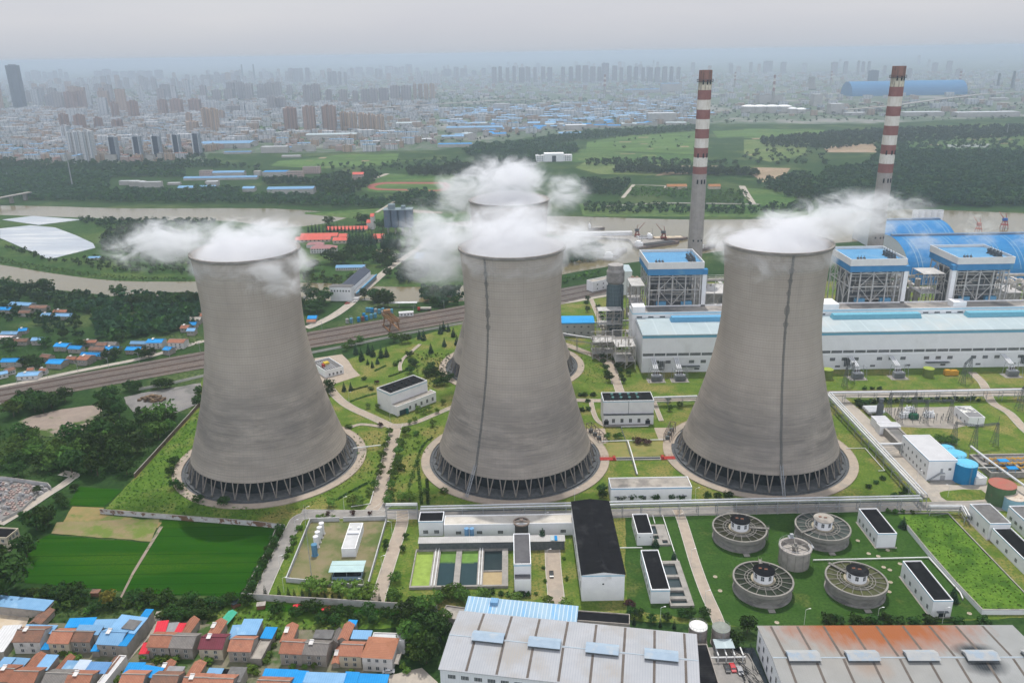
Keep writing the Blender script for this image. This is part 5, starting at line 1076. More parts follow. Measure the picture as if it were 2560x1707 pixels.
# coal stores (barrel vaults)
r_dome = mat('vault_blue_sheet', (.018,.15,.35), (.025,.175,.39), .05, (.04,.19,.39), .03, (.5,.65), rough=.5, stripe=[('X',1.2,(.018,.15,.37),.14)])
def vault(label, X0, X1, Yc, R, Hh, z0=0.0):
    t = thing('coal_store', label, 'coal store', ((X0+X1)/2,Yc,.03)); x = (X1-X0)/2; n = 28
    P = [(-R*math.cos(PI*i/n), Hh*math.sin(PI*i/n)**.9 if 0 < i < n else 0.0) for i in range(n+1)]
    mb = MB()
    for i in range(n): mb.add([(-x,*P[i]),(x,*P[i]),(x,*P[i+1]),(-x,*P[i+1])], [(0,1,2,3)])
    obj('roof', mb, r_dome, t, smooth=True)
    obj('end_wall', MB().add([(-x+.5,*p) for p in P], [tuple(range(n,-1,-1))]).add([(x-.5,*p) for p in P], [tuple(range(n+1))]), w_clad, t)
    mt = mat('translucent_skylight', (.27,.40,.50), (.22,.35,.46), .2, rough=.5)
    k = 0; xx = -x+9
    while xx < x-4:
        for dx in (0, 4.0):
            mb = MB()
            for i in range(3, n//2-1): 
                q0, q1 = P[i], P[i+1]; mb.add([(xx+dx-.3,q0[0]*1.004,q0[1]*1.004),(xx+dx+.3,q0[0]*1.004,q0[1]*1.004),(xx+dx+.3,q1[0]*1.004,q1[1]*1.004),(xx+dx-.3,q1[0]*1.004,q1[1]*1.004)], [(0,1,2,3)])
            obj('skylight_strip', mb, mt, t)
        xx += 19.0
    obj('ridge_vent', MB().box(-x+1,x-1,-2.2,2.2,Hh-.3,Hh+1.6), mat('ridge_grey_blue',(.13,.19,.27),(.11,.16,.23),.4), t)
vault('bright blue barrel vaulted coal store, the nearer of two', 371, 560, 782, 50, 36)
vault('bright blue barrel vaulted coal store, the farther and shorter of two', 399, 474, 888, 46, 30)
# transformers
def transformer(X, Y, label, s=1.0):
    t = thing('transformer', label, 'transformer', (X,Y,.05), 0, 'transformers in front of the turbine hall')
    obj('tank', MB().box(-3.2,3.2,-1.6,1.6,.5,4.2).box(-2.2,2.2,-1,1,4.2,4.7), m_steel, t); mb = MB()
    for i in range(9): mb.box(-3.2+.75*i,-2.9+.75*i,-3.0,-1.65,.8,3.9)
    for i in range(5): mb.box(3.25,4.3,-1.4+.62*i,-1.2+.62*i,.8,3.9)
    obj('radiator', mb, mat('radiator_grey',(.24,.25,.26),(.19,.2,.21),.6), t)
    for i in (-1.6,0,1.6): obj('bushing', MB().lathe([(.25,4.6),(.35,4.9),(.22,5.1),(.35,5.4),(.22,5.6),(.3,5.9),(.15,6.4),(.1,7)], 8, c=(i,-.3)), mat('bushing_brown',(.12,.08,.07),(.09,.07,.06),.5), t)
    obj('conservator', MB().tube((-2.5,.9,6.0),(2.2,.9,6.0),.65,12).box(-2,-1.8,.7,1.1,4.6,5.5).box(1.5,1.7,.7,1.1,4.6,5.5), m_pipe, t)
    mb = MB()
    for i in (-1.2,0,1.2): mb.tube((i,1.2,7.5),(i,13.5,10.5),.5,8).tube((i,1.2,7.5),(i,1.2,4.6),.4,8)
    obj('bus_duct', mb, m_pipe, t)
    mb = MB()
    for a in (-5.2,5.2):
        for c in (-4,2): mb.tube((a,c,0),(a*.85,c*.85,9),.14,4)
        mb.tube((a*.85,-3.4,9),(a*.85,1.7,9),.12,4)
    mb.tube((-4.4,-.8,9),(4.4,-.8,9),.14,4); obj('gantry', mb, m_steel, t)
    obj('slab', MB().box(-6,6,-4.5,4,-.06,.12), m_conc, t)
Yt = 524-14.5
for (kx, xx, lab) in (('I',765,'transformer at the left end of the turbine hall, left of a pair'),('I',955,'transformer at the left end of the turbine hall, right of a pair'),('J',375,'transformer just right of the right tower'),('J',715,'transformer with a long silver bus duct near the olive tank'),('J',1660,'transformer near the right edge of the picture')):
    transformer(G(kx, xx, 1500)[0], Yt-(1.5 if kx == 'J' else 0), lab)
m_olive = mat('olive_green_tank', (.15,.19,.05), (.12,.16,.045), .4)
for (px, lab) in ((115,'olive green tank beside the right tower'),(1058,'olive green tank between two transformers')):
    X, Y = G('L',px,238 if px > 500 else 255); h = HT('L',px,158 if px > 500 else 170,px,232 if px > 500 else 252); tank('oil_tank', lab, X, Y+2.5, 3.5, h, m_olive, mat('lime_green_top',(.27,.33,.07),(.24,.29,.06),.4), rail=False, dome=.6)
X, Y = G('L',1255,215); t = thing('fire_pump_unit', 'orange yellow machinery container on the transformer lawn', 'container', (X,Y,.05)); mo = mat('orange_yellow_paint',(.5,.27,.04),(.42,.22,.03),.4); obj('body', MB().box(-4.5,4.5,-1.5,1.5,.3,3.2), mo, t); obj('roof_unit', MB().box(-4.2,-1,-1.2,1.2,3.2,3.9).box(0,4,-1.2,1.2,3.2,3.6), mo, t)
# lattice gantries of the substation
def ltower(mb, p, q, w0, w1, n=6, r=.09):
    p, q = Vector(p), Vector(q); d = (q-p).normalized(); a = Vector((1,0,0)) if abs(d.x) < .9 else Vector((0,1,0)); a = (a-d*a.dot(d)).normalized(); c = d.cross(a); L4 = []
    for k in range(n+1):
        u = p+(q-p)*(k/n); w = (w0+(w1-w0)*k/n)/2; L4.append([u+a*sx_*w+c*sy_*w for sx_, sy_ in ((-1,-1),(1,-1),(1,1),(-1,1))])
    for k in range(n):
        for i in range(4):
            mb.tube(L4[k][i], L4[k+1][i], r, 4, cap=False); mb.tube(L4[k][i], L4[k+1][(i+1)%4], r*.7, 4, cap=False); mb.tube(L4[k+1][i], L4[k+1][(i+1)%4], r*.6, 4, cap=False)
def gantry(label, base, h, spike=4):
    o = base[0]; t = thing('substation_gantry', label, 'gantry', (o[0],o[1],.05))
    for p in base: mb = MB(); ltower(mb, (p[0]-o[0],p[1]-o[1],0), (p[0]-o[0],p[1]-o[1],h), 3.2, .7, 7, .1); mb.tube((p[0]-o[0],p[1]-o[1],h),(p[0]-o[0],p[1]-o[1],h+spike),.1,4); obj('leg', mb, m_dsteel, t)
    mb = MB()
    for a, c in zip(base, base[1:]): ltower(mb, (a[0]-o[0],a[1]-o[1],h-.6), (c[0]-o[0],c[1]-o[1],h-.6), 1.0, 1.0, 10, .08)
    obj('beam', mb, m_dsteel, t)
gantry('steel lattice gantry over the white switchgear', pts('L',770,650,1010,655,1240,650), HT('L',790,445,770,650))
gantry('steel lattice gantry standing on the open substation lawn', pts('L',1275,860,1465,890,1660,870), HT('L',1480,680,1465,890))
gantry('tall lattice masts behind the switchgear', pts('L',670,590,905,590), HT('L',680,380,670,590), 2)
gantry('lattice mast on the lawn beside the second transformer', pts('L',265,330,330,280), 14, 1); gantry('lattice mast near the right transformer', pts('L',1360,300,1420,240), 15, 1); gantry('pale lattice mast at the right edge', pts('L',1890,540,1960,520), 15, 1)
sw = MB().box(-3,3,-1.2,1.2,.6,2.6).tube((-2.5,0,3.2),(2.5,0,3.2),.5,10).tube((-2,0,2.6),(-2,0,4.6),.3,8).tube((2,0,2.6),(2,0,4.6),.3,8).tube((0,0,2.6),(0,0,4.2),.3,8).box(-3.2,3.2,-1.4,1.4,0,.6).mesh('switchgear', w_white)
for i, (x, y) in enumerate(((825,610),(1050,605),(870,560))):
    X, Y = G('L',x,y); tag(link('switchgear_unit', sw, None, (X,Y,.1)), ('white switchgear unit left of the green transformer','white switchgear unit right of the green transformer','white switchgear unit behind the green transformer')[i], 'switchgear', 'switchgear units')
X, Y = G('L',908,625); t = thing('substation_transformer', 'green transformer in the middle of the substation', 'transformer', (X,Y,.1)); mg = mat('dark_green_paint',(.03,.13,.07),(.025,.11,.06),.5); obj('tank', MB().box(-2,2,-1.3,1.3,.3,3.4), mg, t); obj('radiator', MB().box(-2.6,-2.1,-1.2,1.2,.6,3).box(2.1,2.6,-1.2,1.2,.6,3), mg, t); obj('bushing', MB().tube((-1,0,3.4),(-1,0,5),.15,6).tube((0,0,3.4),(0,0,5),.15,6).tube((1,0,3.4),(1,0,5),.15,6), m_dark, t)
pst = MB().tube((0,0,0),(0,0,2.6),.12,6).tube((0,0,2.6),(0,0,4.6),.22,8).mesh('insulator_post', m_dsteel)
k = 0
for y, xs_ in ((590,range(730,820,30)),(640,range(830,1290,58)),(665,range(900,1290,65))):
    for x in xs_: X, Y = G('L',x,y); tag(link('insulator_post', pst, None, (X,Y,.1)), 'dark insulator post on the substation gravel', 'insulator', 'insulator posts of the substation')
# buildings and tanks along the diagonal road
h = HT('L',1060,1015,1035,1200); b = bld('water_treatment_house', 'white water treatment house with a ribbed grey roof beside blue tanks', 'L', (1060,1014), (1322,1006), (820,775), h, w_white, mat('ribbed_pale_roof',(.48,.48,.485),(.42,.42,.43),.15,(.36,.28,.22),.08,(.62,.75),rough=.5,stripe=[('Y',1.1,(.38,.38,.39),.16)]), square=True, par=.25)
band(b, h-.4, h-.05, t_blue); wins(b, 'l', 7, h*.18, 1.2, 1.4, .03, .97); wins(b, 'l', 6, h*.58, 1.2, 1.4, .03, .97); wins(b, 'f', 1, h*.5, 1.4, 1.2, .6, .95)
mb = MB(); x = -b.w/2
for i in range(14): mb.box(x+.5+.42*i,x+.95+.42*i,-1.3,-.05,.25+.3*i,.4+.3*i)
mb.tube((x+.5,-1.3,1.2),(x+6.5,-1.3,5.4),.06,4).box(x+6.3,x+8.6,-1.3,-.05,4.3,4.5); obj('outside_stair', mb, m_steel, b.t); part(b, 'door', MB().box(x+6.6,x+7.8,-.1,.02,4.5,6.6), m_steel); part(b, 'gate', MB().box(x+7,x+9.5,-.1,.02,0,2.8), mat('grey_gate',(.4,.4,.41)))
part(b, 'forecourt', MB().box(-b.w/2+1,b.w/2-1,-4.5,-.05,-.02,.16), g_road)
h = HT('L',1405,1040,1405,1200); m_tb = mat('tank_bright_blue',(.015,.17,.36),(.02,.2,.4),.3); m_tt = mat('tank_cyan_top',(.13,.42,.58),(.11,.37,.53),.3)
X, Y = G('L',1405,1035,h); tank('water_tank', 'large bright blue water tank nearest the road, right of the treatment house', X, Y, 5.3, h, m_tb, m_tt, group='blue water tanks')
X, Y = G('L',1308,945,h); tank('water_tank', 'bright blue water tank behind the largest one', X, Y, 4.9, h, m_tb, m_tt, group='blue water tanks'); X, Y = G('L',1225,888,h*.9); tank('water_tank', 'bright blue water tank farthest back of the three', X, Y, 3.5, h*.9, m_tb, m_tt, group='blue water tanks')
h = HT('L',1745,1230,1735,1395); X, Y = G('L',1742,1228,h); tank('sludge_tank', 'big green tank with a rusty red top in the concrete yard', X, Y, 6.1, h, mat('rusty_green_tank',(.085,.15,.075),(.07,.12,.06),.3,(.2,.13,.09),.2,(.58,.7)), mat('rusty_red_top',(.33,.11,.085),(.28,.13,.10),.3,(.36,.24,.18),.2,(.6,.75)), rail=False)
X, Y = G('L',1855,1350,6.5); tank('sludge_tank', 'pale blue tank with a rust spotted top at the right edge', X, Y, 4.5, 6.5, mat('pale_blue_tank',(.27,.45,.55),(.23,.4,.5),.4), mat('rust_spotted_top',(.5,.45,.38),(.42,.33,.25),.4,(.25,.13,.08),.3,(.56,.64)), rail=False)
h = HT('L',602,695,605,775); b = bld('dosing_house', 'small L shaped white dosing house with a grey roof by the diagonal road', 'L', (600,694), (795,690), (560,655), h, w_white, mat('pale_grey_roof',(.46,.46,.47),(.4,.4,.41),.3), square=True, par=.25); part(b, 'rear_wing', MB().box(-b.w/2+1,b.w/2-3,b.d-.2,b.d+9,0,h-.3), w_white); part(b, 'rear_roof', MB().box(-b.w/2+.8,b.w/2-2.8,b.d,b.d+9.2,h-.29,h-.1), MATS['pale_grey_roof'])
X, Y = G('L',585,620); t = thing('flue_stack', 'dark grey upright stack behind the dosing house', 'stack', (X,Y,.05)); obj('body', MB().lathe([(1.9,0),(1.9,9),(1.3,10),(1.3,12.5),(1.5,12.5),(1.5,13),(.1,13)], 16), m_dsteel, t)
X, Y = G('L',460,575); t = thing('pressure_vessel', 'row of horizontal silver pressure vessels behind the dosing house', 'tank', (X+5,Y,.05)); mb = MB()
for i in range(4): mb.tube((-5,i*2.4-3,2.4),(5,i*2.4-3,2.4),1.05,14)
obj('shell', mb, m_pipe, t); obj('saddle', MB().box(-3.5,-3,-5,6,0,1.6).box(3,3.5,-5,6,0,1.6), m_conc, t)
x0, y0 = G('L',640,790); x1, y1 = G('L',800,850); openbasin('concrete_basin', 'covered concrete basin between the dosing house and the treatment house', x0, x1+3, y1-8, y0+3, 4.5, [(x0+1.5,x1+2,y1-7,y0+2,.6,g_dirt2)])
h = HT('L',1420,608,1415,690); b = bld('relay_house', 'small white relay house with a patched grey roof in the substation', 'L', (1432,612), (1578,606), (1300,506), h, w_white, mat('patched_roof',(.17,.17,.175),(.21,.21,.21),.3,(.55,.54,.5),.12,(.56,.58)), square=True); wins(b, 'l', 3, 1, 1.2, 1.2)
x0, y0 = G('L',1560,1125); x1, y1 = G('L',1930,1010)
t = openbasin('filter_basin', 'filter basins with orange pipes and two blue canopies at the right edge', x0, x0+36, y0-6, y1+2, 3.2, [(x0+1,x0+17,y0-5,y0+3,.8,wt_dark),(x0+18.5,x0+35,y0-5,y0+3,.8,wt_dark),(x0+1,x0+35,y0+5,y1+1,.8,g_dirt2)])
mb = MB(); cx_, cy_ = (x0+x0+36)/2, (y0-6+y1+2)/2
for j in range(3):
    yy = y0-2+j*5-cy_; mb.tube((-14,yy,3.8),(12,yy,3.8),.3,6)
    for i in range(9): mb.tube((-13+3*i,yy-1.6,3.7),(-13+3*i,yy+1.6,3.7),.22,6)
obj('orange_pipe', mb, mo, t)
for (px, py) in ((1745,1010),(1830,1080)): X, Y = G('L',px,py,6); obj('blue_canopy', MB().box(-2.5,2.5,-1.6,1.6,5.9,6.2).tube((-2,0,3),(-2,0,5.9),.12,4).tube((2,0,3),(2,0,5.9),.12,4), r_blue, t, (X-cx_,Y-cy_,0))
b = bld('low_house', 'low white house between blue tank and filter basins', 'L', (1500,1180), (1600,1170), 12, 4, w_white, r_white) 
pipeline('sloped_pipe', 'thick silver pipe sloping across the filter basins', pts('L',1430,955,1560,1060,1680,1150,1941,1340), 5, .6, m_pipe, 12)
pipeline('overhead_pipe', 'thin pale pipe on posts in front of the blue tank', pts('L',1315,1115,1370,1150,1600,1150,1700,1150), 4.5, .25, m_ppipe, 9)
rack('short pipe bridge from the rack to the treatment house', pts('L',600,866,800,862,z=6), 6.0, 2.2, ((-.5,.5),(.5,.4)), 8, tray=False)
# ================================================================== TREES
def leafmat(name, c1, c2, rnd=.38):
    m, nt, b = newmat(name); v = coord(nt); oi = nt.nodes.new('ShaderNodeObjectInfo')
    col = mixc(nt, ramp(nt, noise(nt, v, .9, 3), .35, .65), c1, c2)
    hs = nt.nodes.new('ShaderNodeHueSaturation'); L(nt, col, hs.inputs['Color'])
    L(nt, mathn(nt, 'MULTIPLY_ADD', oi.outputs['Random'], 2*rnd, 1-rnd), hs.inputs['Value']); L(nt, mathn(nt, 'MULTIPLY_ADD', oi.outputs['Random'], .045, .478), hs.inputs['Hue'])
    L(nt, hs.outputs[0], b.inputs['Base Color']); b.inputs['Roughness'].default_value = .8; b.inputs['Specular IOR Level'].default_value = .05
    tr = nt.nodes.new('ShaderNodeBsdfTranslucent'); L(nt, hs.outputs[0], tr.inputs[0]); mx = nt.nodes.new('ShaderNodeMixShader'); mx.inputs[0].default_value = .22
    L(nt, b.outputs[0], mx.inputs[1]); L(nt, tr.outputs[0], mx.inputs[2]); L(nt, mx.outputs[0], nt.nodes['Material Output'].inputs[0]); return m
lf_dark = leafmat('dark_broadleaf', (.024,.056,.014), (.046,.088,.022)); lf_mid = leafmat('mid_broadleaf', (.055,.11,.02), (.085,.15,.032)); lf_lite = leafmat('light_broadleaf', (.095,.17,.03), (.14,.22,.045))
lf_con = leafmat('conifer_needles', (.02,.055,.03), (.035,.08,.042), .2); lf_cyp = leafmat('cypress_needles', (.008,.022,.010), (.014,.032,.014), .15); lf_red = leafmat('dark_red_leaves', (.06,.03,.03), (.09,.045,.035)); lf_yel = leafmat('yellow_green_leaves', (.22,.22,.04), (.28,.27,.05))
lf_wood = leafmat('dark_wood_leaves', (.020,.052,.022), (.034,.075,.03), .3)
bark = mat('bark', (.11,.085,.065), (.07,.055,.045), 2.0)
def quads(P, Nr, sz, R):                       # leaf quads facing roughly along Nr
    n = len(P); Nr = Nr+R.normal(0,.55,(n,3)); Nr /= np.linalg.norm(Nr,axis=1,keepdims=True)
    a = np.cross(Nr, R.normal(0,1,(n,3))); a /= np.linalg.norm(a,axis=1,keepdims=True); b = np.cross(Nr,a)
    s = sz*R.uniform(.6,1.3,(n,1)); t = s*R.uniform(.55,1.0,(n,1))
    return np.stack([P-a*s-b*t*.5, P-a*.2*s+b*-t, P+a*s+b*t*.3, P-a*.1*s+b*t],1).reshape(-1,3)
def npmesh(name, V, mats, mi=None):
    me = bpy.data.meshes.new(name); n = len(V)//4
    me.vertices.add(len(V)); me.vertices.foreach_set('co', V.astype(np.float32).ravel()); me.loops.add(len(V)); me.loops.foreach_set('vertex_index', np.arange(len(V),dtype=np.int32))
    me.polygons.add(n); me.polygons.foreach_set('loop_start', np.arange(0,len(V),4,dtype=np.int32)); me.polygons.foreach_set('loop_total', np.full(n,4,dtype=np.int32))
    for m in mats: me.materials.append(m)
    if mi is not None: me.polygons.foreach_set('material_index', mi)
    me.update(calc_edges=True); return me
def crownV(seed, ncl, per, sz, rx=.5, rz=.42, zc=.58, flat=1.0):       # unit tree: height 1
    R = np.random.default_rng(seed); V = []
    for i in range(ncl):
        d = R.normal(0,1,3); d /= np.linalg.norm(d); d[2] = d[2]*.9+.12; k = R.uniform(.45,1.0)
        c = np.array([d[0]*rx*k, d[1]*rx*k, zc+d[2]*rz*k]); cr = R.uniform(.10,.19)
        u = R.normal(0,1,(per,3)); u /= np.linalg.norm(u,axis=1,keepdims=True); u[:,2] = np.abs(u[:,2])*.9-.25
        P = c+u*cr*R.uniform(.75,1.05,(per,1)); V.append(quads(P, u+d*.5, sz, R))
    return np.concatenate(V)
def coneV(seed, tiers, per, sz, r0=.2, zb=.08, pw=1.0, jag=.25):
    R = np.random.default_rng(seed); V = []
    for i in range(tiers):
        f = i/tiers; r = r0*(1-f)**pw*R.uniform(1-jag,1.08); z = zb+(1-zb)*f
        n = max(4,int(per*(1-f)+4)); a = R.uniform(0,2*PI,n); q = r*R.uniform(.5,1.0,n)
        P = np.stack([np.cos(a)*q, np.sin(a)*q, z+R.uniform(-.02,.03,n)-q*.25],1); N = np.stack([np.cos(a),np.sin(a),np.full(n,.8)],1)
        V.append(quads(P, N, sz*(1-f*.6), R))
    return np.concatenate(V)
def trunkmb(h=.45, r=.028, limbs=4, seed=0):
    R_ = random.Random(seed); mb = MB().tube((0,0,-.03),(R_.uniform(-.02,.02),0,h),r,6,r*.6)
    for i in range(limbs):
        a = 2*PI*i/limbs+R_.uniform(0,1); mb.tube((0,0,h*R_.uniform(.5,.95)),(.22*math.cos(a),.22*math.sin(a),h+R_.uniform(.05,.25)),r*.45,5,r*.15)
    return mb
TPL = {}
def tpl(kind, i, V, mats, tr): TPL.setdefault(kind, []).append((npmesh('crown', V, mats), tr.mesh('trunk', bark)))
for i in range(4):
    tpl('dark', i, crownV(20+i, 44, 15, .062), [lf_dark], trunkmb(seed=i)); tpl('mid', i, crownV(30+i, 36, 14, .065), [lf_mid], trunkmb(seed=i+5)); tpl('lite', i, crownV(40+i, 34, 14, .066), [lf_lite], trunkmb(seed=i+9))
for i in range(2):
    tpl('conifer', i, coneV(60+i, 22, 40, .05, .30, .08), [lf_con], trunkmb(.5,.022,0)); tpl('tallcon', i, coneV(64+i, 26, 30, .035, .17, .05, .8), [lf_con], trunkmb(.5,.015,0)); tpl('cypress', i, coneV(70+i, 24, 30, .04, .20, .0, .75, .1), [lf_cyp], trunkmb(.4,.02,0))
    tpl('shrub', i, crownV(80+i, 22, 12, .11, .55, .42, .42), [lf_mid], trunkmb(.3,.04,3)); tpl('dshrub', i, crownV(84+i, 22, 12, .11, .55, .42, .42), [lf_dark], trunkmb(.3,.04,3)); tpl('red', i, crownV(88+i, 22, 12, .1, .5, .4, .5), [lf_red], trunkmb(.3,.03,3)); tpl('yellow', i, crownV(90+i, 34, 14, .066), [lf_yel], trunkmb(seed=3)); tpl('lshrub', i, crownV(94+i, 22, 12, .11, .55, .42, .42), [lf_lite], trunkmb(.3,.04,3))
TNAME = {'dark':('broadleaf_tree','tree'),'mid':('broadleaf_tree','tree'),'lite':('broadleaf_tree','tree'),'yellow':('broadleaf_tree','tree'),'conifer':('conifer_tree','conifer'),'tallcon':('tall_conifer','conifer'),'cypress':('cypress_tree','cypress'),'shrub':('shrub','shrub'),'dshrub':('shrub','shrub'),'lshrub':('shrub','shrub'),'red':('red_leaved_tree','tree')}
TR = random.Random(5); NT = {}
def tree(kind, x, y, h, label, group=None, wide=1.0):
    c, t = TR.choice(TPL[kind]); nm, cat = TNAME[kind]; NT[nm] = NT.get(nm,0)+1
    e = thing(nm, label, cat, (x,y,.02), TR.uniform(0,6.28), group); e.scale = (h*wide,h*wide,h)
    link('crown', c, e); link('trunk', t, e); return e
DESC = {'dark':'dark broadleaf tree','mid':'green broadleaf tree','lite':'pale green tree','conifer':'dark conifer','tallcon':'tall dark conifer','cypress':'black green cypress','shrub':'green shrub','dshrub':'dark green shrub','lshrub':'light green shrub','red':'dark red tree','yellow':'yellow green tree'}
def row(k, kind, h, where, P, wide=1.0, jh=.15):     # each plant named by its place from the left
    P = [(P[i],P[i+1]) for i in range(0,len(P),2)]; g = [G(k,*p) for p in P]; o = sorted(range(len(P)), key=lambda i: P[i][0])
    for n_, i in enumerate(o):
        hh = h[i] if isinstance(h, (list,tuple)) else h*TR.uniform(1-jh,1+jh)
        lab = '%s %s' % (DESC[kind], where) if len(P) == 1 else '%s from left, %s %s' % (ORD[min(n_,19)], DESC[kind], where)
        tree(kind, g[i][0], g[i][1], hh, lab, ('%ss %s' % (DESC[kind], where)) if len(P) > 1 else None, wide)
def grove(k, kinds, h, sp, where, poly, wide=1.0, rnd=None):
    pl = pts(k, *poly)
    for (x, y) in scatter(pl, sp, .4, TR):
        kd = TR.choice(kinds); tree(kd, x, y, h*TR.uniform(.72,1.25), '%s %s' % (DESC[kd], where), '%ss %s' % (DESC[kd], where), wide*TR.uniform(.85,1.2))
# --- far woods: masses nobody could count
CLEAR = [pts('M',1000,1195,1720,1195,1740,1325,1000,1325), pts('N',480,950,980,950,980,1062,480,1062), pts('N',320,1095,930,1095,930,1190,320,1190), pts('M',1690,1110,2352,1110,2352,1300,1690,1300), pts('N',1195,975,1310,975,1310,1080,1195,1080)]
def wood(label, k, poly, sp, h, m=None, seed=0, nq=34, kinds=1.0, pl=None):
    R = np.random.default_rng(100+seed); rr = random.Random(seed); pl = pl or pts(k, *poly); P = scatter(pl, sp, .45, rr); V = []; MI = []
    base = [crownV(200+i, 9, max(2,nq//9), .17, .5, .36, .55) for i in range(6)]
    P = [p for p in P if not any(inside(c, *p) for c in CLEAR)]
    for (x, y) in P:
        b = base[rr.randrange(6)]; hh = h*rr.uniform(.65,1.3); a = rr.uniform(0,6.28); w = hh*rr.uniform(.8,1.25); c, s = math.cos(a), math.sin(a)
        V.append(np.stack([(b[:,0]*c-b[:,1]*s)*w+x, (b[:,0]*s+b[:,1]*c)*w+y, b[:,2]*hh-.12*hh],1)); MI.append(np.full(len(b)//4, 0 if rr.random() < .7 else 1, dtype=np.int32))
    if not V: return
    tag(link('woodland', npmesh('woodland', np.concatenate(V), [m or lf_wood, lf_dark], np.concatenate(MI))), label, 'woodland', None, 'stuff')
w_ = wood
# --- plant gardens
row('G','conifer',8.5,'on the lawn behind the left pump house',(745,1510,868,1512,912,1532,992,1545,1045,1535,800,1568,1365,1362,1408,1372)); row('H','conifer',7,'below the first lawn conifers',(706,188,765,214,850,208,805,240),1.0,.3)
row('G','conifer',8,'beside the hidden rear tower',(1480,1500,1612,1435,1605,1282,1650,1288,1572,1312,1735,1420,1700,1340)); row('G','mid',7.5,'along the pale railway wall',(650,1475,780,1412,1115,1395,1195,1405,700,1440,1255,1400))
row('H','dark',5.5,'in the thicket left of the hidden rear tower',(1170,230,1130,150,1150,215,1130,292,1300,285,1350,305,1370,400,1430,392,1290,320,1320,255,1480,350,1400,330),1.3); row('H','mid',4.5,'along the left side of the buff road',(955,830,920,950,900,1035,885,1140,862,1195,830,1295,940,890),1.0); row('H','mid',5,'along the right side of the buff road',(1100,825,1055,930,1035,1000,1025,1080,1000,1135,985,1200,970,1300,955,1385,945,1430),1.15)
row('H','lite',4,'in front of the left pump house',(1250,645,1200,625,1372,640,1420,560,1300,620,1330,750,1180,720,1130,735,770,595,850,600)); row('H','lite',5,'by the bend above the pipe rack',(700,1445,635,1440,450,1455,780,1350,1130,1410,1060,1400),1.1); row('H','dark',7,'beside the left shell, upper right',(430,440,440,480)); row('H','conifer',7,'left of the flower beds',(560,445,618,440)); row('H','red',3.5,'near the left pump house',(845,382,880,755)); row('H','shrub',3,'on the lawns round the buff road junction',(735,345,795,435,1185,830,1010,210,1040,190,1000,225,600,770,1065,1130,1270,1330,1430,1330),1.3)
for i, P in enumerate(((1200,1060,1215,1230,1235,1430),(1280,1215,1285,1300,1290,1430),(500,1390,640,1310,760,1250),(1120,1290,1180,1100,1240,930,1330,850),(830,270,870,250,920,228),(950,320,1010,300,1090,270),(620,440,700,420,760,405),(610,540,720,500,830,470))):
    ln_ = np.array(smoothline(pts('H',*P),6)); R = np.random.default_rng(i); k_ = R.integers(0,len(ln_)-1,520); f_ = R.uniform(0,1,(520,1)); c_2 = ln_[k_]*(1-f_)+ln_[k_+1]*f_; v_ = R.normal(0,1,(520,3)); v_ /= np.linalg.norm(v_,axis=1,keepdims=True); v_[:,2] = np.abs(v_[:,2])
    tag(link('hedge', npmesh('hedge', quads(np.concatenate([c_2,np.zeros((520,1))],1)+v_*np.array([.8,.8,.9]), v_, .38, R), [lf_dark if i < 4 else lf_mid])), ['dark hedge row left of the middle tower','second dark hedge row left of the middle tower','dark planted strip in front of the left tower','winding hedge beside the middle tower','clipped hedge of the upper flower bed','clipped hedge of the lower flower bed','low hedge row on the valve house lawn','broad green hedge by the left pump house'][i], 'hedge')
row('B','cypress',5.6,'along the inside of the boundary wall',(220,832,340,838,420,842,470,846,538,849,602,854,670,858,732,861,795,865,855,869,1060,881,1200,887,1270,889),1.0,.12)
row('B','lite',7,'in front of the walled tank yard',(600,785,700,805,845,795,972,845,1115,835),1.25); row('B','mid',5.5,'between the boundary wall and the ponds',(1340,862,1330,705,1690,885,1790,850,1850,830,1900,860,1960,880,2090,865),1.25); row('B','shrub',2.2,'beside the grey bending road',(505,255,462,330,455,375,425,435,395,490),1.6); row('B','red',2.6,'along the service road above the yard',(755,130,970,125,1115,125)); row('B','dark',3.2,'on the lawn strip right of the walled yard',(1252,420,1398,440,1425,330,1250,380)); row('B','lite',2.6,'along the top of the walled yard',(800,160,720,155,675,165))
row('C','conifer',8.5,'beside the road left of the big hall',(535,385),1.5); row('C','conifer',5.5,'between the small pump houses and the road',(1665,510,1505,400),1.2); row('C','lite',4.5,'along the bottom lawn near the pitched hall',(740,925,590,915,290,870,40,850),1.3); row('C','dshrub',2.6,'in the hedge below the narrow pump house',(180,815,240,820,310,810,360,825,410,820,100,800)); row('C','dark',4.5,'along the lower edge of the basin lawn',(1290,1000,1360,1015,1730,1010,1600,1040,1800,1010,1470,1050,1920,1010)); row('C','cypress',4.5,'near the bottom lawn path',(1665,1098,1320,1062,1545,1085)); row('C','red',2.5,'low spreading at the hall corner',(1285,900),2.2); row('C','shrub',1.8,'on the lawns beside the central road',(695,330,720,510,545,590,560,700,745,680,480,810))
row('D','conifer',7,'on the right of the clarifiers',(1460,205,1825,745),1.3); row('D','dshrub',4,'along the rear edge of the rusty warehouse',(1545,905,1660,905,1870,915,1260,905,1330,900,1420,915,1180,915,1100,900,980,905,900,900,2050,915),1.3); grove('D',['dark'],8,7,'beside the grey green tank',(190,890,360,900,380,1080,300,1120,200,1090,210,1000)); row('D','shrub',2.5,'behind the rear clarifier building',(1400,100,1460,95,1530,100,1350,90))
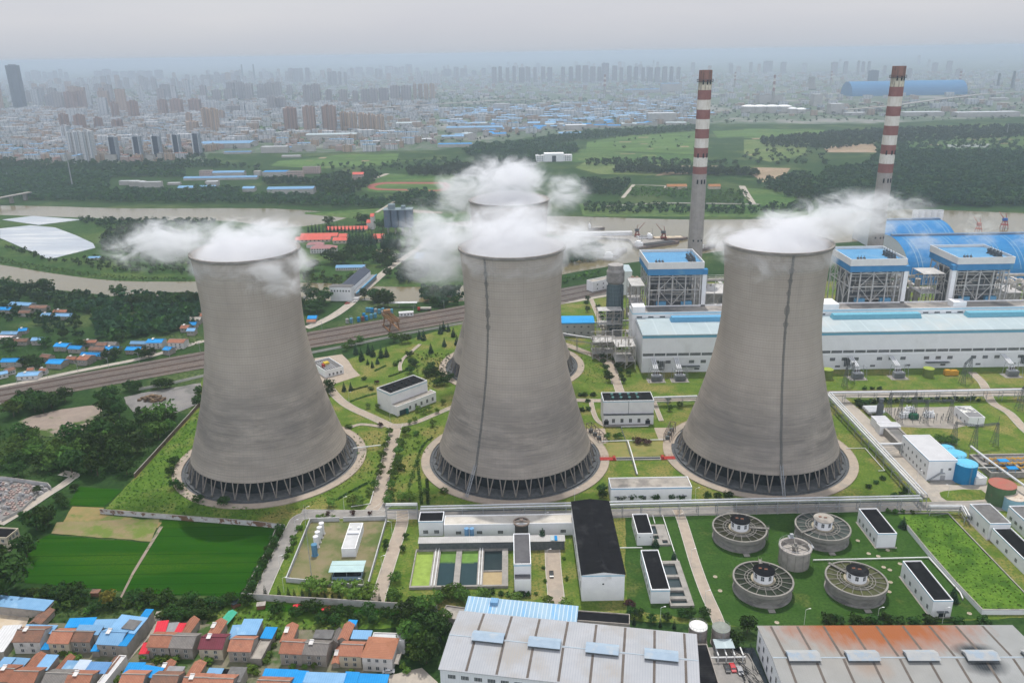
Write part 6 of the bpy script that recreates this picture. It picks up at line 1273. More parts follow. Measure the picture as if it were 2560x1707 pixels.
row('K','dark',4.2,'in front of the long low building',(872,1372,950,1372,1248,1372,1332,1376,1092,1380,770,1378)); row('K','dark',4,'at the lower left of the right tower',(1700,1370,1600,1362,1800,1370,575,1350,565,1300),1.2); row('K','red',4,'on the dry lawn between the towers',(915,815,1005,820),1.5); row('K','mid',4,'on the dry lawn near the sluice gates',(742,770,700,780,620,780,1225,500,1330,470,1215,410)); row('K','dshrub',2.6,'along the hedge behind the middle tower',(430,410,360,350,480,350,430,490,370,500,400,350),1.6)
row('I','dark',5.5,'along the road behind the middle tower',(340,1360,350,1410,375,1460,385,1510,400,1550,225,890,215,930,225,980)); row('I','dark',4.5,'right of the road behind the middle tower',(450,1395,470,1450,490,1480,500,1530,520,1560,560,1500,370,1200,380,1160,310,960,330,1010,340,1050))
row('L','dshrub',3.4,'in the hedge behind the switchgear',tuple(v for i in range(19) for v in (530+i*55, 480-(i%3)*8-i)),1.0); row('L','dshrub',4,'at the hedge end by the diagonal road',(400,490,430,520,480,485,460,500),1.4); row('L','mid',5,'behind the treatment house',(1150,845,1200,850,1260,855),1.5); row('L','dshrub',2.5,'on the lawn right of the right tower',(490,1265,560,1225,620,1190,735,1350,800,1335,830,1300,455,350,525,350,590,350),1.3)
# --- woods and hedges on the left
WL = 'in the wood left of the left tower'
grove('E',['dark','dark','mid'],12,10.3,WL,(480,720,800,660,1060,610,1280,860,1250,1010,1180,1050,950,1070,700,1040,480,1010),1.05); grove('E',['dark','mid'],7.5,11.5,'in the scrub at the left edge',(-60,600,120,670,480,710,480,1010,560,1100,440,1140,-60,1070),1.2); grove('E',['dark','mid'],10.5,9,'below the gravel clearing',(1180,520,1600,530,1640,620,1400,760,1200,660)); grove('E',['dark','dark','mid'],9.5,8,'between the railway and the dirt clearing',(80,420,600,360,640,440,300,510,120,530)); grove('E',['dark'],10,8,'between the two clearings',(910,330,1080,330,1190,500,1000,560,940,470))
row('E','dark',7,'along the railway side of the gravel clearing',(1440,260,1500,265,1550,250,1180,280,1250,290,1830,330,1840,380,1800,420),1.1); row('E','dark',5,'on the weedy slope by the left tower',(1590,960,1560,1050,1660,1190,1600,1170,1810,1300,2040,1330),1.2); row('E','dark',4,'beside the farm track',(560,1320,540,1280,680,1190,210,1440,300,1470,340,1210,400,1560,440,1500,600,1340),1.2)
row('A','dark',17,'at the left edge above the blue shed',(60,690,-40,640),1.25); row('A','dark',11,'left of the left rice field',(250,340,340,90,420,60)); row('A','yellow',6.5,'by the foot of the field path',(1010,790)); row('A','dark',5.5,'in the gardens below the rice fields',(1240,745,570,690,620,740,750,760,520,730,1070,800,900,830,700,690,450,700,1370,760,1540,760),1.2); row('A','dark',4.5,'in the thicket behind the red roofed house',(1620,830,1700,860,1780,900,1580,890,1660,920,1760,760,1860,830,1950,800,2060,790,2110,770,1720,790,1890,900),1.3); row('A','shrub',3.5,'scattered in the vegetable gardens',(240,700,320,690,390,720,430,840,640,800,820,860,1160,800,1300,800,1440,790,1480,900,1950,900,480,830),1.3); row('A','lshrub',3,'in front of the second village row',(1450,1300,1520,1290,1610,1310,600,1230,650,1260,1330,1260,700,1300,1900,1320,2300,1390,1090,1420,1060,1480,2200,1490),1.3)
row('B','dark',3.2,'between the rice field and the grey road',tuple(v for i in range(20) for v in (345-i*16+(i%3)*14, 260+i*31)),1.35); row('B','dark',5,'in the gardens left of the warehouse',(560,960,640,970,780,1010,850,990,930,1000,700,1060,820,1080,1000,1060,1100,1000,1250,1010,1150,1060,480,1010,1340,1060,60,910,320,980,1480,930),1.2); grove('B',['dark','mid'],9.5,6.2,'in the tree clump left of the grey warehouse',(1400,1060,1540,1000,1720,1030,1780,1130,1760,1330,1690,1460,1600,1520,1480,1340,1400,1250),1.0); row('B','lshrub',2.6,'on the grassy lane between village houses',(330,1180,290,1260,250,1340,330,1140,220,1400,450,1440,560,1440,640,1430,140,1500,950,1490,1430,1480,1400,1440))
# --- trees of the railway village and the red roofed works: bigger ones as objects
w_('dark wood between the canal and the railway village','F',(650,1000,1240,900,1800,900,1830,1180,1340,1240,900,1290,860,1080),9,11,seed=40,nq=60); row('F','dark',13,'on the near bank of the canal',(1090,900,1230,990,1300,980,1380,985,1450,980,1600,960,1660,960,1720,960,1790,950,1560,1000,60,830,150,840,380,830,430,850,280,850),1.0); w_('trees and bushes among the railway village roofs','F',(0,830,450,880,640,990,800,1260,480,1250,300,1120,60,1120,-60,1000),10.5,6.5,seed=41,nq=60); row('F','dark',8,'between the village and the railway',(70,1330,110,1370,420,1340,740,1350,300,1510,250,1520,350,1520,1290,1440,1360,1440,1060,1430,1000,1460,1110,1290,590,1260),1.2)
row('G','dark',13,'left of the canal house',(240,1080,300,1100,360,1110,400,1080,330,1000,440,1020,260,950)); row('G','dark',12,'right of the canal house',(960,1050,1010,1040,1060,1050,930,1000,1030,980)); row('G','tallcon',19,'in front of the red roofed works',tuple(v for i in range(18) for v in (672+(i%9)*32+(i//9)*14, 500-(i//9)*65-(i%2)*12))); row('G','tallcon',19,'beside the grey silo block',tuple(v for i in range(10) for v in (1005+i*19, 470+(i%2)*12))); row('G','tallcon',12,'along the rear red roof',tuple(v for i in range(16) for v in (280+i*36, 318-(i%2)*6))); row('G','dark',14,'around the red roofed works',(330,695,800,240,840,235,1010,300,480,250,580,640,620,620,700,560,760,580,820,640,500,620,880,560,1000,650,950,600,1060,590),1.2); row('G','dark',9,'along the pale concrete road',(1060,680,1110,640,1160,600,1060,760,1200,540,1250,500,700,800,1270,440,830,970)); w_('trees between the canal road and the middle tower','G',(1110,760,1250,640,1420,680,1440,800,1200,830),9,10,seed=42,nq=60); w_('trees below the steam left of the middle tower','G',(1400,880,1800,900,1800,1010,1560,1060,1400,1040),9,11,seed=43,nq=60)
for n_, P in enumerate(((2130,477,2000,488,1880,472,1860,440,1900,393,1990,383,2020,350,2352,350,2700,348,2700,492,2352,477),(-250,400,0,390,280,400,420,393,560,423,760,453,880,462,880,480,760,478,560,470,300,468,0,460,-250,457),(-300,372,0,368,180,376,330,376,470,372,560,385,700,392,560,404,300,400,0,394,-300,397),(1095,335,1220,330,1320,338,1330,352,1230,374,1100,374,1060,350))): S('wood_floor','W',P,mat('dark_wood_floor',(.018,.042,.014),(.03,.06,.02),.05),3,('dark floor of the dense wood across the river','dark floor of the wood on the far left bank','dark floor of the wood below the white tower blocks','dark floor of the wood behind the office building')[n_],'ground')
w_('dark dense wood beyond the river on the right','W',(2130,475,2000,486,1880,470,1860,440,1900,395,1990,385,2020,352,2352,352,2700,350,2700,490,2352,475),8.5,13,seed=1)
w_('band of dark trees on the far left river bank','W',(-250,400,0,392,280,402,420,395,560,425,760,455,880,462,880,478,760,476,560,468,300,466,0,458,-250,455),10,11,seed=2); w_('dark wood below the white tower blocks','W',(-300,372,0,368,180,376,330,376,470,372,560,385,700,392,560,402,300,398,0,392,-300,395),14,11,seed=3)
w_('dark trees between the sheds and the running track','W',(600,420,760,408,830,395,880,405,830,440,800,452,640,450),10,13,seed=4); w_('long dark wood behind the pale office building','W',(1095,335,1220,330,1320,338,1330,352,1230,372,1100,372,1060,350),13,13,seed=5); w_('wood left of the pale office building','W',(935,395,1180,372,1230,380,1220,400,1060,408,940,405),11,13,seed=6)
w_('dark tree belt in front of the far factories','W',(1345,305,1440,300,1600,292,1610,300,1480,312,1350,322,1240,335,1220,325),13,11,seed=7); w_('row of trees along the first far field','W',(1410,388,1610,392,1740,398,1740,406,1600,404,1410,398),9,13,seed=8); w_('dark grove left of the sandy excavation','W',(1760,420,1850,400,1880,440,1860,470,1780,445,1740,425),11,13,seed=9); w_('trees around the walled gardens across the river','W',(1340,470,1600,474,1640,478,1860,470,1870,490,1700,494,1500,492,1340,490),11,8,seed=10); w_('orchard inside the walled garden across the river','W',(1460,432,1590,436,1580,458,1440,452),10,6,lf_mid,seed=11); w_('orchard right of the first chimney','W',(1630,440,1715,440,1720,470,1620,466),10,6,lf_mid,seed=12); w_('cypress grove behind the steam','W',(1335,412,1450,418,1430,452,1335,448),9,8,lf_con,seed=13)
w_('dark belt of trees across the far right plain','W',(1740,320,2000,300,2352,290,2700,290,2700,312,2352,318,2040,330,1900,345,1760,340),14,11,seed=14); w_('scattered trees among the right fields','W',(1700,350,1900,345,1900,380,1720,385),34,11,seed=15); w_('tree belt between the right fields','W',(2000,330,2352,325,2700,320,2700,345,2352,345,2010,345),20,10,seed=16)
w_('lines of small trees between the far parcels','O',(950,780,1860,720,1860,890,1240,860,950,850),62,8,seed=30,nq=24); w_('hedgerow trees on the far fields','W',(1345,372,1400,370,1690,375,1700,380,1350,384),16,11,seed=17)
isl_far = pts('W',180,504,285,508,491,509,500,516,300,520,180,514); w_('trees along the far shore of the island','W',(180,504,285,508,491,509,500,518,300,526,200,518),9,8,seed=18); w_('scrub covering the left end of the island','W',(0,565,60,575,130,605,260,628,440,632,445,600,330,590,230,590,120,604,40,580),10,6,lf_dark,seed=19); w_('dark thicket right of the plastic greenhouses','W',(230,535,330,520,420,540,430,590,330,590,240,580),9,9,seed=20); w_('scrub on the rest of the island','W',(200,520,480,520,500,560,440,600,330,545),12,6,lf_mid,seed=21); w_('trees beside the coal wharf','W',(1290,565,1370,560,1385,600,1290,612),9,11,seed=22); w_('hedge beside the coal siding','W',(1287,645,1380,625,1390,632,1287,655),7,6,lf_mid,seed=23); w_('trees on the river bank right of the running track','W',(960,440,1010,455,1010,478,930,472,880,465),9,11,seed=24); w_('thicket around the red roofed works','W',(690,625,790,640,800,655,700,655),8,6,lf_mid,seed=25); w_('thicket along the near canal bank','W',(-40,655,100,668,280,690,380,690,440,700,440,715,250,712,60,690,-40,680),9,8,seed=26)
w_('trees on the grassy plain left of the office building','W',(700,382,860,378,930,372,1050,365,1090,350,1060,378,940,392,720,392),24,10,seed=27); w_('green street trees of the left town','W',(0,330,130,340,250,345,400,340,470,350,470,368,250,366,0,362),17,10,seed=28)

lf_weed = leafmat('weed_leaves', (.06,.12,.018), (.12,.18,.035), .3)
for n_, (lab, k, poly, sp_, h_, mm_) in enumerate((('weeds and low bushes on the slope left of the left tower','E',(960,1350,1230,1090,1500,800,1830,440,1830,700,1720,880,1600,1000,1640,1150,1900,1330,2334,1360,2334,1470,1480,1400),2.6,1.1,lf_weed),('low weeds on the overgrown bed behind the retaining wall','D',(1440,115,1780,113,2340,690,2470,815,2050,815,1870,640,1670,400,1510,210),2.3,.8,lf_weed),('vegetables and weeds in the village gardens','A',(100,860,700,700,1400,740,2250,820,2600,900,3300,1000,3300,1080,2300,960,1450,960,1000,900,500,950),2.4,1.3,lf_mid),('low bushes and tufts on the lawns between left and middle towers','H',(640,830,900,800,930,960,840,1200,760,1380,640,1400,700,1100),3.6,1.3,lf_mid),('low bushes and tufts left of the middle tower','H',(1080,850,1400,700,1340,860,1210,1080,1250,1280,1420,1400,960,1420,1030,1100),3.8,1.3,lf_mid),('rough scrub left of the hidden rear tower','H',(1180,120,1480,120,1500,380,1260,430,1180,320),3.4,1.7,lf_dark),('tufts on the lawn behind the middle tower','I',(90,1300,330,1340,400,1560,200,1568,200,1450),3.6,1.0,lf_weed),('weeds round the left tower ring path','H',(-300,1440,-100,1500,200,1440,420,1330,600,1180,700,1010,720,1060,640,1230,400,1400,200,1480,-100,1560,-350,1500),2.2,.9,lf_weed),('undergrowth beneath the left woods','E',(-60,600,480,700,1060,600,1600,520,1700,560,1300,1000,1180,1080,560,1110,-60,1080),3.4,1.6,lf_dark),('reeds along the island shores','F',(-60,560,300,640,700,690,1100,735,1800,745,1800,720,1100,700,700,650,300,590,-60,510),4,2.2,lf_mid),('rough scrub between the railway and its villages','F',(0,1250,500,1260,900,1280,1300,1250,1850,1220,1850,1340,1300,1440,900,1520,0,1560),5,1.6,lf_mid))):
    w_(lab, k, poly, sp_, h_, mm_, seed=60+n_, nq=18)
# ================================================================== VILLAGE IN THE FOREGROUND
wh_ = [0]
def house(label, k, fl, fr, depth, h, rise, roof, wall, group=None, nw=2, kind='gable', axis='x', fl2=True, name='village_house', cat='house', chim=False):
    b = bld(name, label, k, fl, fr, depth, h, wall, roof, kind, rise, .4, group, cat, axis)
    if nw:
        wins(b, 'f', nw, h-2.1, 1.2, 1.25, .1, .9)
        if fl2 and h > 4.5: wins(b, 'f', nw, .9, 1.2, 1.3, .1, .9)
    if kind == 'gable' and axis == 'x': part(b, 'ridge', MB().box(-b.w/2-.3,b.w/2+.3,b.d/2-.16,b.d/2+.16,h+rise+.15,h+rise+.42), m_conc if roof in (r_orange,r_brown,r_tgrey) else roof)
    if wh_[0] % 3 == 0 and kind == 'gable': part(b, 'water_heater', MB().tube((-b.w*.2-.8,b.d*.62,h+rise+.75),(-b.w*.2+.8,b.d*.62,h+rise+.75),.28,8).add([(-b.w*.2-.8,b.d*.62,h+rise+.7),(-b.w*.2+.8,b.d*.62,h+rise+.7),(-b.w*.2+.8,b.d*.36,h+rise-.0+.35),(-b.w*.2-.8,b.d*.36,h+rise+.35)],[(0,1,2,3)]), w_whouse)
    wh_[0] += 1
    if chim: part(b, 'chimney', MB().box(b.w*.3,b.w*.3+.7,b.d*.6,b.d*.6+.6,h,h+rise+1.4), w_grey)
    return b
def wing(label, k, fl, fr, depth, h, rise, roof, wall=None, kind='shed', axis='x', name='house_wing', nw=0):
    return house(label, k, fl, fr, depth, h, rise, roof, wall or w_grey, None, nw, kind, axis, False, name, 'house')
HA = [((115,1115),(360,1115),8.5,5.6,1.9,r_brown,w_whouse,'white two storey house with a brown tile roof, leftmost in the first village row'),((440,1125),(625,1130),8.0,5.4,1.9,r_orange,w_cream,'orange tiled house between the white house and a blue topped one'),((630,1110),(820,1115),7.0,5.4,1.5,r_brown,w_grey,'brown tiled house with a pale blue roof behind it'),((885,1135),(1100,1145),9.0,5.6,1.8,r_pblue,w_grey,'corner house with a pale blue gabled roof left of the lane'),((1350,1160),(1545,1165),8.0,5.2,1.9,r_orange,w_grey,'orange tiled house next to the lane, below a red metal roof'),((1556,1168),(1762,1175),8.0,5.2,1.9,r_tgrey,w_grey,'grey tiled house right of the lane'),((1825,1178),(2038,1182),8.0,5.2,1.8,r_maroon,w_cream,'house with a maroon metal roof'),((2095,1198),(2298,1204),8.0,5.2,1.9,r_orange,w_grey,'orange tiled house right of the maroon roofed one')]
for fl, fr, d, h, ri, rf, wl_, lab in HA: house(lab, 'A', fl, fr, d, h, ri, rf, wl_, 'two storey village houses')
HB = [((340,1308),(525,1318),7.5,5.4,1.8,r_orange,w_grey,'orange tiled house with a broken courtyard roof behind'),((527,1318),(735,1328),7.5,5.4,1.8,r_tgrey,w_grey,'grey tiled house in the right half of the village'),((848,1330),(1035,1338),7.5,5.4,1.7,r_orange,w_cream,'orange tiled house with pale blue window hoods')]
for fl, fr, d, h, ri, rf, wl_, lab in HB: house(lab, 'B', fl, fr, d, h, ri, rf, wl_, 'two storey village houses')
b = house('pale villa with an orange hipped roof at the right end of the village', 'B', (1045,1340), (1300,1355), 10.5, 6.4, 2.3, mat('salmon_tile_roof',(.36,.165,.10),(.31,.14,.085),.5,(.25,.12,.08),.3,(.58,.7),stripe=[('Y',.6,(.26,.12,.08),.2)]), w_whouse, None, 3, 'hip'); part(b, 'balcony', MB().box(b.w/2,b.w/2+2.2,1,6,3,3.3).box(b.w/2+2.0,b.w/2+2.2,1,6,3.3,4.3), w_grey)
WG = [('A',(190,1030),(470,1040),(215,960),4.6,.3,r_pblue,'long pale blue lean-to roof behind the white house'),('A',(600,985),(840,975),(620,908),5.2,.5,r_blue,'bright blue roof at the back of the first row'),('A',(680,1045),(900,1050),(725,965),6.2,.6,r_pblue,'pale blue roof behind the brown tiled house'),('A',(840,990),(1040,985),(860,918),5.0,.5,r_pblue,'wide pale blue roof between blue roofs'),('A',(1415,1050),(1510,1040),(1490,930),4.8,.8,r_red,'bright red metal roof beside the lane'),('A',(1510,1028),(1610,1020),(1560,948),4.6,.3,mat('grey_fibre_roof',(.25,.25,.255),(.2,.2,.205),.4),'grey fibre roof between two red ones'),('A',(1605,1035),(1660,1035),(1640,950),4.7,.4,r_red,'narrow red metal roof by an orange wing'),('A',(380,1185),(450,1185),(400,1130),2.6,.4,r_blue,'small blue porch right of the white house'),('A',(840,1200),(905,1200),(870,1145),2.8,.4,r_blue,'small blue porch left of the corner house'),('A',(1283,1225),(1362,1222),(1340,1130),3.0,.8,r_red,'red porch roof at the lane corner'),('A',(2185,1050),(2350,1050),(2230,912),5.6,.4,r_pblue,'tall pale blue roof behind the right houses'),('A',(2100,1090),(2190,1085),(2125,970),4.2,.4,r_pblue,'low pale blue roof left of the taller one'),('B',(180,1180),(270,1185),(210,1090),3.6,.4,r_blue,'small sky blue roof beside the grassy lane'),('B',(920,1075),(985,1080),(945,1030),4.0,.3,r_blue,'little bright blue roof at the back of the village'),('B',(955,1185),(1110,1190),(975,1118),5.0,.3,r_pblue,'blue roof with a water heater behind the salmon villa'),('B',(630,1180),(780,1185),(650,1115),5.0,.2,r_grey,'dark grey courtyard roof in the right half of the village'),
('A',(-40,1355),(60,1360),(40,1262),4.6,.3,r_pblue,'pale blue roof at the lower left corner'),('A',(60,1340),(205,1350),(130,1265),4.2,.2,r_pblue,'second pale blue roof from the lower left corner'),('A',(325,1370),(430,1375),(360,1235),5.0,.5,r_pblue,'pale blue roof in the second row, above a tiled one'),('A',(560,1380),(650,1385),(610,1292),4.8,.4,r_pblue,'light blue panel roof in the second row'),('A',(660,1390),(760,1395),(720,1285),4.9,.4,mat('pale_sheet_roof',(.42,.48,.54),(.37,.43,.5),.3),'pale sheet roof beside a light blue one'),('A',(775,1400),(960,1405),(830,1305),5.0,.4,mat('steel_blue_roof',(.12,.24,.42),(.1,.21,.38),.3,stripe=[('X',.85,(.09,.19,.35),.14)]),'steel blue roof in the second row'),('A',(1115,1440),(1260,1440),(1200,1312),4.8,.4,r_blue,'vivid blue roof right of the lane in the second row'),('A',(1265,1420),(1430,1450),(1310,1328),4.9,.3,r_blue,'blue and grey patched roof in the second row'),('A',(1500,1440),(1640,1445),(1560,1345),4.6,.3,MATS['grey_fibre_roof'],'grey courtyard roof in the second row'),('A',(1875,1460),(2000,1465),(1920,1362),4.6,.3,r_pblue,'pale blue courtyard roof in the second row'),('A',(2060,1480),(2200,1485),(2150,1352),4.6,.2,r_grey,'grey flat roof at the end of the second row'),('A',(2010,1460),(2080,1465),(2040,1370),4.0,.2,r_black,'small dark roof in the second row'),
('B',(185,1535),(460,1545),(245,1450),4.4,.5,r_blue,'vivid blue roof at the bottom edge'),('B',(440,1568),(540,1575),(500,1465),4.6,.5,r_blue,'second vivid blue roof at the bottom edge'),('B',(545,1560),(880,1572),(580,1478),4.8,.3,r_pblue,'long pale blue roof with water heaters at the bottom edge'),('B',(880,1575),(990,1580),(905,1475),4.6,.5,r_blue,'third vivid blue roof at the bottom edge'),('B',(985,1565),(1255,1575),(1010,1490),4.4,.4,r_blue,'wide vivid blue roof near the parked white car')]
for k, fl, fr, bk, h, ri, rf, lab in WG: wing(lab, k, fl, fr, bk, h, ri, rf)
b = wing('big L shaped blue roof along the lane', 'A', (1000,1010), (1235,1150-110), (1110,870), 6.4, .6, r_pblue); 
q = wing('bright blue side roof running down the lane', 'A', (1095,1150), (1160,1153), 20, 6.0, .5, r_blue, nw=0); part(b, 'grey_patch', MB().box(-1,4.5,1.2,b.d-1.2,6.95,7.05), r_grey)
TW = [('A',(1640,1055),(1720,1060),13,4.8,1.4,r_orange,'narrow orange tiled wing right of the red roofs'),('A',(1890,1075),(1985,1080),13,4.8,1.4,r_orange,'narrow orange tiled wing above the maroon roof'),('A',(270,950),(370,955),12,3.6,1.2,r_brown,'low brown tiled outhouse beside the sandy yard'),('A',(600,975),(640,975),5,4.4,.6,r_orange,'sliver of orange roof left of the bright blue one'),('B',(345,1215),(440,1215),13,5,1.2,r_orange,'orange tiled wing with an open broken roof'),('B',(840,1195),(920,1200),12,5.4,1.3,r_orange,'tall orange wing behind the village centre'),('B',(775,1215),(835,1220),9,5,1.2,r_tgrey,'grey tiled wing beside the tall orange one'),('B',(790,1400),(850,1400),12,3.0,.6,r_orange,'low orange lean-to between two houses'),('A',(205,1370),(300,1375),11,4.2,1.1,r_orange,'orange tiled wing in the second row, left part'),('A',(490,1390),(560,1395),11,4.2,1.1,r_orange,'orange tiled wing in the second row, middle part'),('A',(1450,1430),(1530,1432),10,4.2,1.1,r_orange,'orange tiled wing right of the blue patched roof'),('A',(1700,1450),(1800,1455),11,4.2,1.1,r_orange,'orange tiled wing near the right of the second row'),('A',(930,1420),(1030,1425),12,4.6,1.1,r_brown,'brown roofed wing with a white edge beside the lane')]
for k, fl, fr, d, h, ri, rf, lab in TW: wing(lab, k, fl, fr, d*.72, h-.9, ri, rf, None, 'gable', 'y')
H3 = [((-60,1475),(75,1480),r_orange,'lower left corner'),((80,1500),(300,1505),r_orange,'bottom edge, first tiled'),((375,1520),(590,1525),r_tgrey,'bottom edge, grey tiled'),((585,1530),(800,1535),r_orange,'bottom edge beneath the steel blue roof'),((1085,1530),(1290,1535),r_orange,'bottom edge right of the lane'),((1370,1540),(1600,1545),r_brown,'bottom edge beneath the grey courtyard'),((1660,1560),(1880,1565),r_orange,'bottom edge beneath the tiled wing'),((1890,1570),(2110,1575),r_orange,'bottom edge, rightmost tiled')]
for fl, fr, rf, lab in H3: house('tiled village house at the '+lab, 'A', fl, fr, 8, 5.3, 1.8, rf, w_grey, 'two storey village houses')
house('tiled house under the vivid blue roofs at the bottom edge', 'B', (130,1640), (400,1650), 7, 5, 1.6, r_orange, w_grey)
b = house('flat white terrace roof behind the salmon villa', 'B', (1125,1195), (1410,1205), (1150,1130), 6.0, 0, r_white, w_whouse, None, 0, 'flat', name='flat_roofed_house')
b = house('pale flat roofed outbuilding beside the grassy lane', 'B', (85,1355), (180,1360), (200,1170), 3.2, 0, r_conc, w_grey, None, 0, 'flat', name='outbuilding')
b = house('narrow white edged concrete roof left of the lane', 'A', (890,1490), (960,1495), 14, 5, 0, r_white, w_whouse, None, 0, 'flat', name='outbuilding')
b = bld('long_shed', 'long pale blue shed roof above the sandy yard', 'A', (-250,765), (405,830), 5.5, 4.2, w_grey, r_pblue, 'shed', .5, cat='shed'); b = bld('long_shed', 'white roofed shed at the lower left edge', 'A', (-140,1215), (30,1205), 14, 3.6, w_grey, mat('white_ribbed_roof',(.55,.55,.55),(.48,.48,.48),.4,stripe=[('X',1.1,(.4,.4,.4),.2)]), 'shed', .6, cat='shed')
h = HT('A',140,150,175,240)
b = bld('cream_house', 'cream two storey house with a parapet roof at the left edge', 'A', (-130,150), (60,160), (-60,60), 6.5, w_cream, r_black, cat='house', par=.6); wins(b,'f',3,4,1.3,1.4); wins(b,'r',3,4,1.3,1.5); wins(b,'r',3,1,1.3,1.5); b = bld('cream_house', 'low annex of the cream house at the left edge', 'A', (-60,235), (100,225), 7, 3.2, w_cream, r_black, cat='house', par=.3)
X, Y = G('A',2095,940); t = thing('green_shelter', 'green tarpaulin shelter behind the village', 'shelter', (X,Y,.03), -.25); obj('tarpaulin', MB().add([(-2,-4,2),(2,-4,2),(2,4,2.2),(-2,4,2.2),(0,-4,3),(0,4,3.2)],[(0,4,5,3),(4,1,2,5)]), mat('green_tarp',(.05,.32,.2),(.08,.36,.25),.8), t); obj('frame', MB().tube((-2,-4,0),(-2,-4,2),.08,4).tube((2,-4,0),(2,-4,2),.08,4).tube((-2,4,0),(-2,4,2.2),.08,4).tube((2,4,0),(2,4,2.2),.08,4), m_steel, t)
for i, (k, x, y, lab) in enumerate((('A',885,690,'small brick hut by the field path'),('B',185,925,'small brick hut under the boundary wall, leftmost'),('B',500,945,'small red roofed hut under the boundary wall'),('B',745,970,'tiny red roofed hut right of another under the wall'),('A',1945,770,'small hut with a green roof by the gardens'),('A',2170,790,'roofless brick hut near the wall corner'))):
    X, Y = G(k,x,y); t = thing('garden_hut', lab, 'hut', (X,Y,.03), .15*i, 'garden huts'); obj('wall', MB().box(-1.6,1.6,-1.2,1.2,0,2), mat('red_brick',(.24,.11,.075),(.19,.09,.065),.8), t); obj('roof', MB().box(-1.8,1.8,-1.4,1.4,2,2.15), (r_brown,w_grey,r_red,r_red,MATS['green_tarp'],m_dark)[i], t)
# ================================================================== VILLAGE BEHIND THE RAILWAY
FV = [((1330,1302),(1470,1302),9,r_blue,'with a blue roof and white windows beside the left tower',5),((1525,1300),(1670,1302),9,r_orange,'with an orange roof and white balcony beside the left tower',5),((1480,1365),(1540,1372),7,r_blue,'small and white with a blue roof beside the railway road',4),((485,1335),(600,1340),8,r_blue,'with a wide blue hipped look, left of the middle',4),((615,1355),(728,1360),6,r_blue,'with a blue roof right of another blue one',3.5),((805,1365),(935,1370),6,r_brown,'with a brown roof in front of the wood',3.5),((935,1365),(1065,1368),7,r_blue,'with a bright blue roof in the front row',3.5),((1140,1368),(1272,1370),7,r_blue,'with a bright blue roof right of the front row',3.5),((730,1415),(918,1422),5,r_blue,'long, with a blue roof near the road',3),((695,1455),(790,1460),10,r_orange,'with an orange roof and pale gable near the road',4.5),((415,1490),(550,1495),9,r_blue,'with a big blue roof by the railway',4),((0,1478),(190,1475),7,r_blue,'long, with a blue roof at the left edge',4),((100,1290),(240,1290),6,r_brown,'brown roofed, in the left cluster',3.5),((280,1282),(370,1280),6,r_pblue,'with a steel blue roof in the left cluster',4),((0,1225),(150,1225),6,r_pblue,'with a pale blue roof at the upper left',3.5),((165,1195),(240,1190),5,r_blue,'small and blue roofed, upper left',3),((260,985),(415,985),7,r_brown,'brown roofed, near the canal wood',3.5),((490,1060),(640,1062),7,r_pblue,'with a silvery blue roof below the canal wood',3.5),((480,1022),(600,1022),5,r_orange,'orange roofed, below the canal wood',3.5),((75,955),(260,965),9,r_pblue,'with a large pale blue roof near the canal',4),((-40,1000),(85,1003),7,r_blue,'blue roofed, at the far upper left',3.5),((370,1055),(450,1055),6,r_pblue,'with a white blue roof among the trees',3.5),((165,1030),(265,1030),6,r_brown,'small and brown roofed among the trees',3.5),((1705,1140),(1780,1140),6,r_blue,'with a small blue roof by the left tower',3.5),((1640,1170),(1710,1170),8,r_orange,'orange roofed, beside the left tower',3.5),((1700,1195),(1770,1195),6,r_pblue,'with a pale roof beside the left tower',4),((1720,1095),(1820,1095),8,r_conc,'with a grey roof high beside the left tower',4),((1750,1058),(1840,1058),7,r_orange,'orange roofed, highest beside the left tower',4),((1185,1310),(1330,1312),4,r_pblue,'with a long narrow pale blue roof behind the front row',3.5),((870,1325),(960,1328),6,r_brown,'brown roofed, behind the front row',3.5),((750,1300),(870,1300),5,r_orange,'orange roofed, beside a dark tree',3.5),((940,1322),(1050,1322),6,r_tgrey,'with a grey white roof behind the front row',3.5),((1280,1380),(1380,1385),5,r_brown,'low and brown roofed by the road',3),((600,1450),(680,1455),5,r_orange,'small and orange roofed by the road',3),((360,1430),(440,1440),6,r_brown,'small and brown roofed left of the road',3.5),((-60,1265),(90,1270),8,mat('pinkish_white_roof',(.6,.5,.5),(.5,.42,.42),.4),'with a pinkish white roof at the left edge',3.5)]
for fl, fr, d, rf, lab, h in FV: house('railway village house '+lab, 'F', fl, fr, d, h, 1.3, rf, w_whouse if h >= 5 else w_grey, 'houses of the railway village', 2 if h < 5 else 3, fl2=h>=5)
FE = [('E',(150,150),(340,140),8,r_pblue,'white shed with a pale blue roof beside the railway road'),('E',(60,105),(140,85),7,r_brown,'brown roofed shed left of the pale blue one'),('E',(245,95),(300,90),4,r_orange,'tiny orange roofed shed by the railway'),('E',(355,98),(415,95),4,r_orange,'second tiny orange roofed shed by the railway'),('E',(-80,150),(70,120),6,r_pblue,'blue roofed shed at the left edge by the railway')]
for k, fl, fr, d, rf, lab in FE: house(lab, k, fl, fr, d, 3.2, 1.0, rf, w_whouse, None, 3, fl2=False, name='shed', cat='shed')
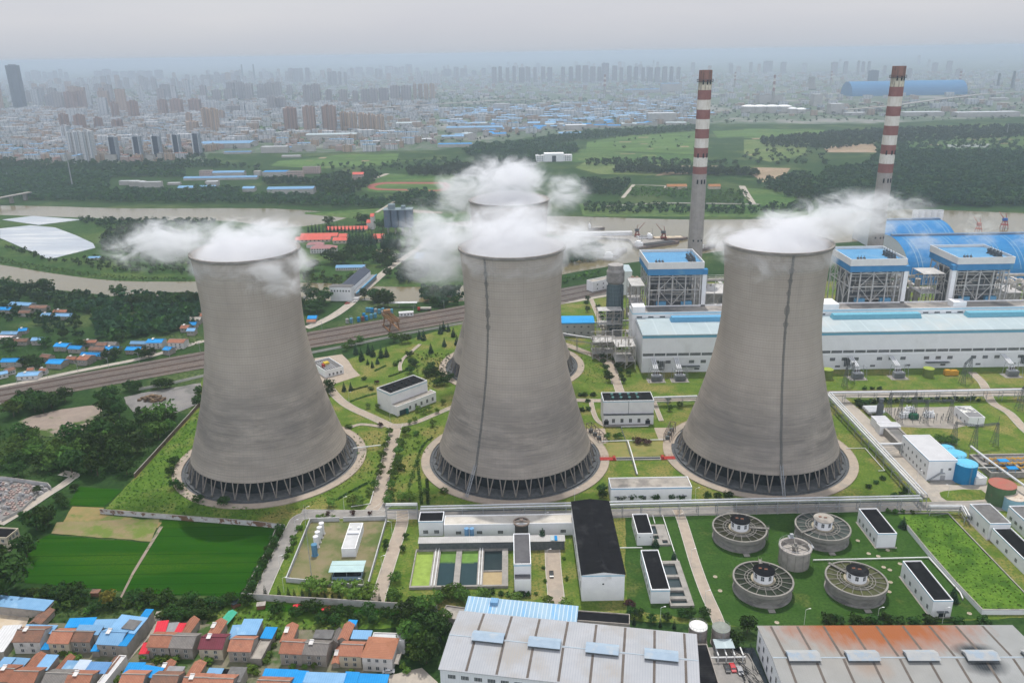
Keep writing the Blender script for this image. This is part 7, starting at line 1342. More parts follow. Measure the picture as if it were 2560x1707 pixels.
# stone yard
R_ = random.Random(3); yp = pts('E',-60,1110,420,1160,440,1190,250,1330,20,1430,-100,1400)
st = [MB().box(-1,1,-.5,.5,0,1.2).box(-.7,.7,-.3,.3,1.2,1.8).mesh('stone', mat('pale_stone',(.45,.43,.42),(.36,.35,.34),.5)), MB().box(-.7,.7,-.4,.4,0,1.5).mesh('stone', mat('grey_stone',(.27,.27,.28),(.2,.2,.21),.5)), MB().box(-1.2,1.2,-.8,.8,0,.7).box(-.4,.4,-.4,.4,.7,1.6).mesh('stone', mat('pinkish_stone',(.38,.29,.26),(.31,.24,.22),.5))]
for (x, y) in scatter(yp, 3.4, .35, R_): i = R_.randrange(3); tag(link('stone_block', st[i], None, (x,y,.06), R_.uniform(-.2,.2)), ('pale stone block with a smaller one on top in the stone yard','grey upright stone block in the stone yard','pinkish stepped stone block in the stone yard')[i], 'stone', ('pale stepped blocks','grey upright blocks','pinkish blocks')[i]+' of the stone yard')
wallrun('yard_wall', 'pale wall round the stone yard at the left edge', pts('E',-150,1085,60,1095,440,1150,470,1185), 2, .3, w_yard); wallrun('yard_wall', 'pale front wall of the stone yard', pts('E',340,1250,200,1380,20,1475), 1.6, .3, w_yard)
# ================================================================== RAILWAY
m_rail = mat('rusty_rail', (.09,.07,.06), (.14,.11,.095), .5, rough=.5); m_slp = mat('grey_sleepers', (.30,.27,.24), (.22,.2,.185), .6)
ra, rb_ = np.array(rail_t), np.array(rail_b[::-1])
for i in range(9):
    f = .07+.86*i/8; line = [tuple(ra[j]*(1-f)+rb_[j]*f) for j in range(len(ra))]
    t = thing('railway_track', 'rusty railway track, %s from the far side of the yard' % ORD[i], 'railway track', (0,0,.32), 0, 'tracks of the railway yard')
    obj('sleeper_strip', MB().strip(line, 2.7, .06, 0, .15), m_slp if i % 3 != 1 else mat('brown_sleepers',(.13,.095,.08),(.09,.07,.06),.6), t)
    for sg in (-1,1):
        off = []
        for j in range(len(line)):
            a = line[max(j-1,0)]; c = line[min(j+1,len(line)-1)]; q = Vector((c[0]-a[0],c[1]-a[1])).normalized(); off.append((line[j][0]-q.y*sg*.75, line[j][1]+q.x*sg*.75))
        obj('rail', MB().strip(off, .3, .28, 0, .22), m_rail, t)
me = MB().tube((0,0,0),(0,0,8),.13,5).tube((0,0,7.4),(2.2,0,7.6),.07,4).tube((0,0,6.4),(2.2,0,7.5),.05,4).mesh('catenary_mast', m_steel)
for i in range(18):
    x = 40+i*70; p = G('W', x, 897-.176*x-8); tag(link('catenary_mast', me, None, (p[0],p[1],.1), 2.9), 'slender grey mast along the far edge of the railway', 'mast', 'masts along the railway')
X, Y = G('E',1390,365); R_ = random.Random(4); mb = MB()
for i in range(60): a, r = R_.uniform(0,6.28), R_.uniform(0,1); x, y = 9*r*math.cos(a), 5*r*math.sin(a); z = 2.6*(1-r); s_ = R_.uniform(.5,1.4); mb.box(x-s_,x+s_,y-s_*.7,y+s_*.7,0,z+s_*.8,0,R_.uniform(0,3),(x,y))
tag(obj('debris_pile', mb, mat('brown_debris',(.16,.11,.07),(.09,.07,.055),.6,(.24,.17,.1),.3,(.5,.6)), None, (X,Y,.2)), 'heap of brown debris on the grey gravel clearing', 'debris')
# gantry crane
m_or = mat('rust_orange_crane', (.22,.115,.055), (.17,.09,.045), .4, (.17,.1,.06), .2, (.55,.7))
p, q = G('G',1075,1290), G('G',1170,1275); q2 = G('G',985,1240); t = thing('gantry_crane', 'rusty orange gantry crane straddling the railway tracks', 'crane', ((p[0]+q[0])/2,(p[1]+q[1])/2,.1), math.atan2(q[1]-p[1],q[0]-p[0]))
w = math.dist(p,q); ug = math.atan2(q[1]-p[1],q[0]-p[0]); d = -(q2[0]-p[0])*math.sin(ug)+(q2[1]-p[1])*math.cos(ug); mb = MB()
for a in (-w/2,w/2):
    for c in (0,d): mb.tube((a*1.05,c,0),(a*.8,c,9.5),.45,4)
    mb.box(a*1.05-.8,a*1.05+.8,-1.5,d+1.5,0,.7)
t.scale = (1,1,.82)
for a in (-1,1):
    for c in (0,d): obj('leg', MB().tube((a*w/2,c,.6),(a*w*.36,c,9.6),.45,5).tube((a*w/2,c,.6),(a*w*.2,c,9.6),.2,4), m_or, t)
    obj('bogie', MB().box(a*w/2-.7,a*w/2+.7,-2,d+2,-.05,.75), m_or, t)
    mb = MB(); ltower(mb, (a*2.4,-5,11), (a*2.4,d+5,11), 2.2, 2.2, 9, .2); obj('girder', mb, m_or, t)
for c in (0,d): obj('end_beam', MB().box(-w*.4,w*.4,c-.5,c+.5,9.3,10.1), m_or, t)
obj('cab', MB().box(-2.6,2.6,d+.5,d+4.5,12.2,15.2).add([(-2.8,d+.3,15.2),(2.8,d+.3,15.2),(2.8,d+4.7,15.2),(-2.8,d+4.7,15.2),(-2.8,d+2.5,16.2),(2.8,d+2.5,16.2)],[(0,1,5,4),(2,3,4,5),(1,2,5),(3,0,4)]), mat('crane_cab_tan',(.27,.155,.075),(.22,.125,.065),.5), t)
# upright tank bodies in the yard behind the crane
tk = [MB().lathe([(2.3,0),(2.3,5.6),(1.9,6.2),(.1,6.4)], 18) for _ in range(1)][0]; tmm = [mat('tank_%s'%n,c,tuple(v*.8 for v in c),.4) for n,c in (('steel_blue',(.10,.27,.38)),('bright_blue',(.03,.25,.45)),('grey',(.30,.30,.29)),('dark_red',(.16,.06,.05)))]
TK = [(660,1195,2),(702,1190,0),(773,1180,1),(812,1175,3),(850,1165,1),(825,1140,1),(895,1150,0),(935,1140,0),(855,1085,0),(885,1085,0),(905,1090,1),(940,1095,2),(975,1100,0),(1010,1090,0),(1050,1100,1),(1095,1100,0),(1010,1115,2)]
tms = [tk.mesh('upright_tank', m) for m in tmm]; tl = ('steel blue','bright blue','grey','dark red')
for n_, (x, y, c) in enumerate(sorted(TK)): X, Y = G('G',x,y+12); tag(link('upright_tank', tms[c], None, (X,Y,.1), 0, .62), '%s upright tank beside the railway, %s from the left' % (tl[c], ORD[n_]), 'tank', 'upright tanks stored beside the railway')
def vehicle(label, X, Y, rz, body, kind='car', cat='car', z=.12, group=None):
    nm = {'car':'parked_car','truck':'tanker_truck','tractor':'farm_tractor'}[kind]; t = thing(nm, label, cat, (X,Y,z), rz, group)
    if kind == 'car':
        P = [(-2.2,.35),(-2.2,.8),(-1.5,.95),(-1.0,1.4),(.7,1.45),(1.4,.95),(2.2,.85),(2.2,.35)]
        def hull(p, y): 
            n = len(p); return MB().add([(a,-y,c) for a,c in p]+[(a,y,c) for a,c in p], [tuple(range(n-1,-1,-1)),tuple(range(n,2*n))]+[(i,(i+1)%n,n+(i+1)%n,n+i) for i in range(n)])
        obj('body', hull(P,.88), body, t); obj('window', hull([(-1.38,.98),(-.98,1.34),(.66,1.38),(1.22,.98)],.9), glass, t); obj('windscreen', MB().add([(.78,-.7,1.41),(1.36,-.7,1.0),(1.36,.7,1.0),(.78,.7,1.41)],[(0,1,2,3)]).add([(-1.06,-.7,1.39),(-1.44,-.7,1.02),(-1.44,.7,1.02),(-1.06,.7,1.39)],[(3,2,1,0)]), glass, t)
        wx, wr = ((-1.4,1.4),.33)
    else:
        obj('cab', MB().box(3.2,5.4,-1.2,1.2,.6,3.0), m_red, t); obj('trailer_tank', MB().tube((-6.5,0,2.2),(2.8,0,2.2),1.15,14), body, t); obj('chassis', MB().box(-6.5,5,-.5,.5,.6,1.0), m_dark, t); obj('window', MB().box(5.35,5.43,-1.0,1.0,1.9,2.7), glass, t); wx, wr = ((-5.5,-4.2,2.0,4.4),.5)
    for a in wx:
        for c in (-.8,.8) if kind == 'car' else (-1.05,1.05): obj('wheel', MB().tube((a,c-.12,wr),(a,c+.12,wr),wr,12), m_dark, t)
paint = lambda n, c: mat(n+'_car_paint', c, tuple(v*.9 for v in c), .5, rough=.3, spec=.5)
vehicle('silver white car parked at the village lane end', *G('B',1275,1478), .05, paint('silver_white',(.6,.6,.6))); vehicle('black car parked beside a red one near the rusty warehouse', *G('D',168,1245), PI/2, paint('black',(.02,.02,.022))); vehicle('small red car parked beside the black one', *G('D',210,1240), PI/2, paint('red',(.4,.02,.03))); vehicle('grey car parked right of the red one', *G('D',262,1262), PI/2, paint('grey',(.3,.3,.31))); vehicle('dark car on the road left of the big hall', *G('C',613,645), PI/2, paint('black',(.02,.02,.022)))
vehicle('red car waiting at the bridge end of the concrete road', *G('G',660,1020), .6, m_red); vehicle('white car by the small gatehouse at the bridge', *G('G',732,1005), .6, paint('silver_white',(.6,.6,.6))); vehicle('dark red car on the concrete road across the canal', *G('G',1215,635), .8, paint('red',(.4,.02,.03)))
vehicle('tanker truck with a red cab and cream tank beside the railway', *G('G',1410,1085), PI, mat('cream_tank',(.5,.47,.4),(.42,.4,.34),.5), 'truck', 'truck')
X, Y = G('G',1238,1135); t = thing('site_cabin', 'white site cabin beside the railway', 'cabin', (X,Y,.1), .17); obj('wall', MB().box(-6,6,-2.4,2.4,0,3.2), w_white, t); obj('roof', MB().box(-6.3,6.3,-2.7,2.7,3.2,3.4), r_white, t); me = winmesh(1.4,1.2); [link('window', me, t, (a,-2.41,1.2)) for a in (-4,-1.2,1.6,4.2)]
X, Y = G('G',1170,1050); t = thing('open_shed', 'long white roofed open shed among the stored tanks', 'shed', (X,Y,.1)); obj('roof', MB().box(-16,16,-2.5,2.5,4,4.25), r_white, t); [obj('post', MB().tube((a,c,0),(a,c,4),.15,5), m_steel, t) for a in (-14,0,14) for c in (-2,2)]
# pipes stack and dark machinery by the rusty warehouse
t = thing('pipe_stack', 'heap of thin black pipes beside the rusty warehouse', 'pipes', (*G('D',340,1240),.05)); mb = MB(); R_ = random.Random(9)
for i in range(60): a = R_.uniform(-.5,.5)+1.9; x, y, z = R_.uniform(-4,4), R_.uniform(-12,9), R_.uniform(.1,1.4); mb.tube((x,y,z),(x+4*math.cos(a),y+4*math.sin(a),z+R_.uniform(-.3,.3)),.1,5)
obj('pipe_bundle', mb, mat('black_pipe',(.02,.022,.025),(.035,.037,.04),.8,rough=.4), t); obj('bed', MB().box(-4.5,4.5,-12,11,-.04,.08), m_dark, t)
S('works_yard','D',(-60,1085,130,1080,330,1130,470,1400,-60,1500),g_road,3,'grey yard between the two warehouses','yard')
t = thing('pipe_manifold', 'white pipe manifold with a small roof between the two warehouses', 'pipework', (*G('C',2110,1390),.1)); mb = MB(); [mb.tube((-6+i*3,0,0),(-6+i*3,0,3.4),.25,6).tube((-6+i*3,0,3.2),(-6+i*3,4,3.2),.25,6) for i in range(5)]; mb.tube((-7,0,2.2),(7,0,2.2),.3,8); obj('pipe', mb, m_ppipe, t); obj('roof', MB().box(-3.5,3.5,2,7,4.4,4.6), r_cyan, t); [obj('post', MB().tube((a,c,0),(a,c,4.4),.12,5), m_steel, t) for a in (-3,3) for c in (2.5,6.5)]
# street lamps
lm = MB().tube((0,0,0),(0,0,7),.09,5,.06).tube((0,0,7),(1.3,0,7.5),.06,4).mesh('pole', m_ppipe); lh = MB().box(1.1,1.9,-.14,.14,7.44,7.56).mesh('lamp_head', w_white)
LP = [('B',480,285,0),('B',345,598,0),('B',378,790,0),('B',1305,300,PI),('B',1218,600,0),('B',1065,800,PI),('C',555,225,0),('C',575,545,0),('C',1700,235,0),('C',1808,540,0),('C',1928,905,0),('C',1545,1050,0),('D',735,915,0),('D',1750,905,0),('H',560,1480,0),('H',235,1568,0),('H',962,735,0),('L',1228,1360,PI),('L',870,1350,0),('L',935,1225,0),('K',300,1380,0),('K',1480,1380,0),('H',603,545,0),('D',1270,905,0)]
for i, (k, x, y, r) in enumerate(LP):
    X, Y = G(k,x,y); t = thing('street_lamp', 'slim white lamp post beside a plant road, %s' % ('near the walled yard' if k == 'B' else 'near the big hall' if k == 'C' else 'near the clarifiers' if k == 'D' else 'near the left tower' if k == 'H' else 'near the blue tanks' if k == 'L' else 'by the long low building'), 'street lamp', (X,Y,.05), r, 'street lamps '+{'B':'of the walled yard','C':'of the big hall','D':'of the clarifiers','H':'of the left tower','L':'of the blue tanks','K':'of the low building'}[k]); link('pole', lm, t); link('lamp_head', lh, t)
X, Y = G('B',618,690); t = thing('mast', 'tall thin grey mast inside the walled tank yard', 'mast', (X,Y,.05)); obj('pole', MB().tube((0,0,0),(0,0,HT('B',575,40,618,690)),.18,6,.06), m_steel, t)
mh = MB().lathe([(.9,0),(.9,.3),(.6,.3),(.6,.12),(.05,.1)], 14).mesh('manhole_cover', mat('buff_manhole',(.42,.37,.28),(.36,.31,.24),.6))
for (x, y) in ((82,565),(118,668),(535,902),(1320,495),(1365,515),(1370,605),(1350,370),(1130,300),(1250,330),(1210,395),(1360,675),(1280,415),(1950,835),(1440,470)): X, Y = G('D',x,y); tag(link('manhole', mh, None, (X,Y,.07)), 'pale round manhole ring on the clarifier lawn', 'manhole', 'manholes on the clarifier lawn')
# ================================================================== ISLAND, WORKS, WHARF
m_film = mat('plastic_film', (.42,.45,.48), (.27,.30,.34), .06, (.58,.58,.56), .03, (.5,.62), rough=.35, spec=.4, stretch=(.3,2.2,1), stripe=[('Y',7.0,(.27,.30,.34),.3)])
for c, lab in (((0,265,280,235,500,255,690,325,850,400,870,440,450,545,0,350),'large silvery plastic covered field on the island'),((20,183,300,150,745,183,350,232),'smaller silvery plastic covered field behind the large one')):
    p = pts('F',*c); cx, cy_ = p[0]; tag(obj('plastic_tunnel_field', MB().prism([(a-cx,b-cy_) for a,b in p], .0, .6), m_film, None, (cx,cy_,.07)), lab, 'greenhouse')
def blk(name, label, k, x0, x1, yt, yb, depth, wall, roof, cat='building', kind='flat', rise=1.5, group=None, nw=0, rows=1, square=True, wh=1.4, yb2=None):
    h = HT(k, (x0+x1)/2, yt, (x0+x1)/2, yb); p0, p1 = G(k,x0,yb), G(k,x1,yb2 or yb); rz = 0 if square else math.atan2(p1[1]-p0[1],p1[0]-p0[0])
    b = Bd(); b.w, b.d, b.h = (abs(p1[0]-p0[0]) if square else math.dist(p0,p1)), depth, h; b.t = thing(name, label, cat, ((p0[0]+p1[0])/2,(p0[1]+p1[1])/2,.1), rz, group)
    wm, rm = {'flat':lambda: walls_flat(b.w,depth,h,.4),'gable':lambda: gable(b.w,depth,h,rise),'gabley':lambda: gable(b.w,depth,h,rise,'y'),'shed':lambda: shed(b.w,depth,h,rise),'hip':lambda: hip(b.w,depth,h,rise)}[kind]()
    obj('wall', wm, wall, b.t); obj('roof', rm, roof, b.t)
    for r in range(rows if nw else 0): wins(b,'f',nw,h*(r+.35)/rows,min(2.2,b.w/nw*.5),wh,.03,.97,1)
    return b
RW = [(205,560,358,385,13,'long coral roofed hall, second row of the riverside works'),(150,490,392,415,12,'coral roofed hall in the front of the riverside works'),(577,655,362,385,12,'short coral roofed hall, rear right of the front row'),(520,655,398,430,12,'short coral roofed hall, front right'),(455,850,292,305,18,'very long coral roofed hall by the river'),(903,1000,378,418,26,'steep coral roofed hall beside the grey silo block')]
for x0, x1, yt, yb, d, lab in RW: blk('works_hall', lab, 'G', x0, x1, yt, yb, d, w_cream, r_coral, 'hall', 'gable', 2.6, 'coral roofed halls', 8 if x1-x0 > 200 else 3)
m_pink = mat('dusty_pink_roof',(.33,.17,.17),(.28,.15,.15),.3)
blk('office_house', 'pale two storey house with a dusty pink hipped roof', 'G', 300, 545, 478, 525, 13, w_whouse, m_pink, 'house', 'hip', 3, None, 9, 2); blk('office_house', 'dusty pink roofed block behind the two storey house', 'G', 262, 420, 440, 470, 10, w_whouse, m_pink, 'house', 'hip', 2.5)
blk('works_tower', 'white works tower with a red roof by the river', 'G', 893, 925, 165, 290, 12, w_whouse, r_coral, 'tower', 'gable', 3); blk('works_tower', 'small pale block with a red roof left of the works tower', 'G', 852, 895, 225, 285, 12, w_whouse, r_coral, 'house', 'gable', 3)
X, Y = G('G',1165,335); t = thing('silo_block', 'dark blue grey block of round silos on legs', 'silo', (X,Y,.1)); ms = mat('blue_grey_silo',(.11,.15,.20),(.09,.125,.17),.3,(.2,.12,.13),.12,(.62,.7)); mb = MB()
for i in range(4):
    for j in range(2): obj('silo', MB().lathe([(4.4,8),(4.4,29),(.1,29.5)],20,c=(-13.5+9*i,4+9*j)), ms, t); mb.tube((-13.5+9*i,4+9*j-3,0),(-13.5+9*i,4+9*j-3,8),.6,6)
obj('leg', mb, m_conc, t); obj('top_gallery', MB().box(-18,18,0,17,29.4,30.2).box(-12,-4,4,12,30.2,36).box(4,9,5,11,30.2,34), mat('silo_gallery',(.2,.25,.27),(.16,.2,.22),.3), t)
b = blk('blue_shed', 'long open shed with a pale blue roof near the canal', 'G', 548, 825, 665, 692, 12, w_whouse, r_pblue, 'shed', 'gable', 1.5, None, 12); blk('tan_shed', 'long tan roofed shed by the concrete road', 'G', 942, 1080, 512, 530, 9, w_cream, mat('tan_roof',(.33,.24,.18),(.28,.2,.15),.3), 'shed', 'gable', 1.5); blk('gate_building', 'small grey gate building halfway down the concrete road', 'G', 1100, 1160, 545, 562, 8, w_whouse, r_conc, 'house'); blk('gatehouse', 'little flat gatehouse at the bridge end', 'G', 700, 772, 962, 985, 5, w_white, r_white, 'gatehouse'); blk('roadside_house', 'small house with a bright blue roof beside the canal road', 'G', 272, 355, 1165, 1190, 8, w_grey, r_blue, 'house', 'gable', 1.5); blk('roadside_house', 'small brick coloured house below the blue roofed one', 'G', 262, 345, 1195, 1215, 6, w_grey, r_orange, 'house', 'gable', 1)
blk('pump_room', 'pale blue roofed shed right of the concrete road', 'G', 1320, 1400, 575, 640, 22, w_whouse, r_pblue, 'shed', 'shed', 1); blk('island_hut', 'small pale hut beside the plastic covered field', 'F', 805, 905, 530, 548, 7, w_whouse, r_pblue, 'hut', 'gable', 1)
p0, p1, p2 = G('G',545,980), G('G',690,985), G('G',930,760); d_ = Vector((p2[0]-p1[0],p2[1]-p1[1])); rz = math.atan2(d_.y,d_.x)-PI/2; ln = d_.length*.9; w = 17.0
t = thing('sluice_house', 'long sluice house with a dark gabled roof spanning the canal', 'building', ((p0[0]+p1[0])/2,(p0[1]+p1[1])/2,.1), rz); wm, rm = gable(w*.75, ln, 9, 4, 'y'); obj('wall', wm, w_white, t, (-1,0,0)); obj('roof', rm, mat('dark_slate_roof',(.075,.085,.11),(.06,.07,.09),.3), t, (-1,0,0))
obj('end_block', MB().box(-w*.62,w*.55,-3,6,0,13), w_white, t); obj('end_roof', MB().box(-w*.64,w*.57,-3.2,6.2,13,13.3), r_grey, t); obj('gallery', MB().box(w*.36,w*.66,6,ln,0,5), mat('gallery_grey',(.22,.225,.23),(.18,.185,.19),.3), t); obj('blue_stripe', MB().box(w*.64,w*.69,6,ln,4.2,5.6), t_blue, t); me = winmesh(1.3,1.5,1); [link('window', me, t, (-w*.62+1.8+i*2.7,-3,8.8)) for i in range(7)]
# river bridge at left, wharf, barges and cranes
p, q = G('W',-60,484,0), G('W',72,458,0); t = thing('river_bridge', 'old concrete bridge crossing the river at the far left', 'bridge', (p[0],p[1],0)); d = Vector((q[0]-p[0],q[1]-p[1],0)); obj('deck', MB().strip([(0,0),(d.x,d.y)], 9, 12, 0, 1.4), m_conc, t); [obj('pier', MB().box(d.x*f-2,d.x*f+2,d.y*f-3,d.y*f+3,0,10.6), m_conc, t) for f in (.15,.4,.65,.9)]
wp = pts('I',100,345,520,350,640,395,840,400,860,420,600,440,560,400,100,372); tag(obj('wharf', MB().prism(wp, 0, 2.2), m_conc), 'pale coal wharf reaching into the river', 'wharf')
blk('conveyor_gallery', 'long pale conveyor gallery on the coal wharf', 'I', 110, 590, 335, 372, 7, w_white, r_white, 'gallery', 'gable', 1.2); blk('wharf_house', 'white house with dark windows on the coal wharf', 'I', 640, 745, 370, 398, 10, w_white, r_grey, 'house', 'flat', 1, None, 6)
def barge(label, k, x0, y0, x1, y1, wd, m, load):
    a, c = Vector(G(k,x0,y0)), Vector(G(k,x1,y1)); ln = (c-a).length; rz = math.atan2(c.y-a.y,c.x-a.x); t = thing('river_barge', label, 'barge', ((a.x+c.x)/2,(a.y+c.y)/2,.05), rz, 'barges at the coal wharf'); h = wd/2; l = ln/2
    o = [(-l,-h*.7),(-l+3,-h),(l-8,-h),(l,0),(l-8,h),(-l+3,h),(-l,h*.7)]; obj('hull', MB().prism(o,-.5,2.4), m, t); obj('hold', MB().box(-l*.6,l*.7,-h*.75,h*.75,2.4,3.2), load, t); obj('wheelhouse', MB().box(-l*.92,-l*.72,-h*.6,h*.6,2.4,6.5).box(-l*.9,-l*.78,-h*.4,h*.4,6.5,8.2), w_white, t); obj('mast', MB().tube((-l*.7,0,6),(-l*.7,0,14),.2,5), m_dsteel, t)
m_hull = mat('barge_hull',(.10,.085,.08),(.16,.12,.1),.3); barge('dark grey barge moored in front of the wharf cranes','I',610,462,975,412,13,m_hull,mat('coal_load',(.045,.045,.045),(.07,.07,.07),.4)); barge('pale decked barge with its bow past the wharf end','I',700,395,1045,385,13,m_hull,g_sand); barge('barge half hidden by steam near the canal','I',385,560,520,465,13,m_hull,g_dirt2); barge('barge emerging from behind the first chimney','I',1130,480,1262,440,12,m_hull,g_dirt2); barge('barge passing at the left end of the wharf','I',230,310,365,305,11,m_hull,m_conc)
def pcrane(label, k, x, y, hh, m, cab, dr=1, grp='portal cranes'):
    X, Y = G(k,x,y); t = thing('portal_crane', label, 'crane', (X,Y,.1), 0, grp); s = hh/30
    for a in (-5,5):
        for c in (-5,5): obj('leg', MB().tube((a*s,c*s,0),(a*.5*s,c*.5*s,13*s),.7*s,6), m, t)
    obj('portal', MB().box(-5.5*s,5.5*s,-5.5*s,5.5*s,6*s,7*s).box(-3.4*s,3.4*s,-3.4*s,3.4*s,12.6*s,14.2*s), m, t); obj('cab', MB().box(-5*s,3*s,-2.5*s,2.5*s,14.2*s,19*s), cab, t); obj('jib', MB().tube((2*dr*s,0,17*s),(15*dr*s,0,32*s),.8*s,5,.4*s).tube((-1*dr*s,0,19*s),(0,0,27*s),.6*s,5).tube((0,0,27*s),(15*dr*s,0,32*s),.2*s,4), m, t)
m_orr = mat('orange_red_crane',(.42,.10,.05),(.36,.09,.045),.4)
m_dred = mat('dull_red_crane',(.22,.06,.045),(.17,.06,.05),.4)
pcrane('small red crane on the wharf, jib leaning right','I',630,375,17,m_dred,m_dsteel,1); pcrane('small red crane on the wharf, jib leaning left','I',845,400,19,m_dred,m_dsteel,-1); pcrane('orange red portal crane beyond the coal stores','J',1390,325,17,m_orr,m_orr,-1,'large cranes'); pcrane('red portal crane with a bright blue cab beyond the coal stores','J',1600,295,19,m_red,mat('blue_cab',(.03,.13,.42),(.025,.11,.36),.4),-1,'large cranes')
h = 26
for i in range(5): X, Y = G('J',870+50*i,232); tank('river_tank', 'white upright tank by the river, %s from left behind the coal stores' % ORD[i], X, Y, 4, 13, w_white, m_steel, rail=False, group='white tanks by the river')
# ================================================================== ACROSS THE RIVER
F_ = lambda k, c, i, lab, lev=3: S('field',k,c,g_field[i],lev,lab,'field')
F_('N',(1210,1120,1480,1000,2030,1010,2000,1150,1400,1150),1,'green sports ground round the running track'); S('running_track','N',(1325,1105,1345,1088,1400,1075,1480,1067,1950,1068,1985,1085,1990,1110,1960,1135,1880,1142,1400,1130,1345,1120),mat('red_running_track',(.26,.10,.08),(.22,.085,.07),.05),4,'red running track with a green infield','running track'); F_('N',(1385,1105,1420,1090,1490,1082,1900,1082,1935,1095,1935,1115,1880,1130,1450,1120,1400,1115),0,'green infield of the running track',5)
for k, c, i, lab in (('O',(900,790,1240,735,1860,700,1860,900,1230,870,890,860),0,'large pale green field left of the first chimney'),('O',(1950,700,2352,690,2352,740,2000,760),0,'pale field right of the first chimney'),('O',(1230,840,1470,815,1560,830,1330,860),4,'grey flooded plot in the far fields'),('O',(1390,855,1590,820,1790,850,1640,870),4,'second grey flooded plot in the far fields'),('O',(600,860,880,850,1230,880,1860,905,1860,960,700,960),1,'green field behind the office building'),('O',(800,1010,880,960,1700,985,1600,1040,1470,1070,1000,1060),2,'yellow green field in front of the tree row'),('O',(1470,1075,1640,990,2000,990,1900,1050),3,'brown fallow field behind the first chimney'),('Q',(0,680,680,690,640,760,0,760),0,'pale field between tree belts at right'),('Q',(0,770,560,780,500,900,220,960,0,900),2,'striped field left of the second chimney'),('Q',(660,830,1100,800,1120,880,700,880),3,'brown field behind the second chimney'),('Q',(1600,650,2352,640,2352,880,1560,880,1240,870),1,'green plain behind the dark wood'),('Q',(1230,870,1520,850,1560,885,1230,890),2,'yellow field strip right of the second chimney'),('Q',(50,1020,80,1005,390,1012,300,1130,160,1130,60,1060),3,'sandy excavation across the river'),('Q',(1700,815,2060,805,2060,840,1720,840),4,'grey fish pond on the far plain'),('Q',(1600,875,2352,870,2352,890,1600,900),4,'long thin pond beyond the dark wood'),('M',(560,1215,700,1200,890,1210,880,1225,560,1225),2,'bright clearing in the left wood'),('N',(620,900,860,880,1100,850,1580,840,1560,920,1000,960,560,940),0,'grassy plain before the pale factories'),('W',(1330,468,1600,470,1880,480,1890,500,1340,497),1,'grassy bank across the river'),('Q',(0,1180,420,1200,430,1330,0,1330),1,'garden plots across the river'),('N',(410,600,680,585,980,580,980,640,640,650,400,640),1,'green park between the brown towers')): F_(k, c, i, lab, 3.5 if i == 4 else 3)
mb = MB(); R_ = random.Random(31)      # narrow parcels of the far plain, one sheet
for poly in (pts('O',900,790,1240,735,1860,700,1860,900,1230,870,890,860), pts('O',600,860,880,850,1230,880,1860,905,1860,960,700,960), pts('Q',0,680,640,690,640,760,560,790,500,900,220,960,0,900), pts('Q',1600,650,2352,640,2352,860,1560,860), pts('N',620,900,860,880,1100,850,1580,840,1560,920,1000,960,560,940)):
    for (x, y) in scatter(poly, 62, .25, R_):
        w, d = R_.uniform(22,75), R_.uniform(14,52); mb.add([(x,y,.42),(x+w*.5,y,.42),(x+w*.5,y+d*.5,.42),(x,y+d*.5,.42)], [(0,1,2,3)], R_.choice((0,0,1,1,2,2,3)))
tag(obj('field_parcels', mb, [g_field[0],g_field[1],g_field[2],g_field[3]]), 'patchwork of narrow crop parcels across the far plain', 'field', None, 'structure')
S('town_ground','W',(-700,160,0,165,1000,150,1700,140,2352,135,3000,120,3000,285,2352,268,2000,285,1600,285,1340,300,1000,345,700,352,480,352,470,372,0,378,-700,370),g_town,1,'built up ground of the distant town','ground')
road('town_avenue','M',(455,1075,425,960,400,800,395,700,392,620),36,'broad pale avenue running into the left town',g_conc,3,True,False); road('lane','O',(1200,1260,1290,1150,1560,1160,1560,1180),6,'pale lane beside the cypress grove',g_conc,4,False,False); road('lane','O',(2200,1160,2240,1230,2290,1310),10,'pale lane in the gardens across the river',g_conc,4,False,False); road('lane','O',(1050,1330,1500,1305,1800,1305,2352,1315),7,'grey road along the far river bank',g_road,4,False,False); road('lane','N',(1160,1130,1380,1040,1490,1000),10,'pale road beside the sports ground',g_conc,4,False,False); road('lane','N',(1400,1310,1560,1210,1740,1240),5,'pale path by the far river bank',g_conc,4,False,False)
m_tanw = mat('pale_facade', (.42,.40,.375), (.34,.325,.31), .1)
def elevated(label, k, P, z, w):
    p = [G(k,P[i],P[i+1]) for i in range(0,len(P),2)]; t = thing('elevated_road', label, 'viaduct', (0,0,0)); obj('deck', MB().strip(p, w, z, 0, 2.2), m_conc, t); mb = MB()
    for a, c in zip(p, p[1:]):
        n = max(2,int(math.dist(a,c)/60))
        for i in range(n): x, y = a[0]+(c[0]-a[0])*i/n, a[1]+(c[1]-a[1])*i/n; mb.box(x-2,x+2,y-2,y+2,0,z-2)
    obj('pier', mb, m_conc, t)
elevated('long elevated road left of the far factories','N',(1380,510,1500,500,1800,480,2352,445,2700,430),14,24); elevated('long elevated road crossing the far right plain','Q',(830,560,1200,530,1600,470,2000,420,2352,400),16,24)
b = blk('office_building', 'pale three storey office building standing in the far fields', 'O', 468, 775, 905, 955, 24, w_white, r_white, 'office', 'flat', 1, None, 16, 3, True, 2.2); part(b, 'centre_block', MB().box(-b.w*.27,b.w*.27,-3,20,0,b.h*1.35), w_white); part(b, 'entrance_glass', MB().box(-4,4,-3.3,-3.02,0,b.h*1.0), glass)
for x0, x1, lab in ((1570,1740,'orange roofed temple style hall left of the first chimney'),(1922,2022,'orange roofed temple style hall right of the first chimney')): blk('temple_hall', lab, 'O', x0, x1, 1165, 1188, 11, w_cream, mat('glazed_orange_roof',(.33,.16,.075),(.28,.135,.065),.3), 'hall', 'gable', 3, 'temple style halls')
r_pw = mat('pale_shed_roof', (.50,.52,.54), (.43,.45,.47), .1); n_ = 0
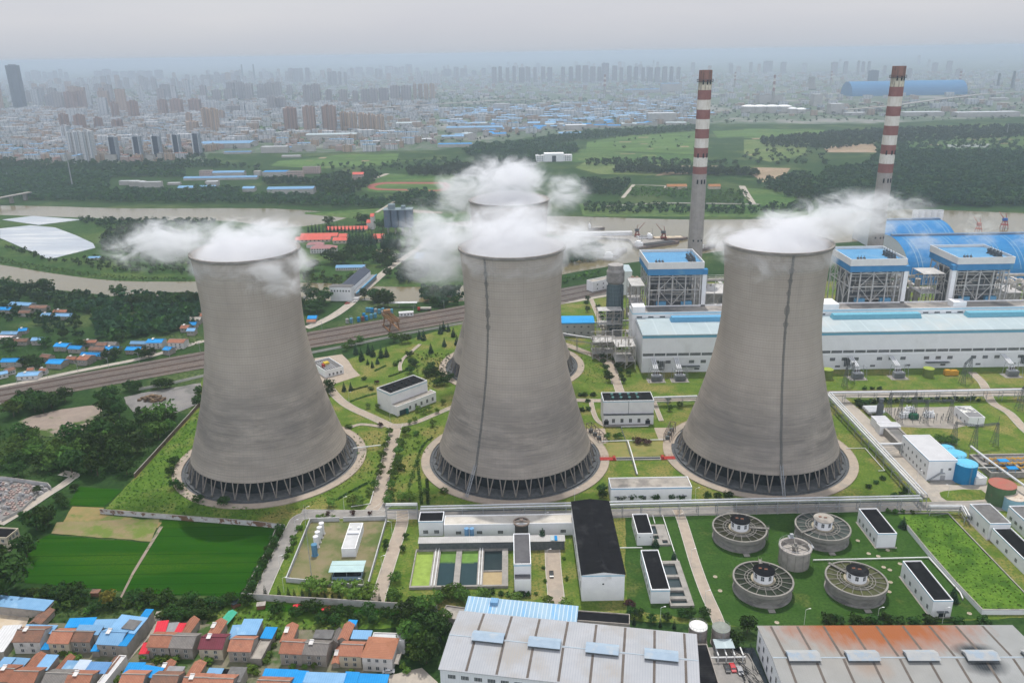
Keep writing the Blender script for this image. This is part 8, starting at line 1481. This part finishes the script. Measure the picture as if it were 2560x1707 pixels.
for (k, x0, x1, yt, yb, d, rf, lab) in (('M',1100,1270,1222,1262,9,r_pw,'long pale greenhouse roof left of the dark sheds'),('M',1190,1330,1226,1275,9,r_pw,'second long pale greenhouse roof'),('M',1280,1480,1232,1285,9,r_pw,'third long pale greenhouse roof'),('M',1540,1650,1240,1262,9,r_pw,'short pale roof right of the greenhouses'),('M',1640,1970,1285,1310,16,r_pblue,'pale blue shed above the left river bank'),('M',1700,2350,1195,1215,14,r_pblue,'row of pale blue sheds in the left wood'),('M',1890,2000,1228,1272,12,r_pw,'white house between the dark trees'),('N',340,430,1118,1145,14,r_pblue,'pale blue shed by the trees'),('N',540,900,1122,1165,20,r_pblue,'corrugated pale blue market shed on the far bank'),('N',500,690,985,1030,22,r_blue,'big blue roof left of the dormitory blocks'),('N',75,345,992,1025,16,r_pblue,'long pale blue roof in the left wood'),('N',650,795,856,872,12,r_pw,'long white roof before the pale factories'),('N',430,480,980,1020,10,m_tanw,'small brownish block in the left wood'),('M',1840,2290,880,925,70,r_pblue,'large blue market hall beside the white tower blocks'),('M',2060,2300,955,975,14,r_blue,'long blue shed in front of the market hall'),('N',850,1240,690,735,40,r_cyan,'very long white factory with a pale cyan roof'),('N',490,695,785,835,18,r_pw,'white four storey factory office'),('N',700,800,788,815,18,r_blue,'bright blue roofed workshop right of the factory office'),('N',810,910,775,810,16,r_brown,'brownish workshop block beside the workshop'),('N',980,1120,755,800,20,glass,'dark glassed showroom in the factory district'),('N',1420,1590,660,700,20,r_pw,'white factory block right of the tan towers'),('N',1300,1590,740,770,18,r_pw,'long grey white factory row'),('N',1640,1860,725,745,26,r_pw,'pale shed row on the right of the factories'),('N',1920,2095,705,722,30,r_pblue,'pale blue shed group in the middle distance'),('N',1890,2160,765,790,30,r_blue,'bright blue shed roof in the middle distance'),('N',1560,1740,600,625,50,r_cyan,'cyan roofed plant beyond the elevated road'),('N',1960,2352,635,670,60,r_pblue,'long pale blue factory roof in the middle distance'),('O',-60,190,670,700,60,r_pblue,'pale blue factory roof behind the middle steam'),('O',190,490,680,700,50,r_pblue,'wide pale blue factory roof right of another'),('O',400,640,632,655,50,r_pblue,'pale blue roof behind the factory row'),('O',660,850,718,735,30,r_pblue,'blue roof at the field edge'),('O',720,900,650,690,40,r_pw,'white row of factory houses at the field edge'),('O',900,1180,650,672,40,r_brown,'pinkish factory row at the field edge'),('O',1190,1320,640,658,40,r_cyan,'cyan roofed shed at the field edge'),('O',1410,1650,550,640,40,r_pw,'large pale factory left of the first chimney'),('O',1520,1700,300,375,60,r_blue,'tall blue factory hall far left of the first chimney'),('O',1210,1520,350,380,60,r_blue,'long blue factory hall beyond the field'),('O',120,250,470,520,30,r_pw,'white office block in the middle distance'),('O',620,690,480,505,30,r_pw,'small white block in the middle distance'),('Q',1330,1700,540,575,40,r_pw,'long pale warehouse right of the second chimney'),('Q',1760,2352,540,580,40,r_pw,'very long pale warehouse at the far right'),('Q',720,840,470,560,40,r_pw,'pale factory tower left of the second chimney'),('Q',580,660,390,490,40,r_pw,'pale concrete works tower'),('Q',850,1030,545,570,30,r_pw,'low pale works left of the second chimney'),('Q',120,330,400,470,60,m_dsteel,'dark refinery block left of the second chimney'),('Q',2070,2240,420,440,30,r_pw,'pale shed at the far right edge')):
    blk('distant_shed' if rf in (r_pblue,r_blue,r_cyan) else 'distant_block', lab, k, x0, x1, yt, yb, d, m_tanw, rf, 'shed' if rf in (r_pblue,r_blue,r_cyan) else 'building', 'gable' if rf in (r_pblue,r_cyan) else 'flat', 2.5)
for x0, x1, lab in ((690,815,'pink and white dormitory block, nearer of two'),(820,950,'pink and white dormitory block, farther of two'),(1215,1300,'pinkish house with a coral roof by the sports ground'),(0,90,'pinkish block with rows of windows in the left wood')): yb = {690:1035,820:1000,1215:1058,0:1030}[x0]; blk('dormitory', lab, 'N', x0, x1, yb-52, yb, 14, mat('pinkish_facade',(.47,.36,.33),(.40,.31,.28),.2), r_coral if x0 == 1215 else r_grey, 'building', 'gable' if x0 == 1215 else 'flat', 3, None, 7, 3)
# --- tower blocks
def facade(name, c1, c2, gl):
    m, nt, b = newmat(name); sx = nt.nodes.new('ShaderNodeSeparateXYZ'); L(nt, coord(nt), sx.inputs[0]); fr = lambda o, p: mathn(nt, 'FRACT', mathn(nt, 'DIVIDE', o, p))
    hx = mathn(nt, 'MULTIPLY', mathn(nt, 'GREATER_THAN', fr(sx.outputs[2],3.1), .45), mathn(nt, 'GREATER_THAN', fr(mathn(nt,'ADD',sx.outputs[0],sx.outputs[1]),4.4), .4)); bx = mathn(nt, 'GREATER_THAN', fr(mathn(nt,'ADD',sx.outputs[0],3.0),13.0), .74)
    oi = nt.nodes.new('ShaderNodeObjectInfo'); col = mixc(nt, mathn(nt,'MULTIPLY',hx,.75), mixc(nt, oi.outputs['Random'], c1, c2), gl); col = mixc(nt, mathn(nt,'MULTIPLY',bx,.6), col, gl); L(nt, col, b.inputs['Base Color']); b.inputs['Roughness'].default_value = .7; return m
FM = {'w':facade('white_tower_facade',(.62,.62,.61),(.54,.54,.54),(.16,.19,.22)),'b':facade('brown_tower_facade',(.30,.19,.15),(.36,.25,.20),(.12,.10,.10)),'t':facade('tan_tower_facade',(.46,.34,.24),(.40,.30,.23),(.19,.15,.13)),'g':facade('grey_tower_facade',(.30,.28,.28),(.36,.33,.31),(.12,.125,.14)),'d':facade('dark_glass_facade',(.07,.085,.11),(.08,.095,.12),(.04,.05,.07)),'s':facade('slab_facade',(.60,.61,.62),(.55,.56,.58),(.09,.13,.17))}
def towers(k, lab, m, L_, dep=.8, name='apartment_tower', grp=None):
    L_ = sorted(L_)
    for i, (x0, x1, yt, yb) in enumerate(L_):
        h = HT(k, (x0+x1)/2, yt, (x0+x1)/2, yb); p0, p1 = G(k,x0,yb), G(k,x1,yb); w = abs(p1[0]-p0[0])*.93; d = min(max(w*dep,11),30)
        t = thing(name, (lab if len(L_) == 1 else '%s, %s from left' % (lab, ORD[i] if i < 20 else 'further')), 'tower block', ((p0[0]+p1[0])/2,p0[1],.1), 0, grp or (lab+' group' if len(L_) > 1 else None))
        mb = MB()
        if m == 's': mb.box(-w/2,-w*.3,0,d,0,h).box(w*.3,w/2,0,d,0,h).box(-w*.3,w*.3,.8,d-.8,0,h-1.5,1)
        elif w > 26: 
            n = max(2,int(w/17))
            for q in range(n): a = -w/2+w*q/n; mb.box(a+.02,a+w/n-2.2,(q%2)*1.5,d-(q%2),0,h); mb.box(a+w/n-2.2,a+w/n,2.4,d-2.4,0,h-2,1) if q < n-1 else None
        else: mb.box(-w/2,-w*.08,0,d,0,h).box(w*.08,w/2,0,d,0,h).box(-w*.08,w*.08,1.8,d-1.8,0,h-1.2,1)
        obj('body', mb, [FM[m], FM['d'] if m in 'sd' else FM['g']], t); obj('roof_house', MB().box(-w*.3,-w*.05,d*.3,d*.7,h-.2,h+4).box(w*.08,w*.26,d*.3,d*.7,h-.2,h+3), FM[m], t)
SR = random.Random(77)
def sp(a, b_, n, yt, yb, j=0):
    return [(a+(b_-a)*i/n+SR.uniform(0,.18)*(b_-a)/n, a+(b_-a)*(i+SR.uniform(.6,.95))/n, yt+SR.uniform(-3,3)*max(j,1.5), yb+SR.uniform(-4,8)) for i in range(n)]
towers('M','white apartment tower in the near cluster of the left town','w',[(640,735,775,1020),(728,788,772,1030),(785,872,768,1060),(572,640,720,880)]); towers('M','white slab tower with a dark glass front, row of five','s',[(1010,1092,820,1040),(1232,1310,815,1035),(1405,1488,808,1020),(1592,1665,797,1000),(1775,1850,787,990)],.5)
towers('M','dark skyscraper rising above the left edge of the town','d',[(122,218,160,562)],.9,'skyscraper'); towers('M','brown tower block in the left town','b',[(1030,1085,505,650),(1185,1265,492,660),(1455,1530,480,620),(1570,1670,475,620),(1738,1840,475,612),(870,930,645,750),(1082,1122,662,752),(1030,1080,672,762),(690,775,622,770),(555,620,612,752),(605,690,405,585),(700,775,400,575)]); towers('M','tan tower block beside the blue market hall','t',[(1868,1940,560,780),(1940,2010,565,782),(1712,1760,602,700),(1712,1812,682,782),(2012,2060,582,682)]); towers('M','grey tower block in the left distance','g',[(1475,1555,340,470),(310,390,365,500),(2082,2200,532,600),(1955,2025,392,495),(2062,2140,382,490),(420,500,440,560),(230,300,400,500)]); towers('M','pale tower block of the left distance','w',[(1885,1945,497,582),(1950,2010,500,584),(2212,2250,502,602),(2255,2345,522,602),(1480,1520,470,560),(1385,1430,470,540)])
towers('N','tall brown tower, row of three beside the green park','b',[(672,770,480,672),(826,920,470,680),(976,1085,465,672)]); towers('N','tan tower, row of five right of the brown ones','t',[(1116,1178,515,660),(1182,1245,517,665),(1262,1325,526,670),(1328,1395,532,675),(1398,1464,542,682)]); towers('N','brown grey tower in the second line of the far town','g',[(825,885,300,460),(893,960,290,447),(1002,1050,335,440),(1107,1170,336,442),(1212,1255,346,452),(1282,1340,331,452),(1343,1415,326,460),(1422,1500,322,442),(1512,1590,302,430),(1597,1680,302,427),(538,600,388,502),(603,680,397,497)]); towers('N','tan tower at the right end of the second line','t',sp(1690,1870,4,290,405)); towers('N','bluish grey tower in the third line','g',[(218,275,276,412),(297,352,276,412),(357,420,286,416),(462,520,291,416),(527,585,281,408),(590,646,276,392)]+sp(705,880,4,165,270)+sp(1010,1185,4,192,292)); towers('N','white tower standing behind the second line','w',[(1712,1760,192,287),(1777,1830,187,287),(1838,1912,207,292)])
towers('O','hazy tower block in the long far row','g',sp(90,620,9,160,290,3)+sp(680,1100,7,155,290,3)+[(1020,1090,130,285)]); towers('O','hazy tower block in the right half of the far row','g',sp(1110,1700,10,160,285,3)); towers('Q','hazy tower block at far right','g',[(162,258,112,212),(307,365,122,217),(732,798,122,232),(836,880,117,222)]+sp(940,1070,3,115,227)); towers('Q','dark green clad tower right of the second chimney','d',[(1047,1145,192,302)]); towers('Q','lone tower on the horizon','g',[(1457,1490,66,142)]); towers('M','hazy tower block on the left horizon','g',sp(240,640,8,215,300,6)+sp(860,1500,8,210,290,5)); towers('N','hazy tower block of the central horizon','g',sp(60,330,5,205,275,6)+sp(1230,1700,6,150,210,6)+sp(1930,2300,5,165,225,6))
# --- low blocks of the town
lb = []; R_ = random.Random(21); wl_ = [m_tanw, FM['t'], FM['w'], mat('pink_low_facade',(.40,.30,.27),(.34,.26,.24),.1)]; r_pw2 = mat('light_low_roof', (.34,.34,.345), (.28,.28,.285), .1); rl_ = [r_grey, r_pblue, mat('red_brown_low_roof',(.28,.15,.12),(.23,.13,.1),.1), r_pw2, mat('dusty_roof',(.25,.235,.22),(.2,.19,.18),.1)]
NM = [('pale low block','grey roof'),('tan low block','dusty roof'),('white low block','red brown roof'),('pinkish low block','white roof'),('pale low block','dusty roof'),('tan low block','grey roof'),('white low block','pale blue roof'),('pinkish low block','red brown roof')]
for i in range(8):
    w, d, h = R_.uniform(12,30), R_.uniform(8,12), R_.uniform(6,17); lb.append((MB().box(-w/2,w/2,0,d,0,h).box(-w/2-.4,w/2+.4,-.4,d+.4,h,h+.5,1).box(-w*.2,-w*.05,d*.3,d*.7,h+.5,h+2.5).mesh('low_block', [wl_[i%4], rl_[(0,4,2,3,4,0,1,2)[i]]]), w, d, h))
for w, d, c_3, c_4 in ((46,26,m_tanw,r_pblue),(60,30,m_tanw,r_cyan),(38,22,m_tanw,r_blue)): lb.append((MB().add([(-w/2,0,0),(w/2,0,0),(w/2,d,0),(-w/2,d,0),(-w/2,0,7),(w/2,0,7),(w/2,d,7),(-w/2,d,7),(-w/2,d/2,9),(w/2,d/2,9)],[(0,1,5,4),(2,3,7,6),(1,2,6,9,5),(3,0,4,8,7)]).add([(-w/2,0,7.05),(w/2,0,7.05),(w/2,d/2,9.05),(-w/2,d/2,9.05),(w/2,d,7.05),(-w/2,d,7.05)],[(0,1,2,3),(3,2,4,5)],1).mesh('low_block',[c_3,c_4]), w, d, 7))
NM += [('long low shed','pale blue roof'),('long low shed','cyan roof'),('long low shed','bright blue roof')]
zones = [('in the left town',pts('W',0,255,450,235,620,330,470,350,420,372,240,376,0,376),34,150),('around the brown towers',pts('W',450,235,1000,235,1000,330,860,350,640,350),46,70),('in the factory district',pts('W',1000,255,1620,225,1620,285,1340,298,1060,325),52,80),('in the hazy middle distance',pts('W',-200,185,2600,160,2600,265,1650,270,1640,230,1000,230,0,250),112,0)]
rest = []
for where, poly, spc, cap in zones:
    P = scatter(poly, spc, .4, R_); P.sort(key=lambda p: p[1])
    for n_, (x, y) in enumerate(P):
        i = R_.choice((1,3,4,0,6,3,8,9,10)) if 'factory' in where else R_.randrange(8); a = R_.choice((0,0,.1,-.12,PI/2))
        if n_ < cap: tag(link('low_block', lb[i][0], None, (x,y,.1), a), '%s with a %s %s' % (NM[i][0], NM[i][1], where), 'building', '%ss with %s %s' % (NM[i][0], NM[i][1], where))
        else: rest.append((x,y,i,a))
mb = MB()
for x, y, i, a in rest:
    _, w, d, h = lb[i]; q = R_.uniform(.7,1.5); mb.box(x-w/2*q,x+w/2*q,y,y+d*q,0,h*R_.uniform(.7,1.3),(0,1,0,2)[i%4]); mb.m[-5] = (3,5,3,4,3,5,0,1,4,4,4)[i]
for cx, cy_, n_, sx_ in [(G('W',a,b)[0],G('W',a,b)[1],c,d) for a,b,c,d in ((60,215,26,900),(230,205,30,900),(420,200,30,900),(330,240,16,600),(600,190,30,1100),(120,250,14,400),(800,180,26,1200),(950,175,20,1400),(1250,165,24,1800),(1500,165,20,1800),(1900,165,14,2200),(2200,165,10,2200))]:
    for _ in range(n_):
        x, y, w, d, h = cx+R_.gauss(0,.5)*sx_, cy_+R_.gauss(0,.5)*sx_*1.3, R_.uniform(18,44), 15, R_.choice((36,54,56,75,80,95)); mb.box(x-w/2,x+w/2,y,y+d,0,h,R_.choice((1,2,2,0))); mb.box(x-w*.2,x+w*.1,y+4,y+10,h,h+4,2)
tag(obj('distant_town', mb, [FM['w'],FM['t'],FM['g'],r_grey,r_pblue,r_pw2]), 'hazy mass of low town buildings towards the horizon', 'town', None, 'stuff')
w_('street trees and green patches of the town','W',None,48,10,seed=50,nq=20,pl=pts('W',-100,205,1000,215,1640,240,2400,240,2400,275,1640,285,1000,335,600,350,0,376)) 
# --- far industry
for i, (k, x, yt, yb, r, lab) in enumerate((('Q',240,228,470,5,'striped far chimney beside the refinery'),('Q',727,195,320,5,'striped far chimney behind the small cooling tower'),('Q',1805,196,325,6,'striped far chimney left of the distant blue vault end'),('Q',2130,214,330,6,'dark far chimney at right'),('Q',2250,195,340,7,'dark far chimney at the right edge'),('O',1046,225,405,6,'striped far chimney above the factory district'),('O',2138,203,330,6,'striped far chimney right of the first chimney'),('N',343,132,260,7,'left one of two dark chimneys on the horizon'),('N',437,130,270,7,'right one of two dark chimneys on the horizon'))):
    X, Y = G(k,x,yb); h = HT(k,x,yt,x,yb); t = thing('distant_chimney', lab, 'chimney', (X,Y,0)); mb = MB(); n = 9; [mb.lathe([(r*(1.25-.4*j/n),h*j/n),(r*(1.25-.4*(j+1)/n),h*(j+1)/n)],14,(j%2 if j > 3 and 'striped' in lab else 2)) for j in range(n)]; obj('shaft', mb, [cm[1],cm[2],cm[0]] if 'striped' in lab else [m_dsteel]*3, t)
def lmast(lab, k, x, yt, yb, w): X, Y = G(k,x,yb); h = HT(k,x,yt,x,yb); t = thing('lattice_mast', lab, 'mast', (X,Y,0)); obj('shaft', MB().tube((0,0,0),(0,0,h),w,6,w*.35), m_steel, t)
lmast('tall pale mast standing in the left wood','M',668,930,1278,1.3); lmast('pale mast beside the pale factories','N',1628,600,740,1.6); lmast('pale mast by the elevated road','N',1818,365,452,2.0); lmast('television tower on the horizon','N',1750,18,108,5); lmast('slim pale mast on the right plain','Q',2205,630,740,1.2); lmast('thin mast right of the second chimney','Q',1135,450,525,1.4); lmast('slim mast near the distant vault end','Q',2180,330,430,1.6); lmast('thin dark mast in the left wood','M',70,1140,1190,.8)
X, Y = G('Q',562,352); h = HT('Q',562,245,562,352); t = thing('distant_cooling_tower', 'small pale cooling tower far behind the chimneys', 'cooling tower', (X,Y,0)); s = h/118.; obj('shell', MB().lathe([(trad(9+109*i/12)*s*1.25,(9+109*i/12)*s) for i in range(13)],24), m_conc, t); obj('base', MB().lathe([(42*s*1.25,0),(42*s*1.25,9*s)],24), m_dark, t)
for i in range(6): X, Y = G('Q',(40,132,230,330,400,475)[i],545 if i < 4 else 548); tank('refinery_tank', 'pale domed refinery tank far behind, %s from left' % ORD[i], X, Y, (38,38,38,38,26,24)[i]*.72, (22,22,22,22,15,13)[i], m_tanw, w_white, rail=False, dome=5, group='pale domed refinery tanks')
X0, X1, Yc = G('Q',800,395)[0], G('Q',1900,395)[0], G('Q',1300,395)[1]; t = thing('distant_vault', 'very long dull blue vaulted hall in the right distance', 'hall', ((X0+X1)/2,Yc,0)); n = 16; P = [(-70*math.cos(PI*i/n), 62*math.sin(PI*i/n)) for i in range(n+1)]; x = (X1-X0)/2; mb = MB()
for i in range(n): mb.add([(-x,*P[i]),(x,*P[i]),(x,*P[i+1]),(-x,*P[i+1])], [(0,1,2,3)])
mb.add([(-x,*p) for p in P], [tuple(range(n,-1,-1))]).add([(x,*p) for p in P], [tuple(range(n+1))]); obj('roof', mb, mat('dull_blue_vault',(.06,.18,.34),(.07,.2,.36),.02), t)
